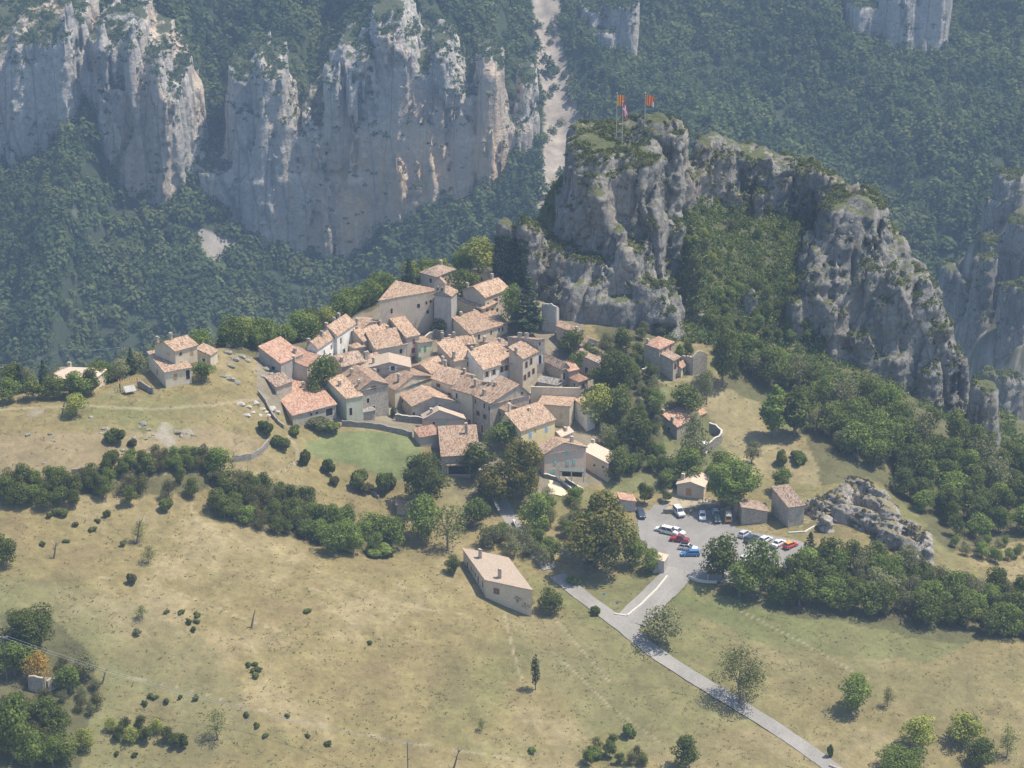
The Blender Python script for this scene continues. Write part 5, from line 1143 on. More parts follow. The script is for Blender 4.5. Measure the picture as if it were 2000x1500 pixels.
house('long streaked house of the street row with small dark windows and tall grey gable', Z3, (870,476),(718,399),(1205,392), 10.2,'AB',rise=3.2,rp=.74,wall='old',chim=[(.12,.6,1.2),(.4,.9,.6),(.45,.7,.6)],wins=[('B',.82,1.5,.5,1.2,'d'),('B',.32,1.5,.6,1.3,'d'),('B',.05,1.5,.6,1.3,'d'),('B',.30,4.4,.7,1.3,'on'),('B',.68,4.4,.7,1.3,'on'),('B',.8,8.2,.9,2.2,'Dr'),('B',.45,8.2,.9,2.2,'Dn'),('B',.2,8.9,.8,1.8,'Dn'),('C',.5,.5,.7,.6,'d'),('C',.52,2.2,.8,.9,'on'),('C',.82,-.6,.6,.7,'d')])
house('last streaked house of the street row next to the cream yellow one', Z3, (1013,542),(871,477),(1085,500), 7.8,'AB',rise=.9,wall='old',chim=[],wins=[('B',.8,1.6,.5,1.1,'d'),('B',.4,1.6,.5,1.1,'d'),('B',.15,1.9,.6,1.3,'sk'),('B',.15,4.6,.6,1.3,'sr'),('B',.8,6.0,1.0,2.2,'Dn')])
house('house with a row of orange wooden shutters in the heart of the village', Z2, (770,1134),(690,1018),(1030,1054), 6.4,'AC',rise=3.2,rp=.85,wall='white',chim=[(.1,.8,.6)],wins=[('C',.12,1.6,.8,1.5,'oo'),('C',.36,1.6,.8,1.5,'oo'),('C',.64,1.5,.7,1.6,'oo'),('C',.80,1.5,.7,1.6,'oo'),('C',.94,1.5,.5,1.6,'so')])
house('rear wing with a wide roof left of the orange shuttered house', Z2, (505,1058),None,(690,1018), 5.6,'shedC',rise=2.4,wall='cream',depth=9,chim=[(.05,.1,1.8)],wins=[('C',.68,1.6,.8,1.3,'w')])
house('low roofs between the street row and the rear wing', Z2, (290,1168),(112,1108),(470,1075), 4.6,'AC',rise=1.6,wall='beige',chim=[(.7,.1,1.9)],wins=[])
house('grey roofed house behind the orange shuttered one', Z2, (930,975),(730,880),(1030,935), 5.0,'AC',rise=1.2,wall='beige',tiles='brown',chim=[(.6,.4,.8),(.1,.8,1.2)],wins=[])
house('three storey house with six narrow dark windows', Z2, (1130,1034),(1018,986),(1264,968), 8.6,'shedC',rise=1.8,wall='beige',chim=[(.02,.5,1.2)],wins=[('C',.24,2.2,.6,1.8,'on'),('C',.56,1.9,.6,1.8,'on'),('C',.14,5.6,.6,1.6,'on'),('C',.42,5.3,.6,1.6,'on'),('C',.72,5.0,.6,1.6,'on')])
house('small balcony house between the orange shutters and the three storey house', Z2, (1040,1085),None,(1112,1068), 5.0,'shedC',rise=1.2,wall='beige',depth=5,wins=[('C',.6,1.1,1.0,1.0,'d'),('C',.7,3.4,1.2,2.0,'sg')])
house('tall bare stone block with scarcely a roof beneath the big fir', Z2, (1270,864),(992,814),(1416,870), 9.6,'shedBack',rise=.8,wall='stone',tiles='brown',chim=[(.1,.4,1.3),(.0,.6,1.3)],wins=[('C',.25,1.1,.5,.9,'d'),('C',.3,5.6,.8,2.4,'ow')],ov=.12)
house('stone house with brown stepped roof right of the tall bare block', Z2, (1480,1122),(1302,1036),(1550,1103), 5.4,'AB',rise=1.3,wall='stone',tiles='brown',chim=[],wins=[('C',.4,2.4,.6,1.8,'d')])
house('small orange tiled roof stepping down behind the brown stepped roof', Z2, (1552,1150),(1500,1110),(1633,1126), 4.6,'shedC',rise=.8,wall='stone',tiles='red',wins=[])
house('small cube house with bright orange tiles above the parapet roof', Z2, (1640,1247),(1550,1202),(1717,1212), 4.4,'hip',rise=.7,wall='beige',tiles='red',wins=[('C',.5,1.6,.7,1.4,'on'),('B',.4,1.3,.6,.7,'d')])
house('low house with folded grey slab roof behind the parapet', Z2, (1432,1270),(1268,1240),(1520,1243), 3.0,'AB',rise=1.0,wall='grey',tiles='grey',wins=[])
_, a_, b_, c_, E_ = house('large cream house with a parapet wall above its tiled roof', Z3, (1555,502),(1284,488),(1612,402), 6.4,'shedC',rise=.2,wall='cream',tiles='old',chim=[],wins=[('B',.27,2.8,.9,1.6,'sy'),('B',.27,5.2,.9,1.3,'sy'),('B',.75,5.6,1.4,1.0,'on')])
house('side annex with white rendered flank right of the large cream house', Z3, (1705,532),(1602,472),(1755,498), 6.0,'shedC',rise=.9,wall='white',tiles='old',wins=[('C',.5,1.8,.5,1.8,'sg')])
house('tiny grey flat topped tower against the tall gable of the street row', Z3, (1284,398),(1216,396),None, 3.6,'flat',wall='grey',tiles='grey',depth=2.5,name='outbuilding',cat='annex',wins=[],ov=.05)
house('lower part of the stepped house under the castle rock', Z4, (455,447),(208,316),(552,388), 4.6,'AB',rise=1.5,wall='grey',chim=[],wins=[('C',.75,1.3,.7,1.2,'ok')])
house('upper storey block of the stepped house under the castle rock', Z4, (400,332),(220,262),(450,298), 6.2,'AB',rise=.8,wall='beige',chim=[(.2,.05,.9)],wins=[('C',.4,1.3,1.1,1.3,'d')])
house('dusty brown roofed house half hidden by the rounded oak', Z4, (600,606),(410,582),None, 4.6,'shedC',rise=2.0,wall='beige',tiles='brown',depth=8,chim=[],wins=[('B',.55,2.4,.9,1.6,'kw')])
house('square stone tower house with low hipped roof apart from the village on the right', Z4, (1163,477),(1022,428),(1295,413), 7.0,'hip',rise=.9,wall='stone',tiles='red',chim=[(.1,.85,.8)],name='tower_house',wins=[('C',.12,1.4,.5,1.4,'sr'),('C',.4,1.3,.6,1.5,'sr'),('C',.75,1.5,.8,2.0,'sr'),('B',.32,5.6,.9,2.0,'Dr')])
house('stone annex with grey tiled roof in front of the tower house', Z4, (1290,582),(1152,536),(1350,549), 6.0,'shedC',rise=.8,wall='stone',tiles='brown',name='tower_annex',cat='annex',wins=[('C',.3,1.9,.5,1.6,'or'),('C',.7,1.6,.5,1.8,'on'),('C',.5,5.0,.6,1.6,'sr')])
house('small orange tiled porch at the right side of the tower house', Z4, (1362,650),(1342,636),(1406,614), 2.8,'shedC',rise=.5,wall='cream',tiles='red',name='porch',cat='porch',wins=[('C',.5,1.2,.9,1.3,'d')])
house('farmhouse with red tiled roof partly hidden by a feathery tree', Z4, (1325,1187),(1162,1110),(1588,1056), 3.8,'AC',rise=1.8,rp=.75,wall='stone',tiles='red',chim=[(.0,.25,1.2),(.05,.8,1.1)],wins=[('B',.4,1.5,.6,.8,'d')])
house('new sand coloured cabin with a wooden double door above the car park', Z5, (913,335),(668,308),(960,240), 3.3,'AC',rise=1.1,rp=.5,wall='sand',tiles='pale',name='cabin',cat='cabin',chim=[(.35,.85,1.3)],wins=[('B',.56,1.75,1.5,2.0,'Do')])
house('small tiled shed at the left end of the car park', Z5, (288,466),(152,476),None, 3.0,'shedC',rise=.9,wall='grey',tiles='red',depth=4,name='shed',cat='shed',wins=[])
house('low stone barn with wavy tiles at the right end of the car park', Z5, (1497,556),(1262,560),None, 3.1,'shedC',rise=1.2,wall='stone',tiles='brown',depth=5,name='barn',cat='barn',wins=[])
house('tall stone barn with steep single roof beside the tilted rock outcrop', Z5, (1692,520),(1536,392),(1833,500), 5.4,'shedC',rise=1.6,wall='stone',tiles='brown',name='barn',cat='barn',wins=[])
house('parking kiosk with flat pinkish roof and bare grey walls', Z5, (550,1017),(447,1002),None, 3.2,'shedC',rise=.3,wall='grey',tiles='pale',depth=3.6,name='kiosk',cat='kiosk',wins=[],ov=.12)
house('low cream house with one big pale roof slope and two chimneys, alone in the meadow', Z7, (680,716),(345,300),(1370,862), 4.4,'shedC',rise=.9,wall='sand',tiles='pale',name='farm_house',sk=False,chim=[(.27,.78,1.9),(.4,.18,2.0)],wins=[('C',.24,2.2,1.5,1.5,'sn'),('B',.12,1.9,.7,1.5,'sn'),('B',.32,2.2,.9,1.9,'Dn'),('B',.45,1.9,.5,1.0,'d'),('B',.55,1.6,.4,.7,'d'),('B',.63,1.6,.4,1.0,'d'),('B',.8,1.9,.8,1.6,'sn')])
house('lower front wing of the sand coloured house on the dry ridge', Z6, (517,668),(314,494),(833,612), 4.2,'shedC',rise=1.5,wall='cream',tiles='old',name='ridge_house',wins=[('C',.38,1.6,.9,1.4,'so'),('C',.86,1.7,1.0,2.4,'D'),('B',.5,1.9,.9,1.4,'so')])
house('upper storey of the sand coloured house on the dry ridge with two chimneys', Z6, (637,408),(385,336),(903,334), 7.6,'AC',rise=1.7,wall='cream',tiles='old',name='ridge_house',chim=[(.05,.9,1.6),(.3,.5,1.4)],wins=[('C',.75,1.6,.9,1.5,'so'),('C',.76,5.0,.9,1.4,'so'),('C',.24,1.2,.4,.8,'on'),('C',.25,3.7,.4,.8,'on'),('B',.3,1.3,.3,.7,'so'),('B',.4,1.3,.3,.7,'so')])
house('small right-hand annex of the sand coloured ridge house', Z6, (1066,462),(902,442),None, 3.6,'shedC',rise=1.2,wall='cream',tiles='old',depth=4,name='annex',cat='annex',wins=[('B',.5,1.6,.8,1.0,'ow')])
house('orange roofed house sunk among the trees behind the dry ridge', ZI, (182,742),(96,738),(206,722), 3.0,'hip',rise=1.6,wall='cream',tiles='pale',name='far_house',chim=[(.6,.7,1)],wins=[],tmin=500)
house('tool shed with a little tiled roof at the edge of the thicket', ZI, (800,990),(775,991),None, 2.2,'shedC',rise=.6,wall='stone',tiles='red',depth=2.6,name='shed',cat='shed',wins=[])
# ================================================================ ROADS AND YARDS
def asphalt_mat(name, col):
    m, n, b = new_mat(name); tc = nd(n, 'ShaderNodeTexCoord').outputs['Object']
    c = mixc(n, mapr(n, noise_n(n, mapping(n, tc, (1, .5, 1)), .12, 6, .65, .8), .42, .62), col, tuple(x*1.22 for x in col))
    c = mixc(n, 1.0, c, mapr(n, noise_n(n, tc, 2.0, 5, .75), .25, .75, .8, 1.2), 'MULTIPLY')
    st = noise_n(n, tc, .35, 3, .7, 1.5); c = mixc(n, mapr(n, st, .66, .74, 0, .5), c, (.12,.12,.12))
    n.links.new(c, b.inputs['Base Color']); bump(n, b, noise_n(n, tc, 6, 3), .3, .03); return m
M_ASPH = asphalt_mat('old asphalt', (.215,.205,.19)); M_ASPH2 = asphalt_mat('bleached asphalt', (.235,.222,.20)); M_LANE = asphalt_mat('lane concrete', (.25,.235,.21))
def strip(name, pts_px, width, mat, label, off=.09, cat=None, kind='structure', wcurve=None):
    P = [ground_at(*p) for p in pts_px]; D = []
    for p, q in zip(P[:-1], P[1:]):
        k = max(2, int((q-p).length/1.2)); D += [p.lerp(q, i/k) for i in range(k)]
    D.append(P[-1]); D = [Vector((sum(D[min(max(i+j, 0), len(D)-1)].x for j in range(-4, 5))/9, sum(D[min(max(i+j, 0), len(D)-1)].y for j in range(-4, 5))/9, 0)) for i in range(len(D))]
    V = []; Q = []; m = 7
    for i, p in enumerate(D):
        t = (D[min(i+1, len(D)-1)]-D[max(i-1, 0)]).normalized(); nn = Vector((-t.y, t.x, 0)); wv = width*(1+.08*float(noise3(i*.37, .5, 1.1))+.05*float(noise3(i*1.1, 2.5, 1.1)))
        row = [p+nn*wv*(k/(m-1)-.5) for k in range(m)]; zs = ground_z([r.x for r in row], [r.y for r in row]); zm = float(max(zs))*.5+float(sum(zs))/m*.5
        for r, z in zip(row, zs): V.append((r.x, r.y, max(z, z*.5+zm*.5)+off))
        if i: o = (i-1)*m; Q += [(o+k, o+m+k, o+m+k+1, o+k+1) for k in range(m-1)]
    o = link(name, mesh_np(name, V, Q, mats=[mat], smooth=True)); tag(o, label, cat or name, kind=kind); return D
def yard(name, poly_px, mat, label, off=.08, cell=.5):
    Wp = [ground_at(*p) for p in poly_px]; xs = np.arange(min(p.x for p in Wp), max(p.x for p in Wp)+cell, cell); ys = np.arange(min(p.y for p in Wp), max(p.y for p in Wp)+cell, cell)
    X, Y = np.meshgrid(xs, ys, indexing='ij'); jx = X+.5*noise3(X/2.2, Y/2.2, .3); jy = Y+.5*noise3(X/2.2, Y/2.2, 4.3)
    ins = inpoly(jx, jy, [(p.x, p.y) for p in Wp]); Z = ground_z(X, Y)+off; ny = X.shape[1]; I, J = np.nonzero(ins[:-1, :-1] & ins[1:, :-1] & ins[1:, 1:] & ins[:-1, 1:])
    q = np.stack([I*ny+J, (I+1)*ny+J, (I+1)*ny+J+1, I*ny+J+1], 1)
    o = link(name, mesh_np(name, np.stack([X, Y, Z], -1).reshape(-1, 3), q, mats=[mat], smooth=True)); tag(o, label, name, kind='structure'); return o
strip('road', ROAD_PX, 4.1, M_ASPH2, 'narrow grey road running down through the meadows', .12)
strip('lane', LANE_PX, 3.6, M_LANE, 'pale lane climbing between the walls into the village', .11)
strip('access_road', SPUR_PX, 7.6, M_ASPH2, 'short access road from the junction to the car park', .15)
yard('junction', [(1180,1202),(1205,1200),(1228,1188),(1262,1200),(1252,1216),(1248,1240),(1256,1258),(1240,1252),(1215,1228)], M_ASPH2, 'worn asphalt apron of the junction', .17)
yard('car_park', CAR_PARK, M_ASPH, 'grey asphalt car park at the foot of the village', .13)
M_DIRT = asphalt_mat('trodden pale earth', (.42,.36,.26)); M_SAND = plain('pale sand yard', (.62,.53,.38), .95)
yard('sand_court', [(1068,968),(1072,938),(1092,944),(1113,966),(1100,970)], M_SAND, 'pale sandy court walled off below the pink house', .2, .35)
# ================================================================ WALLS, KERBS
M_WALL = wall_mat('dry stone', (.25,.23,.19), .5, .8); M_PALE = plain('pale concrete coping', (.58,.54,.46))
def wall_run(name, pts_px, h, t, mat, label, cat='wall', cap=None, depth=.6, rough=.12, zt=None):
    P = [ground_at(*p) for p in pts_px]; M = MB(); K = MB() if cap else None; D = []
    for p, q in zip(P[:-1], P[1:]):
        k = max(1, int((q-p).length/.9)); D += [p.lerp(q, i/k) for i in range(k)]
    D.append(P[-1]); L = []
    for i, p in enumerate(D):
        tt = (D[min(i+1, len(D)-1)]-D[max(i-1, 0)]); tt.z = 0; tt.normalize(); nn = Vector((-tt.y, tt.x, 0)); g = gz(p.x, p.y)
        top = g+h+rnd.uniform(-rough, rough)*h; L.append([Vector((p.x, p.y, z))+nn*s*t/2 for s, z in ((-1, g-depth), (-1, top), (1, top), (1, g-depth))])
    for i, (a, b) in enumerate(zip(L[:-1], L[1:])):
        M.quad(a[0], b[0], b[1], a[1]); M.quad(a[1], b[1], b[2], a[2]); M.quad(a[2], b[2], b[3], a[3])
        if K:
            up = Vector((0, 0, .09)); e = (a[2]-a[1])*.15; f = (b[2]-b[1])*.15
            K.quad(a[1]-e+up, b[1]-f+up, b[2]+f+up, a[2]+e+up); K.quad(a[1]-e, b[1]-f, b[1]-f+up, a[1]-e+up); K.quad(a[2]+e, a[2]+e+up, b[2]+f+up, b[2]+f)
    for a in (L[0], L[-1]): M.quad(*a)
    if K: r = empty(name, P[0]); 
    o = M.build(name if not K else 'masonry', mat, r if K else None)
    if K:
        o.location = -P[0]; k = K.build('coping', cap, r); k.location = -P[0]; tag(r, label, cat)
    else: tag(o, label, cat)
wall_run('stone_wall', [(1225,1204),(1250,1184),(1280,1155),(1303,1127)], .45, .4, M_PALE, 'low pale kerb wall along the left side of the access road')
wall_run('stone_wall', [(1200,1200),(1225,1204)], .35, .4, M_PALE, 'short pale kerb at the junction corner')
wall_run('stone_wall', [(1347,1130),(1362,1136),(1380,1138),(1400,1138)], .6, .4, M_PALE, 'low pale wall at the lower lip of the car park under the dark forked tree')
wall_run('stone_wall', [(1295,1003),(1340,1001),(1375,995),(1405,995)], 1.3, .5, M_WALL, 'rough stone retaining wall behind the parked cars')
wall_run('stone_wall', [(668,832),(700,834),(735,838),(770,845),(805,855)], 1.5, .5, M_WALL, 'dark field wall along the top of the green field')
wall_run('stone_wall', [(1003,1022),(1012,1040),(1022,1058)], 1.1, .5, M_WALL, 'dark stone wall on the right side of the village lane', cap=M_PALE)
wall_run('stone_wall', [(948,965),(966,985),(975,1005)], 1.0, .5, M_WALL, 'stone wall on the left side of the village lane', cap=M_PALE)
wall_run('stone_wall', [(455,902),(490,898),(512,885),(525,868)], 1.5, .4, M_WALL, 'curving dry stone wall above the bend of the track')
wall_run('stone_wall', [(140,925),(170,923),(200,926)], 1.2, .4, M_WALL, 'remnant of dry stone wall in the left part of the long hedge')
wall_run('stone_wall', [(505,770),(520,790),(545,830),(555,838)], 1.2, .4, M_WALL, 'loose rubble wall below the red roofed barn')
wall_run('stone_wall', [(720,958),(732,968),(740,975)], .9, .4, M_WALL, 'short broken wall at the corner of the green field')
wall_run('stone_wall', [(1062,932),(1085,938),(1108,955),(1130,972)], 1.0, .4, M_WALL, 'curved wall above the pale sandy court', cap=M_PALE)
wall_run('stone_wall', [(1105,940),(1120,950),(1140,962)], .9, .4, M_WALL, 'flower topped wall under the balcony of the pink house', cap=M_PALE)
wall_run('stone_wall', [(772,822),(800,826),(825,828)], 1.8, .4, M_WALL, 'garden wall left of the low pinkish house', cap=M_PALE)
wall_run('stone_wall', [(1254,732),(1278,722)], 1.6, .4, WM['beige'], 'terrace wall with white coping left of the tower house', cap=M_PALE)
wall_run('stone_wall', [(1258,746),(1287,734)], 1.0, .35, WM['beige'], 'lower garden wall with white coping under the tower house', cap=M_PALE)
wall_run('stone_wall', [(1368,885),(1372,890),(1408,866),(1409,856),(1385,842)], 2.6, .4, M_WALL, 'stone terrace wall beside the farmhouse', cap=M_PALE)
wall_run('stone_wall', [(1293,920),(1300,935),(1310,955)], .6, .4, M_WALL, 'crumbling pale wall by the garden path above the cabin')
wall_run('stone_wall', [(1085,1072),(1110,1080)], .7, .4, M_PALE, 'short white topped wall in shade left of the huge chestnut')
wall_run('stone_wall', [(1100,1088),(1118,1092)], 1.6, .4, M_WALL, 'shaded retaining wall beside the huge chestnut')
wall_run('stone_wall', [(1540,1042),(1572,1040),(1600,1025),(1625,1010)], .35, .4, M_PALE, 'pale stone edging of the path climbing to the tilted outcrop')
wall_run('stone_wall', [(272,755),(300,770)], 1.6, .4, M_WALL, 'terrace wall left of the sand coloured ridge house')
wall_run('stone_wall', [(830,672),(850,660),(866,662)], 2.4, .4, M_WALL, 'pale topped wall at the foot of the church front', cap=M_PALE)
wall_run('stone_wall', [(1620,1497),(1660,1512)], .5, .5, WM['stone'], 'pile of terracotta rubble beside the road at the bottom edge')
# parapet above the cream house roof
M = MB(); q0 = Vector(on_plane(*Z3(1222,372), E_+1.2)); q1 = Vector(on_plane(*Z3(1640,384), E_+1.2)); ax = (q1-q0)/2; ay = Vector((-ax.y, ax.x, 0)).normalized()*.2
M.obox((q0+q1)/2-Vector((0,0,1.2)), ax, ay, (0,0,2.6)); M.build('parapet_wall', WM['cream']); tag(C.objects['parapet_wall'], 'long cream parapet wall standing above the tiled roof of the large cream house', 'wall')
def ruin(name, z, A, C_, h, label, depth=4, peak=1.2, mat='stone', tmin=330, side=True):
    a = ground_at(*z(*A), h=h, tmin=tmin); c = Vector(on_plane(*z(*C_), a.z)); ex = c-a; L = ex.length; ex.normalize(); nn = Vector((-ex.y, ex.x, 0)); M = MB(); n = max(6, int(L/.7)); up = Vector((0,0,1))
    def run(p, d, L_, prof):
        m = max(4, int(L_/.6)); t = Vector((-d.y, d.x, 0))*.28; pr = None
        for i in range(m+1):
            q = p+d*L_*i/m; zt_ = a.z+prof(i/m)+rnd.uniform(-.22, .22); zb_ = gz(q.x, q.y)-.7; s = [Vector((q.x, q.y, zb_))-t, Vector((q.x, q.y, zt_))-t, Vector((q.x, q.y, zt_))+t, Vector((q.x, q.y, zb_))+t]
            if pr: M.quad(pr[0], s[0], s[1], pr[1]); M.quad(pr[1], s[1], s[2], pr[2]); M.quad(pr[2], s[2], s[3], pr[3])
            else: M.quad(*s)
            pr = s
        M.quad(*pr[::-1])
    run(a, ex, L, lambda u: peak*math.sin(math.pi*u)); 
    if side: run(a, nn, depth, lambda u: -1.2*u); run(c, nn, depth, lambda u: -1.5*u)
    o = M.build(name, WM[mat]); tag(o, label, 'ruin'); return a, ex, L
ruin('ruined_house', Z4, (1466,548),(1595,520),5.2,'roofless ruin with an arched gable wall right of the tower house',5,1.4,'stone')
ruin('ruined_tower', Z4, (95,70),(212,80),7.5,'tall bare ruined wall beside the dark fir under the castle rock',3,.5,'grey')
ruin('ruined_wall', ZI, (56,1322),(84,1324),3.0,'broken purple grey ruin wall under the golden tree at the lower left',3,.3,'stone')
ruin('ruined_wall', ZI, (92,1330),(107,1324),2.4,'smaller standing piece of ruin just right of the broken wall at the lower left',1,.3,'stone',side=False)
ruin('castle_wall', ZI, (1280,262),(1308,256),3.5,'grey masonry wall of the old castle just below the summit',3,.2,'grey',tmin=585)
# ---------------------------------------------------------------- balcony of the pink house
r = None
for o in C.objects:
    if o.get('label', '').startswith('pink gabled house'): pinkh = o
B0 = Vector(on_plane(*Z3(1462,1060), pinkh.location.z+2.3)); B1 = Vector(on_plane(*Z3(1680,1070), pinkh.location.z+2.3))
M = MB(); ax = (B1-B0)/2; nn = Vector((-ax.y, ax.x, 0)).normalized(); r = empty('balcony', B0); c0 = (B1-B0)/2
M.obox(c0+nn*.8, ax, nn*.9, (0,0,.12)); M.build('floor_slab', plain('dark green slab', (.13,.14,.12)), r)  # slab in one even dark green-grey
M = MB(); 
for k in range(9): M.obox(ax*2*k/8+nn*-.15+Vector((0,0,.5)), (.03,0,0),(0,.03,0),(0,0,.5))
M.obox(c0+nn*-.15+Vector((0,0,1.0)), ax, nn*.03, (0,0,.03)); M.build('railing', SH['t'], r)
for k in (0.02, .5, .98): M = MB(); M.obox(ax*2*k+nn*0-Vector((0,0,1.3)), (.15,0,0),(0,.15,0),(0,0,1.3)); M.build('pillar', M_PALE, r)
M = MB(); M.obox(c0+nn*2.1-Vector((0,0,1.2)), ax*.8, nn*.02, (0,0,1.0)); M.build('garage_opening', M_DARK, r)
tag(r, 'balcony with turquoise railing over dark openings on the pink house', 'balcony')
# ================================================================ FLAGS
def cloth(name, cols, wv, hv, drop, mat_dir, parent, base, tilt):
    nx, nz = 14, 10; V = []; Q = []; CCc = []
    for i in range(nx+1):
        for j in range(nz+1):
            u, v = i/nx, j/nz; x = u*wv*mat_dir; y = .28*math.sin(u*7+v*1.5)*u; z = -v*hv - drop*u*u*hv + .12*math.sin(u*9+v*3)*u
            V.append((x*(1-.18*v*u*tilt), y, z)); CCc.append(cols(u, v))
    for i in range(nx):
        for j in range(nz): o = i*(nz+1)+j; Q.append((o, o+nz+1, o+nz+2, o+1))
    me = mesh_np(name, V, Q, mats=[M_FLAG], smooth=True, colors=CCc); o = link(name, me, parent); o.location = base; return o
M_FLAG, n_, b_ = new_mat('flag cloth'); n_.links.new(nd(n_, 'ShaderNodeAttribute', attribute_name='gcol').outputs['Color'], b_.inputs['Base Color'])
try: b_.inputs['Transmission Weight'].default_value = 0
except Exception: pass
n_.nodes.remove(b_); _d = nd(n_, 'ShaderNodeBsdfDiffuse'); _t = nd(n_, 'ShaderNodeBsdfTranslucent'); _m = nd(n_, 'ShaderNodeMixShader'); _m.inputs[0].default_value = .45
_a = [x for x in n_.nodes if x.type == 'ATTRIBUTE'][0].outputs['Color']; n_.links.new(_a, _d.inputs[0]); n_.links.new(_a, _t.inputs[0]); n_.links.new(_d.outputs[0], _m.inputs[1]); n_.links.new(_t.outputs[0], _m.inputs[2]); n_.links.new(_m.outputs[0], [x for x in n_.nodes if x.type == 'OUTPUT_MATERIAL'][0].inputs[0])
YEL, RED, WHT = (.85,.50,.06), (.70,.09,.05), (.85,.80,.78)
def flagpole(px, py, yd, hpx, label, cols, wv, hv, drop, d, tilt=0):
    p = Vector(on_depth(px, py, yd)); s = scale_at(p); H = hpx/(s*.97); e = empty('flagpole', p); M = MB(); M.tube([(0,0,-4),(0,0,0),(0,0,H)], [.13,.12,.07], 8); M.build('pole', M_METAL, e)
    M = MB(); M.tube([(0,0,H-.15),(0,0,H),(0,0,H+.22),(0,0,H+.3)], [.08,.2,.2,.03], 8); M.build('finial', M_METAL, e)
    cloth('flag', cols, wv, hv, drop, d, e, (.1*d, 0, H-.45), tilt); tag(e, label, 'flagpole')
flagpole(1204,263,614,80,'leftmost flagpole on the summit with a yellow flag with red stripes and red fly', lambda u, v: RED if (int(v*0+u*6) % 2 == 1 or u > .82) else YEL, 2.1, 3.2, .05, 1, .5)
flagpole(1215,277,606,77,'shorter flagpole in front with a drooping red flag with a white cross', lambda u, v: WHT if (abs(u-.5) < .12 or abs(v-.45) < .10) else (.72,.06,.12), 1.3, 3.3, .55, 1, .4)
flagpole(1259,252,618,69,'right-hand flagpole on the summit with an orange red striped flag', lambda u, v: WHT if u > .8 and v > .55 else (RED if int(u*7) % 2 == 0 else (.85,.36,.08)), 2.6, 3.0, .22, 1, .3)
# ================================================================ POLES AND WIRES
def pole(px, py, hpx, label, kind='wood', arms=1, name='power_pole', tmin=330):
    p = ground_at(px, py, tmin=tmin); s = scale_at(p); H = hpx/(s*.93); e = empty(name, p); M = MB(); M.tube([(0,0,-1),(0,0,H)], [.16,.09], 7); M.build('post', M_BARK if kind == 'wood' else M_METAL, e)
    if arms:
        M = MB(); M.box(-.9,.9,-.05,.05,H-.35,H-.25); M.build('crossarm', M_METAL, e)
        for x in (-.8,0,.8): M = MB(); M.tube([(x,0,H-.25),(x,0,H-.02)], [.07,.09], 6); M.build('insulator', SH['w'], e)
    tag(e, label, 'pole'); return p+Vector((0,0,H-.05))
t1 = pole(797,1520,74,'wooden power pole cut by the bottom edge'); t0 = pole(14,1330,92,'power pole with insulators rising out of the bushes at the left edge')
ta = pole(6,790,74,'wooden power pole at the far left on the dry ridge'); tb = pole(126,752,70,'wide armed power pole among the trees at the far left'); tc_ = pole(236,700,22,'small pole top with pale insulators left of the ridge house')
pole(1276,1108,36,'thin lamp post beside the parking kiosk','metal',0,'lamp_post'); pole(1382,1136,32,'thin post at the lower edge of the car park','metal',0,'lamp_post'); pole(1230,1290,0.1,'x') if False else None
def wire(a, b, sag, label):
    M = MB(); 
    for off in (-.8, .8):
        pts = [a.lerp(b, i/24)+Vector((off, 0, -sag*4*(i/24)*(1-i/24))) for i in range(25)]; M.tube(pts, [.022]*25, 4)
    o = M.build('power_line', M_METAL); tag(o, label, 'power line')
wire(t0, t1, 2.2, 'pair of thin power lines crossing the lower left meadow'); wire(ta, tb, 1.2, 'thin power lines between the two poles at the far left'); wire(tb, tc_, 1.2, 'thin power lines passing behind the ridge house')
def sign(px, py, label, col):
    p = ground_at(px, py); e = empty('road_sign', p); M = MB(); M.tube([(0,0,-.3),(0,0,1.9)], [.04,.04], 6); M.build('post', M_METAL, e); M = MB(); M.tube([(0,-.06,1.7),(0,-.03,1.7)], [.38,.38], 14); M.tube([(0,-.065,1.7),(0,-.06,1.7)], [.05,.38], 14); M.build('plate', col, e); tag(e, label, 'road sign')
sign(1179,1173,'small blue roadside sign on the grass left of the junction', SH['b']); sign(1205,1190,'small dark roadside sign near the kerb of the junction', SH['k'])
# ================================================================ DEAD TREES, ROCKS, RUBBLE
def snag(px, py, hpx, lean, label, seed, nb=6):
    rg = np.random.default_rng(seed); p = ground_at(px, py); H = hpx/(scale_at(p)*.93); top = np.array([lean*H, 0, H]); M = MB(); pth = [np.zeros(3)-[0,0,.5], top*.3+[.1,0,0], top*.65, top]; M.tube(pth, [.26,.2,.13,.03], 6)
    for k in range(nb):
        t = rg.uniform(.3,.85); b0 = top*t; d = rg.normal(size=3); d[2] = abs(d[2])+.4; d /= np.linalg.norm(d); l = H*rg.uniform(.25,.5); M.tube([b0, b0+d*l*.5+rg.normal(size=3)*.1, b0+d*l], [.09,.05,.015], 5)
    o = M.build('dead_tree', M_BARK); o.location = p; tag(o, label, 'dead tree')
snag(490,1225,38,.25,'black broken dead trunk standing alone in the left meadow',1,3); snag(104,1090,34,.25,'bare forked dead tree near the left edge of the meadow',2); snag(266,1062,50,.2,'leaning pale dead trunk at the head of the dry gully',3)
snag(885,1500,38,.3,'bare twiggy dead tree at the bottom edge',4); snag(1915,1420,34,-.5,'bare arching branches of a dead tree in the right meadow',5,9); snag(120,810,26,.3,'small dead snag left of the round yellow green tree',6); snag(198,1335,26,.4,'bare leaning twigs right of the ruined wall at the lower left',7)
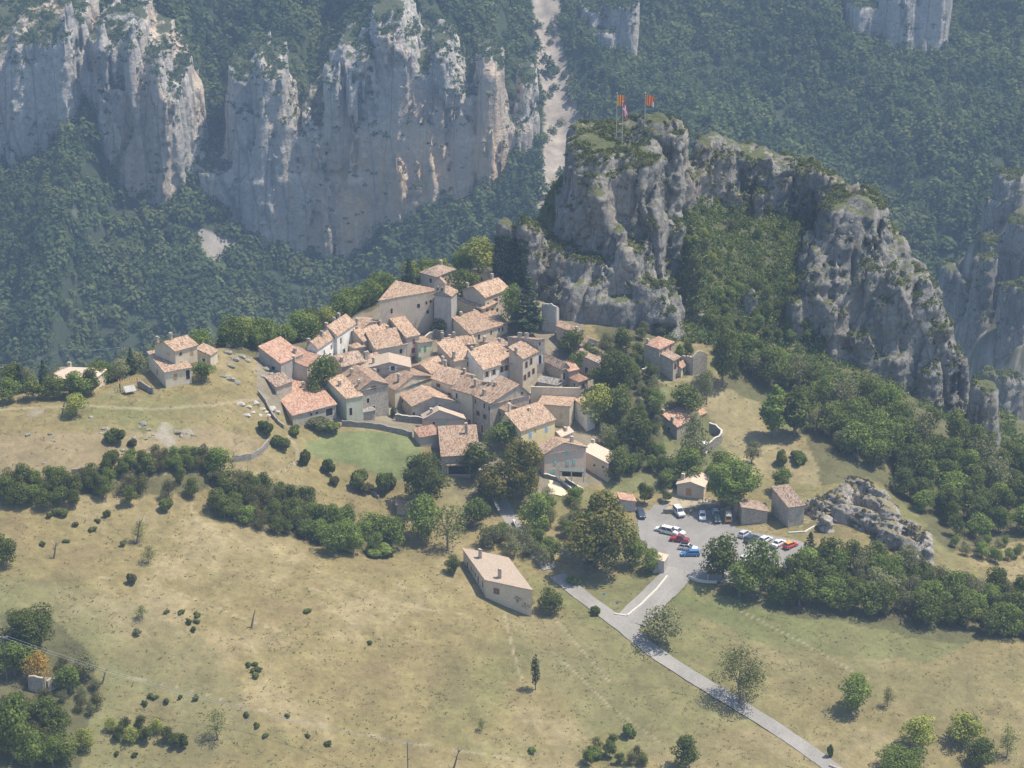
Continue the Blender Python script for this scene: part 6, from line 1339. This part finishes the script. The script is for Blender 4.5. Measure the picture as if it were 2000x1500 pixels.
def boulders(name, spots, label, cat, group, mat, tm=330):
    for (px, py, wpx) in spots:
        p = ground_at(px, py, tmin=tm); s = wpx/scale_at(p); rg = np.random.default_rng(int(px*7+py)); bmv = []; n = 26
        d = rg.normal(size=(n, 3)); d /= np.linalg.norm(d, axis=1)[:, None]; pts = d*np.array([.5, .38, .28])*s*rg.uniform(.75, 1.15, (n, 1))
        import bmesh
        bm = bmesh.new(); [bm.verts.new(v) for v in pts]; bmesh.ops.convex_hull(bm, input=bm.verts); bmesh.ops.delete(bm, geom=[v for v in bm.verts if not v.link_faces], context='VERTS')
        me = bpy.data.meshes.new(name); bm.to_mesh(me); bm.free(); me.materials.append(mat); o = link(name, me); o.location = p+Vector((0,0,s*.06)); tag(o, label, cat, group)
M_BOULD = rock_material('boulder limestone', 2.2, (.46,.44,.39), (.50,.44,.36), (.28,.27,.24), (.22,.20,.12), .95, .2)
boulders('boulder', [(205,838,18),(212,848,14),(197,846,10),(280,828,18),(272,836,12),(290,840,12),(262,856,10),(105,862,10),(55,850,14),(98,848,13),(178,815,12),(345,845,20),(362,847,14),(376,850,12),(354,852,12),(300,868,8),(85,905,8),(240,880,11),(285,858,9),(298,850,10)], 'grey limestone boulder poking out of the dry knoll', 'boulder', 'boulders of the dry knoll', M_BOULD)
boulders('boulder', [(444,690,20),(458,702,22),(472,698,20),(484,705,16),(452,716,18),(437,735,16),(450,742,20),(464,748,16),(405,688,18),(396,694,14),(530,732,16),(520,722,18),(512,735,13)], 'pale jagged boulder on the rocky hillock right of the ridge house', 'boulder', 'boulders of the rocky hillock', M_BOULD)
boulders('stone_slab', [(470,790,20),(485,796,14),(482,812,16),(494,806,10),(500,788,18),(512,800,14),(520,806,12),(530,800,22),(540,806,16),(524,812,12),(508,812,12)], 'white slab of building rubble beside the red roofed barn', 'rubble', 'rubble beside the red roofed barn', plain('pale rubble', (.46,.43,.37)))
boulders('boulder', [(1272,762,7),(1284,770,8),(1296,766,6),(1278,775,6),(1302,752,7),(1382,650,12),(1390,640,14),(1378,630,12),(1370,615,14),(1362,600,10),(1399,655,10)], 'loose pale stone on the slope between the tower house and the crag', 'boulder', 'loose stones right of the village', M_BOULD)
# ================================================================ VEHICLES
def paint(name, col):
    m, n, b = new_mat(name); b.inputs['Base Color'].default_value = (*col, 1); b.inputs['Roughness'].default_value = .28
    try: b.inputs['Coat Weight'].default_value = .5
    except Exception: pass
    return m
M_GLASS = plain('tinted car glass', (.05,.065,.075), .06); M_TYRE = plain('tyre rubber', (.02,.02,.02), .9); M_RIM = plain('wheel rim', (.45,.45,.46), .3, .7); M_LAMP = plain('clear lamp glass', (.75,.75,.72), .1); M_RED = plain('red lamp glass', (.45,.02,.02), .2); M_BLK = plain('black trim', (.03,.03,.03), .6)
PROFILES = { # x along the car (front +), z: lower body outline top, cabin: (x_rear_base, x_rear_top, x_front_top, x_front_base, z_belt, z_roof), length, width
 'hatch': (3.95,1.70,[(-1.97,.45),(-1.95,.85),(-1.80,.95),(.95,.95),(1.75,.78),(1.95,.62),(1.97,.40)],(-1.85,-1.45,.25,.98,.93,1.46)),
 'estate': (4.55,1.75,[(-2.27,.45),(-2.25,.85),(-2.15,.95),(1.05,.95),(2.05,.78),(2.25,.62),(2.27,.40)],(-2.18,-1.85,.25,1.10,.93,1.48)),
 'saloon': (4.35,1.72,[(-2.17,.45),(-2.15,.88),(-1.55,.96),(.95,.93),(1.95,.78),(2.15,.60),(2.17,.40)],(-1.60,-.95,.20,1.0,.92,1.42)),
 'suv': (4.55,1.85,[(-2.27,.55),(-2.25,1.0),(-2.18,1.10),(1.10,1.12),(2.10,1.02),(2.25,.80),(2.27,.50)],(-2.2,-2.05,.45,1.12,1.08,1.84)),
 'van': (4.5,1.80,[(-2.25,.45),(-2.24,1.0),(-2.2,1.10),(1.75,1.10),(2.15,1.0),(2.24,.75),(2.25,.40)],(-2.22,-2.12,1.35,1.95,1.05,1.95)),
 'pickup': (4.7,1.8,[(-2.35,.55),(-2.33,1.0),(-.6,1.02),(1.10,1.05),(2.10,.98),(2.33,.80),(2.35,.50)],(-.75,-.6,.45,1.12,1.02,1.75)),
}
def make_car(kind, mat, name='car', rack=False, roofmat=None):
    L, Wd, prof, (xr0, xr1, xf1, xf0, zb, zr) = PROFILES[kind]; e = empty(name); hw = Wd/2; M = MB()
    sec = [(.0, 0)]; z0 = .22
    def ring(x, z, ins): return [(x, -hw+ins, z0+ .02), (x, -hw, .45), (x, -hw+.02, max(z-.14, .5)), (x, -hw+.13+ins*.3, z), (x, hw-.13-ins*.3, z), (x, hw-.02, max(z-.14, .5)), (x, hw, .45), (x, hw-ins, z0+.02)]
    rings = [ring(x, z, .08 if i not in (0, len(prof)-1) else .25) for i, (x, z) in enumerate(prof)]
    for a, b in zip(rings[:-1], rings[1:]):
        for k in range(7): M.quad(a[k], b[k], b[k+1], a[k+1])
        M.quad(a[7], b[7], b[0], a[0])
    M.quad(*rings[0]); M.quad(*rings[-1][::-1])
    tw = hw-.22; rb = [(xr1, -tw, zr), (xf1, -tw, zr), (xf1, tw, zr), (xr1, tw, zr)]
    M.box(xr1, xf1, -tw, tw, zr-.05, zr) if not roofmat else None
    bw = hw-.10
    for sx0, sx1 in ((xr0, xr1), (xf0, xf1)):
        for s in (-1, 1): M.tube([(sx0, s*bw, zb-.05), (sx1, s*tw, zr-.02)], [.05, .05], 4)
    M.tube([((xr0+xf0)/2-.1, -bw, zb), ((xr1+xf1)/2-.1, -tw, zr-.02)], [.05,.05], 4); M.tube([((xr0+xf0)/2-.1, bw, zb), ((xr1+xf1)/2-.1, tw, zr-.02)], [.05,.05], 4)
    M.build('body', mat, e)
    if roofmat: M = MB(); M.box(xr1, xf1, -tw, tw, zr-.05, zr+.01); M.build('roof', roofmat, e)
    for nm, pts in (('windscreen', [(xf0, -bw+.06, zb), (xf0, bw-.06, zb), (xf1+.02, tw-.05, zr-.05), (xf1+.02, -tw+.05, zr-.05)]), ('rear_window', [(xr0, bw-.06, zb), (xr0, -bw+.06, zb), (xr1-.02, -tw+.05, zr-.05), (xr1-.02, tw-.05, zr-.05)]),
                    ('side_window', [(xr0+.08, -bw, zb), (xf0-.08, -bw, zb), (xf1, -tw-.01, zr-.06), (xr1, -tw-.01, zr-.06)]), ('side_window', [(xf0-.08, bw, zb), (xr0+.08, bw, zb), (xr1, tw+.01, zr-.06), (xf1, tw+.01, zr-.06)])):
        G = MB(); G.quad(*pts); G.build(nm, M_GLASS, e)
    for sx in (-L*.31, L*.31):
        for sy in (-1, 1):
            K = MB(); K.tube([(sx, sy*(hw-.2), .31), (sx, sy*(hw+.01), .31)], [.31, .31], 12); K.quad(*[(sx+.31*math.cos(t*math.pi/6), sy*(hw+.01), .31+.31*math.sin(t*math.pi/6)) for t in range(12)]); w_ = K.build('wheel', M_TYRE, e)
            K = MB(); K.quad(*[(sx+.19*math.cos(t*math.pi/6), sy*(hw+.02), .31+.19*math.sin(t*math.pi/6)) for t in range(12)]); K.build('rim', M_RIM, w_)
    for sy in (-1, 1):
        K = MB(); K.box(L/2-.12, L/2+.01, sy*(hw-.38)-.16, sy*(hw-.38)+.16, .60, .74); K.build('headlight', M_LAMP, e)
        K = MB(); K.box(-L/2-.01, -L/2+.10, sy*(hw-.22)-.11, sy*(hw-.22)+.11, .68, .88); K.build('tail_light', M_RED, e)
        K = MB(); K.box(xf0-.35, xf0-.18, sy*(hw+.08)-.08, sy*(hw+.08)+.08, zb-.02, zb+.12); K.build('wing_mirror', M_BLK, e)
    K = MB(); K.box(L/2-.05, L/2+.03, -hw+.15, hw-.15, .30, .46); K.box(-L/2-.03, -L/2+.05, -hw+.15, hw-.15, .30, .46); K.build('bumper', M_BLK if kind in ('suv', 'van', 'pickup') else mat, e)
    if rack: K = MB(); K.box(xr1+.2, xf1-.2, -.45, .45, zr+.12, zr+.42); K.box(xr1+.3, xr1+.36, -tw, tw, zr, zr+.12); K.box(xf1-.4, xf1-.34, -tw, tw, zr, zr+.12); K.build('roof_box', M_BLK, e)
    return e
PC = {k: paint(k+' car paint', c) for k, c in dict(white=(.72,.72,.70), navy=(.05,.07,.11), dgreen=(.07,.10,.10), red=(.26,.025,.03), blue=(.05,.17,.42), silver=(.50,.51,.52), yellow=(.72,.36,.04), orange=(.60,.06,.03), orangeroof=(.85,.33,.05)).items()}
CARS = [ # kind, colour, centre, heading point, label
 ('estate','navy',(337,600),(352,640),'dark navy car parked alone by the tiled shed','car',{}),
 ('suv','white',(684,588),(728,640),'white four wheel drive parked before the stone retaining wall','car',{}),
 ('hatch','white',(899,622),(903,665),'small white car parked alone between the four wheel drive and the dark green car','car',{}),
 ('estate','dgreen',(1032,642),(1042,690),'dark green car parked left of the yellow van','car',{}),
 ('hatch','silver',(1016,585),(1006,545),'pale roofed car half under the broad tree behind the dark green one','car',{}),
 ('van','yellow',(1136,640),(1134,600),'yellow camper van with a grey roof in the shade of the broad tree','van',{'roofmat': SH['k']}),
 ('hatch','white',(535,745),(495,737),'white car at the upper left end of the middle row','car',{}),
 ('suv','white',(604,768),(655,778),'tall white off road car second in the middle row','car',{}),
 ('hatch','white',(672,765),(700,772),'white car wedged behind the red one','car',{}),
 ('pickup','red',(692,838),(760,846),'dark red car in the middle row','car',{}),
 ('estate','white',(768,912),(840,922),'white car with a black roof box beside the blue car','car',{'rack': True}),
 ('estate','blue',(788,966),(740,966),'bright blue car at the lower end of the middle row','car',{}),
 ('hatch','silver',(1284,786),(1330,755),'silver car at the left end of the right-hand row','car',{}),
 ('estate','navy',(1348,828),(1400,795),'dark blue car second in the right-hand row','car',{}),
 ('hatch','white',(1476,838),(1518,812),'white rounded car in the middle of the right-hand row','car',{}),
 ('saloon','white',(1596,872),(1642,838),'white saloon next to the red car in the right-hand row','car',{}),
 ('hatch','orange',(1705,888),(1760,862),'red car with an orange roof at the right end of the row','car',{'roofmat': None}),
 ('hatch','white',(1300,1010),(1345,990),'white car mostly hidden behind the dark forked tree','car',{}),
]
for kd, colr, c0, hd, lab, cat, kw in CARS:
    if colr == 'orange': kw['roofmat'] = PC['orangeroof']
    e = make_car(kd, PC[colr], 'van' if kd == 'van' else 'parked_car', **kw); p = ground_at(*Z5(*c0)); q = ground_at(*Z5(*hd))
    e.location = (p.x, p.y, gz(p.x, p.y)+.16); e.rotation_euler = (0, 0, math.atan2(q.y-p.y, q.x-p.x)); tag(e, lab, cat, 'cars parked in the car park')
# ================================================================ PEOPLE
def skin_body(name, pts, edges, rad, mat, parent):
    me = bpy.data.meshes.new(name); me.from_pydata(pts, edges, []); o = link(name, me, parent); me.materials.append(mat)
    sk = o.modifiers.new('skin', 'SKIN'); 
    for i, r_ in enumerate(rad): me.skin_vertices[0].data[i].radius = (r_, r_*.85)
    me.skin_vertices[0].data[0].use_root = True; sb = o.modifiers.new('sub', 'SUBSURF'); sb.levels = 1; sb.render_levels = 1; return o
M_SKIN = plain('skin', (.50,.32,.24)); 
def person(loc, rz, label, top, bottom, hair, riding=False):
    e = empty('person', loc, rz)
    if riding: hip = (-.12, 0, .98); hipz = .98; chest = (.16, 0, 1.35); neck = (.26, 0, 1.50); head = (.33, 0, 1.64); hands = [(.52, s*.24, 1.02) for s in (-1, 1)]; elbows = [(.36, s*.30, 1.18) for s in (-1, 1)]; knees = [(.24, -.12, .72), (.30, .12, .62)]; feet = [(.06, -.12, .30), (.22, .12, .14)]; toes = [(.22, -.12, .26), (.38, .12, .10)]; sh = [(.20, s*.19, 1.42) for s in (-1, 1)]
    else: hip = (0, 0, .92); chest = (0, 0, 1.25); neck = (0, 0, 1.47); head = (.02, 0, 1.63); hands = [(.12, -.30, .85), (.16, .32, .88)]; elbows = [(0, s*.30, 1.10) for s in (-1, 1)]; knees = [(.06, -.10, .48), (-.02, .11, .48)]; feet = [(0, -.11, .06), (-.06, .12, .06)]; toes = [(.15, -.12, .03), (.10, .13, .03)]; sh = [(0, s*.20, 1.40) for s in (-1, 1)]
    pts = [hip, ((hip[0]+chest[0])/2, 0, (hip[2]+chest[2])/2), chest, neck, head, (head[0]+.01, 0, head[2]+.13)]; rad = [.15, .14, .16, .055, .095, .07]; ed = [(0,1),(1,2),(2,3),(3,4),(4,5)]
    for s, S, E_l, Hn, Kn, Ft, To in zip((-1, 1), sh, elbows, hands, knees, feet, toes):
        i = len(pts); pts += [S, E_l, Hn, (hip[0], s*.10, hip[2]-.06), Kn, Ft, To]; rad += [.07, .05, .035, .10, .065, .045, .04]; ed += [(2, i), (i, i+1), (i+1, i+2), (0, i+3), (i+3, i+4), (i+4, i+5), (i+5, i+6)]
        for k in range(4): j = len(pts); pts.append((Hn[0]+.09, Hn[1]+(k-1.5)*.022, Hn[2]-.05)); rad.append(.011); ed.append((i+2, j))
        j = len(pts); pts.append((Hn[0]+.04, Hn[1]-s*.05, Hn[2]-.01)); rad.append(.012); ed.append((i+2, j))
    b = skin_body('body', pts, ed, rad, M_SKIN, e)
    M = [hip, ((hip[0]+chest[0])/2, 0, (hip[2]+chest[2])/2), chest, (neck[0], 0, neck[2]-.07)]; mr = [.165, .155, .18, .08]; me_ = [(0,1),(1,2),(2,3)]
    for S, E_l in zip(sh, elbows): i = len(M); M += [S, tuple((a_+b_)/2 for a_, b_ in zip(S, E_l))]; mr += [.09, .07]; me_ += [(2, i), (i, i+1)]
    skin_body('shirt', M, me_, mr, top, e)
    M = [(hip[0], 0, hip[2]+.03)]; mr = [.17]; me_ = []
    for s, Kn, Ft in zip((-1, 1), knees, feet): i = len(M); M += [(hip[0], s*.10, hip[2]-.06), Kn, tuple(a_*.3+b_*.7 for a_, b_ in zip(Kn, Ft))]; mr += [.115, .078, .06]; me_ += [(0, i), (i, i+1), (i+1, i+2)]
    skin_body('trousers', M, me_, mr, bottom, e)
    K = MB(); K.tube([(head[0]-.02, 0, head[2]+.0), (head[0]-.02, 0, head[2]+.10), (head[0]-.01, 0, head[2]+.19), (head[0], 0, head[2]+.23)], [.105, .115, .085, .02], 10); K.build('helmet' if riding else 'hair', hair, e, smooth=True)
    tag(e, label, 'person'); return e
def bicycle(loc, rz, label, mat):
    e = empty('bicycle', loc, rz)
    for x in (-.50, .52): K = MB(); K.tube([(x+.33*math.cos(a*math.pi/9), 0, .34+.33*math.sin(a*math.pi/9)) for a in range(19)], [.022]*19, 5); w_ = K.build('wheel', M_TYRE, e); K = MB(); [K.tube([(x, 0, .34), (x+.32*math.cos(a*math.pi/4), 0, .34+.32*math.sin(a*math.pi/4))], [.006, .006], 3) for a in range(8)]; K.build('spokes', M_METAL, w_)
    K = MB(); fr = {'bb': (-.05,0,.30), 'seat': (-.20,0,.82), 'head': (.36,0,.84), 'rear': (-.50,0,.34), 'front': (.52,0,.34)}
    for a, b in (('bb','seat'),('bb','head'),('seat','head'),('rear','bb'),('rear','seat'),('head','front')): K.tube([fr[a], fr[b]], [.025,.022], 6)
    K.build('frame', mat, e); K = MB(); K.tube([(.36,0,.84),(.34,0,1.0)], [.02,.02], 5); K.tube([(.50,-.24,1.0),(.34,-.1,1.0),(.34,.1,1.0),(.50,.24,1.0)], [.018]*4, 5); K.build('handlebar', M_BLK, e)
    K = MB(); K.obox((-.20,0,.90), (.14,0,0),(0,.07,0),(0,0,.03)); K.build('saddle', M_BLK, e); tag(e, label, 'bicycle')
def rider(px, py, lab, blab, top, fmat, ofs):
    p = ground_at(px, py); q = ground_at(px-16, py+2); rz = math.atan2((ground_at(1530,1432)-ground_at(1470,1394)).y, (ground_at(1530,1432)-ground_at(1470,1394)).x)+ofs; z = gz(p.x, p.y)+.13
    bicycle((p.x, p.y, z), rz, blab, fmat); person((p.x, p.y, z), rz, lab, top, SH['k'] if ofs else M_BLK, M_BLK, True)
rider(1445,1380,'cyclist in an orange red shirt riding on the road under the open crowned tree','bicycle under the rider in the orange red shirt',plain('orange red cloth', (.62,.09,.03)),M_BLK,0)
rider(1452,1384,'cyclist in dark clothes nearest the meadow edge of the road','pale bicycle under the rider in dark clothes',plain('dark cloth', (.06,.06,.08)),SH['w'],.1)
p = ground_at(1349,1006); person((p.x, p.y, p.z+.1), -1.4, 'person in a pale top and red trousers standing beside the white four wheel drive', plain('pale cloth', (.6,.55,.5)), plain('dull red cloth', (.35,.08,.07)), SH['n'])
p = ground_at(524,824); person((p.x, p.y, p.z), -2.4, 'person in a red top working among the rubble by the barn', plain('red cloth', (.65,.12,.10)), SH['b'], SH['n'])
# ================================================================ SMALL THINGS
p = ground_at(1371,872, h=1.5); e = empty('parasol', p); K = MB(); K.tube([(0,0,-1.2),(0,0,1.6)], [.03,.03], 6); K.build('pole', M_METAL, e); K = MB(); K.tube([(0,0,1.25),(0,0,1.55),(0,0,1.75)], [1.5,.8,.03], 10); K.build('canopy', SH['w'], e); tag(e, 'white parasol open on the farmhouse terrace', 'parasol')
p = ground_at(1376,885); M = MB(); M.tube([(0,0,0),(0,0,.5),(0,0,.55)], [.9,.9,.1], 12); o = M.build('garden_table', SH['w']); o.location = p; tag(o, 'small white round table on the grass below the terrace wall', 'table')
p = ground_at(143,770); e = empty('market_shelter', p, .2)
M = MB(); M.obox((0,0,2.3), (1.3,0,0),(0,.9,.15),(0,0,.06)); M.build('roof', SH['w'], e)
for x in (-1.2,1.2):
    for y in (-.8,.8): M = MB(); M.box(x-.05,x+.05,y-.05,y+.05,-.3,2.25); M.build('post', M_METAL, e)
M = MB(); M.box(-1.1,1.1,-.6,.6,0,.9); M.build('counter', SH['r'], e); e.name = 'garden_shelter'; tag(e, 'small white roofed shelter on the dry ridge behind the round yellow green tree', 'shelter')
p = ground_at(252,760); e = empty('timber_pergola', p, .25)
M = MB(); [M.box(-2.4+k*.6,-2.3+k*.6,-1.6,1.6,2.2,2.32) for k in range(9)]; M.build('rafters', M_WOOD, e)
for x in (-2.2,2.2):
    for y in (-1.4,1.4): M = MB(); M.box(x-.08,x+.08,y-.08,y+.08,-1,2.2); M.build('post', M_BARK, e)
tag(e, 'timber pergola on posts left of the ridge house', 'pergola')
p = ground_at(254,768); e = empty('solar_panel', p, .5); M = MB(); M.obox((0,0,1.2), (1.4,0,0),(0,.9,.5),(0,0,.05)); M.build('panel', WM['grey'], e); M = MB(); M.box(-1.2,-1.1,-.1,0,-.5,1.1); M.box(1.1,1.2,-.1,0,-.5,1.1); M.build('stand', M_METAL, e); tag(e, 'tilted grey panel on a stand at the left of the pergola', 'panel')
for (px, py) in [(1188,862),(1194,866),(1199,868),(1205,873)]:
    p = ground_at(px, py); M = MB(); M.tube([(0,0,0),(0,0,.45),(0,0,.5)], [.28,.34,.05], 9); o = M.build('flower_pot', SH['w']); o.location = p; tag(o, 'white flower pot in the yard behind the pink house', 'flower pot', 'flower pots behind the pink house')
# ivy on the rock fins
def ivy():
    rg = np.random.default_rng(77); P = []
    me = C.objects['castle_rock'].data; k = len(me.polygons); ce = np.empty(k*3); me.polygons.foreach_get('center', ce); nn = np.empty(k*3); me.polygons.foreach_get('normal', nn); ce = ce.reshape(-1, 3); nn = nn.reshape(-1, 3)
    px, py = proj(ce[:, 0], ce[:, 1], ce[:, 2]); m = ((px > 964) & (px < 1030) & (py > 458+np.abs(px-985)*.3) & (py < 560)) & (nn[:, 1] < .3); I = rg.choice(np.flatnonzero(m), min(900, m.sum()), replace=False); L = 8
    d = rg.normal(size=(len(I)*L, 3))*.35; P = np.repeat(ce[I], L, 0)+d+np.repeat(nn[I], L, 0)*.25; V, Q = leaves(P, np.repeat(nn[I], L, 0), .45, rg)
    c = np.array([.035,.062,.028])*rg.uniform(.7, 1.4, (len(P), 1)); o = link('ivy', mesh_np('ivy', V, Q, mats=[M_LEAF], colors=np.repeat(c, 4, 0))); tag(o, 'dark ivy hanging over the two rock fins left of the castle rock', 'ivy', kind='stuff')
ivy()
# ================================================================ HAZE
def build_haze():
    x, y0, y1, z0, z1 = 6200, -60, 6300, -262, 246
    V = [(-x,y0,z0),(x,y0,z0),(x,y1,z0),(-x,y1,z0),(-x,y0,z1),(x,y0,z1),(x,y1,z1),(-x,y1,z1)]
    Q = [(0,3,2,1),(4,5,6,7),(0,1,5,4),(1,2,6,5),(2,3,7,6),(3,0,4,7)]
    m = bpy.data.materials.new('haze'); m.use_nodes = True; n = m.node_tree; n.nodes.clear()
    out = n.nodes.new('ShaderNodeOutputMaterial'); v = n.nodes.new('ShaderNodeVolumePrincipled')
    v.inputs['Color'].default_value = (.50,.70,1,1); v.inputs['Density'].default_value = HAZE_DENSITY; v.inputs['Anisotropy'].default_value = .0
    n.links.new(v.outputs[0], out.inputs['Volume'])
    o = link('haze', mesh_np('haze', V, Q, mats=[m])); tag(o, 'thin blue summer haze filling the valley air', 'haze', kind='stuff')
build_haze()
scene.cycles.volume_bounces = 1; scene.cycles.max_bounces = 6; scene.cycles.diffuse_bounces = 3; scene.cycles.transparent_max_bounces = 8
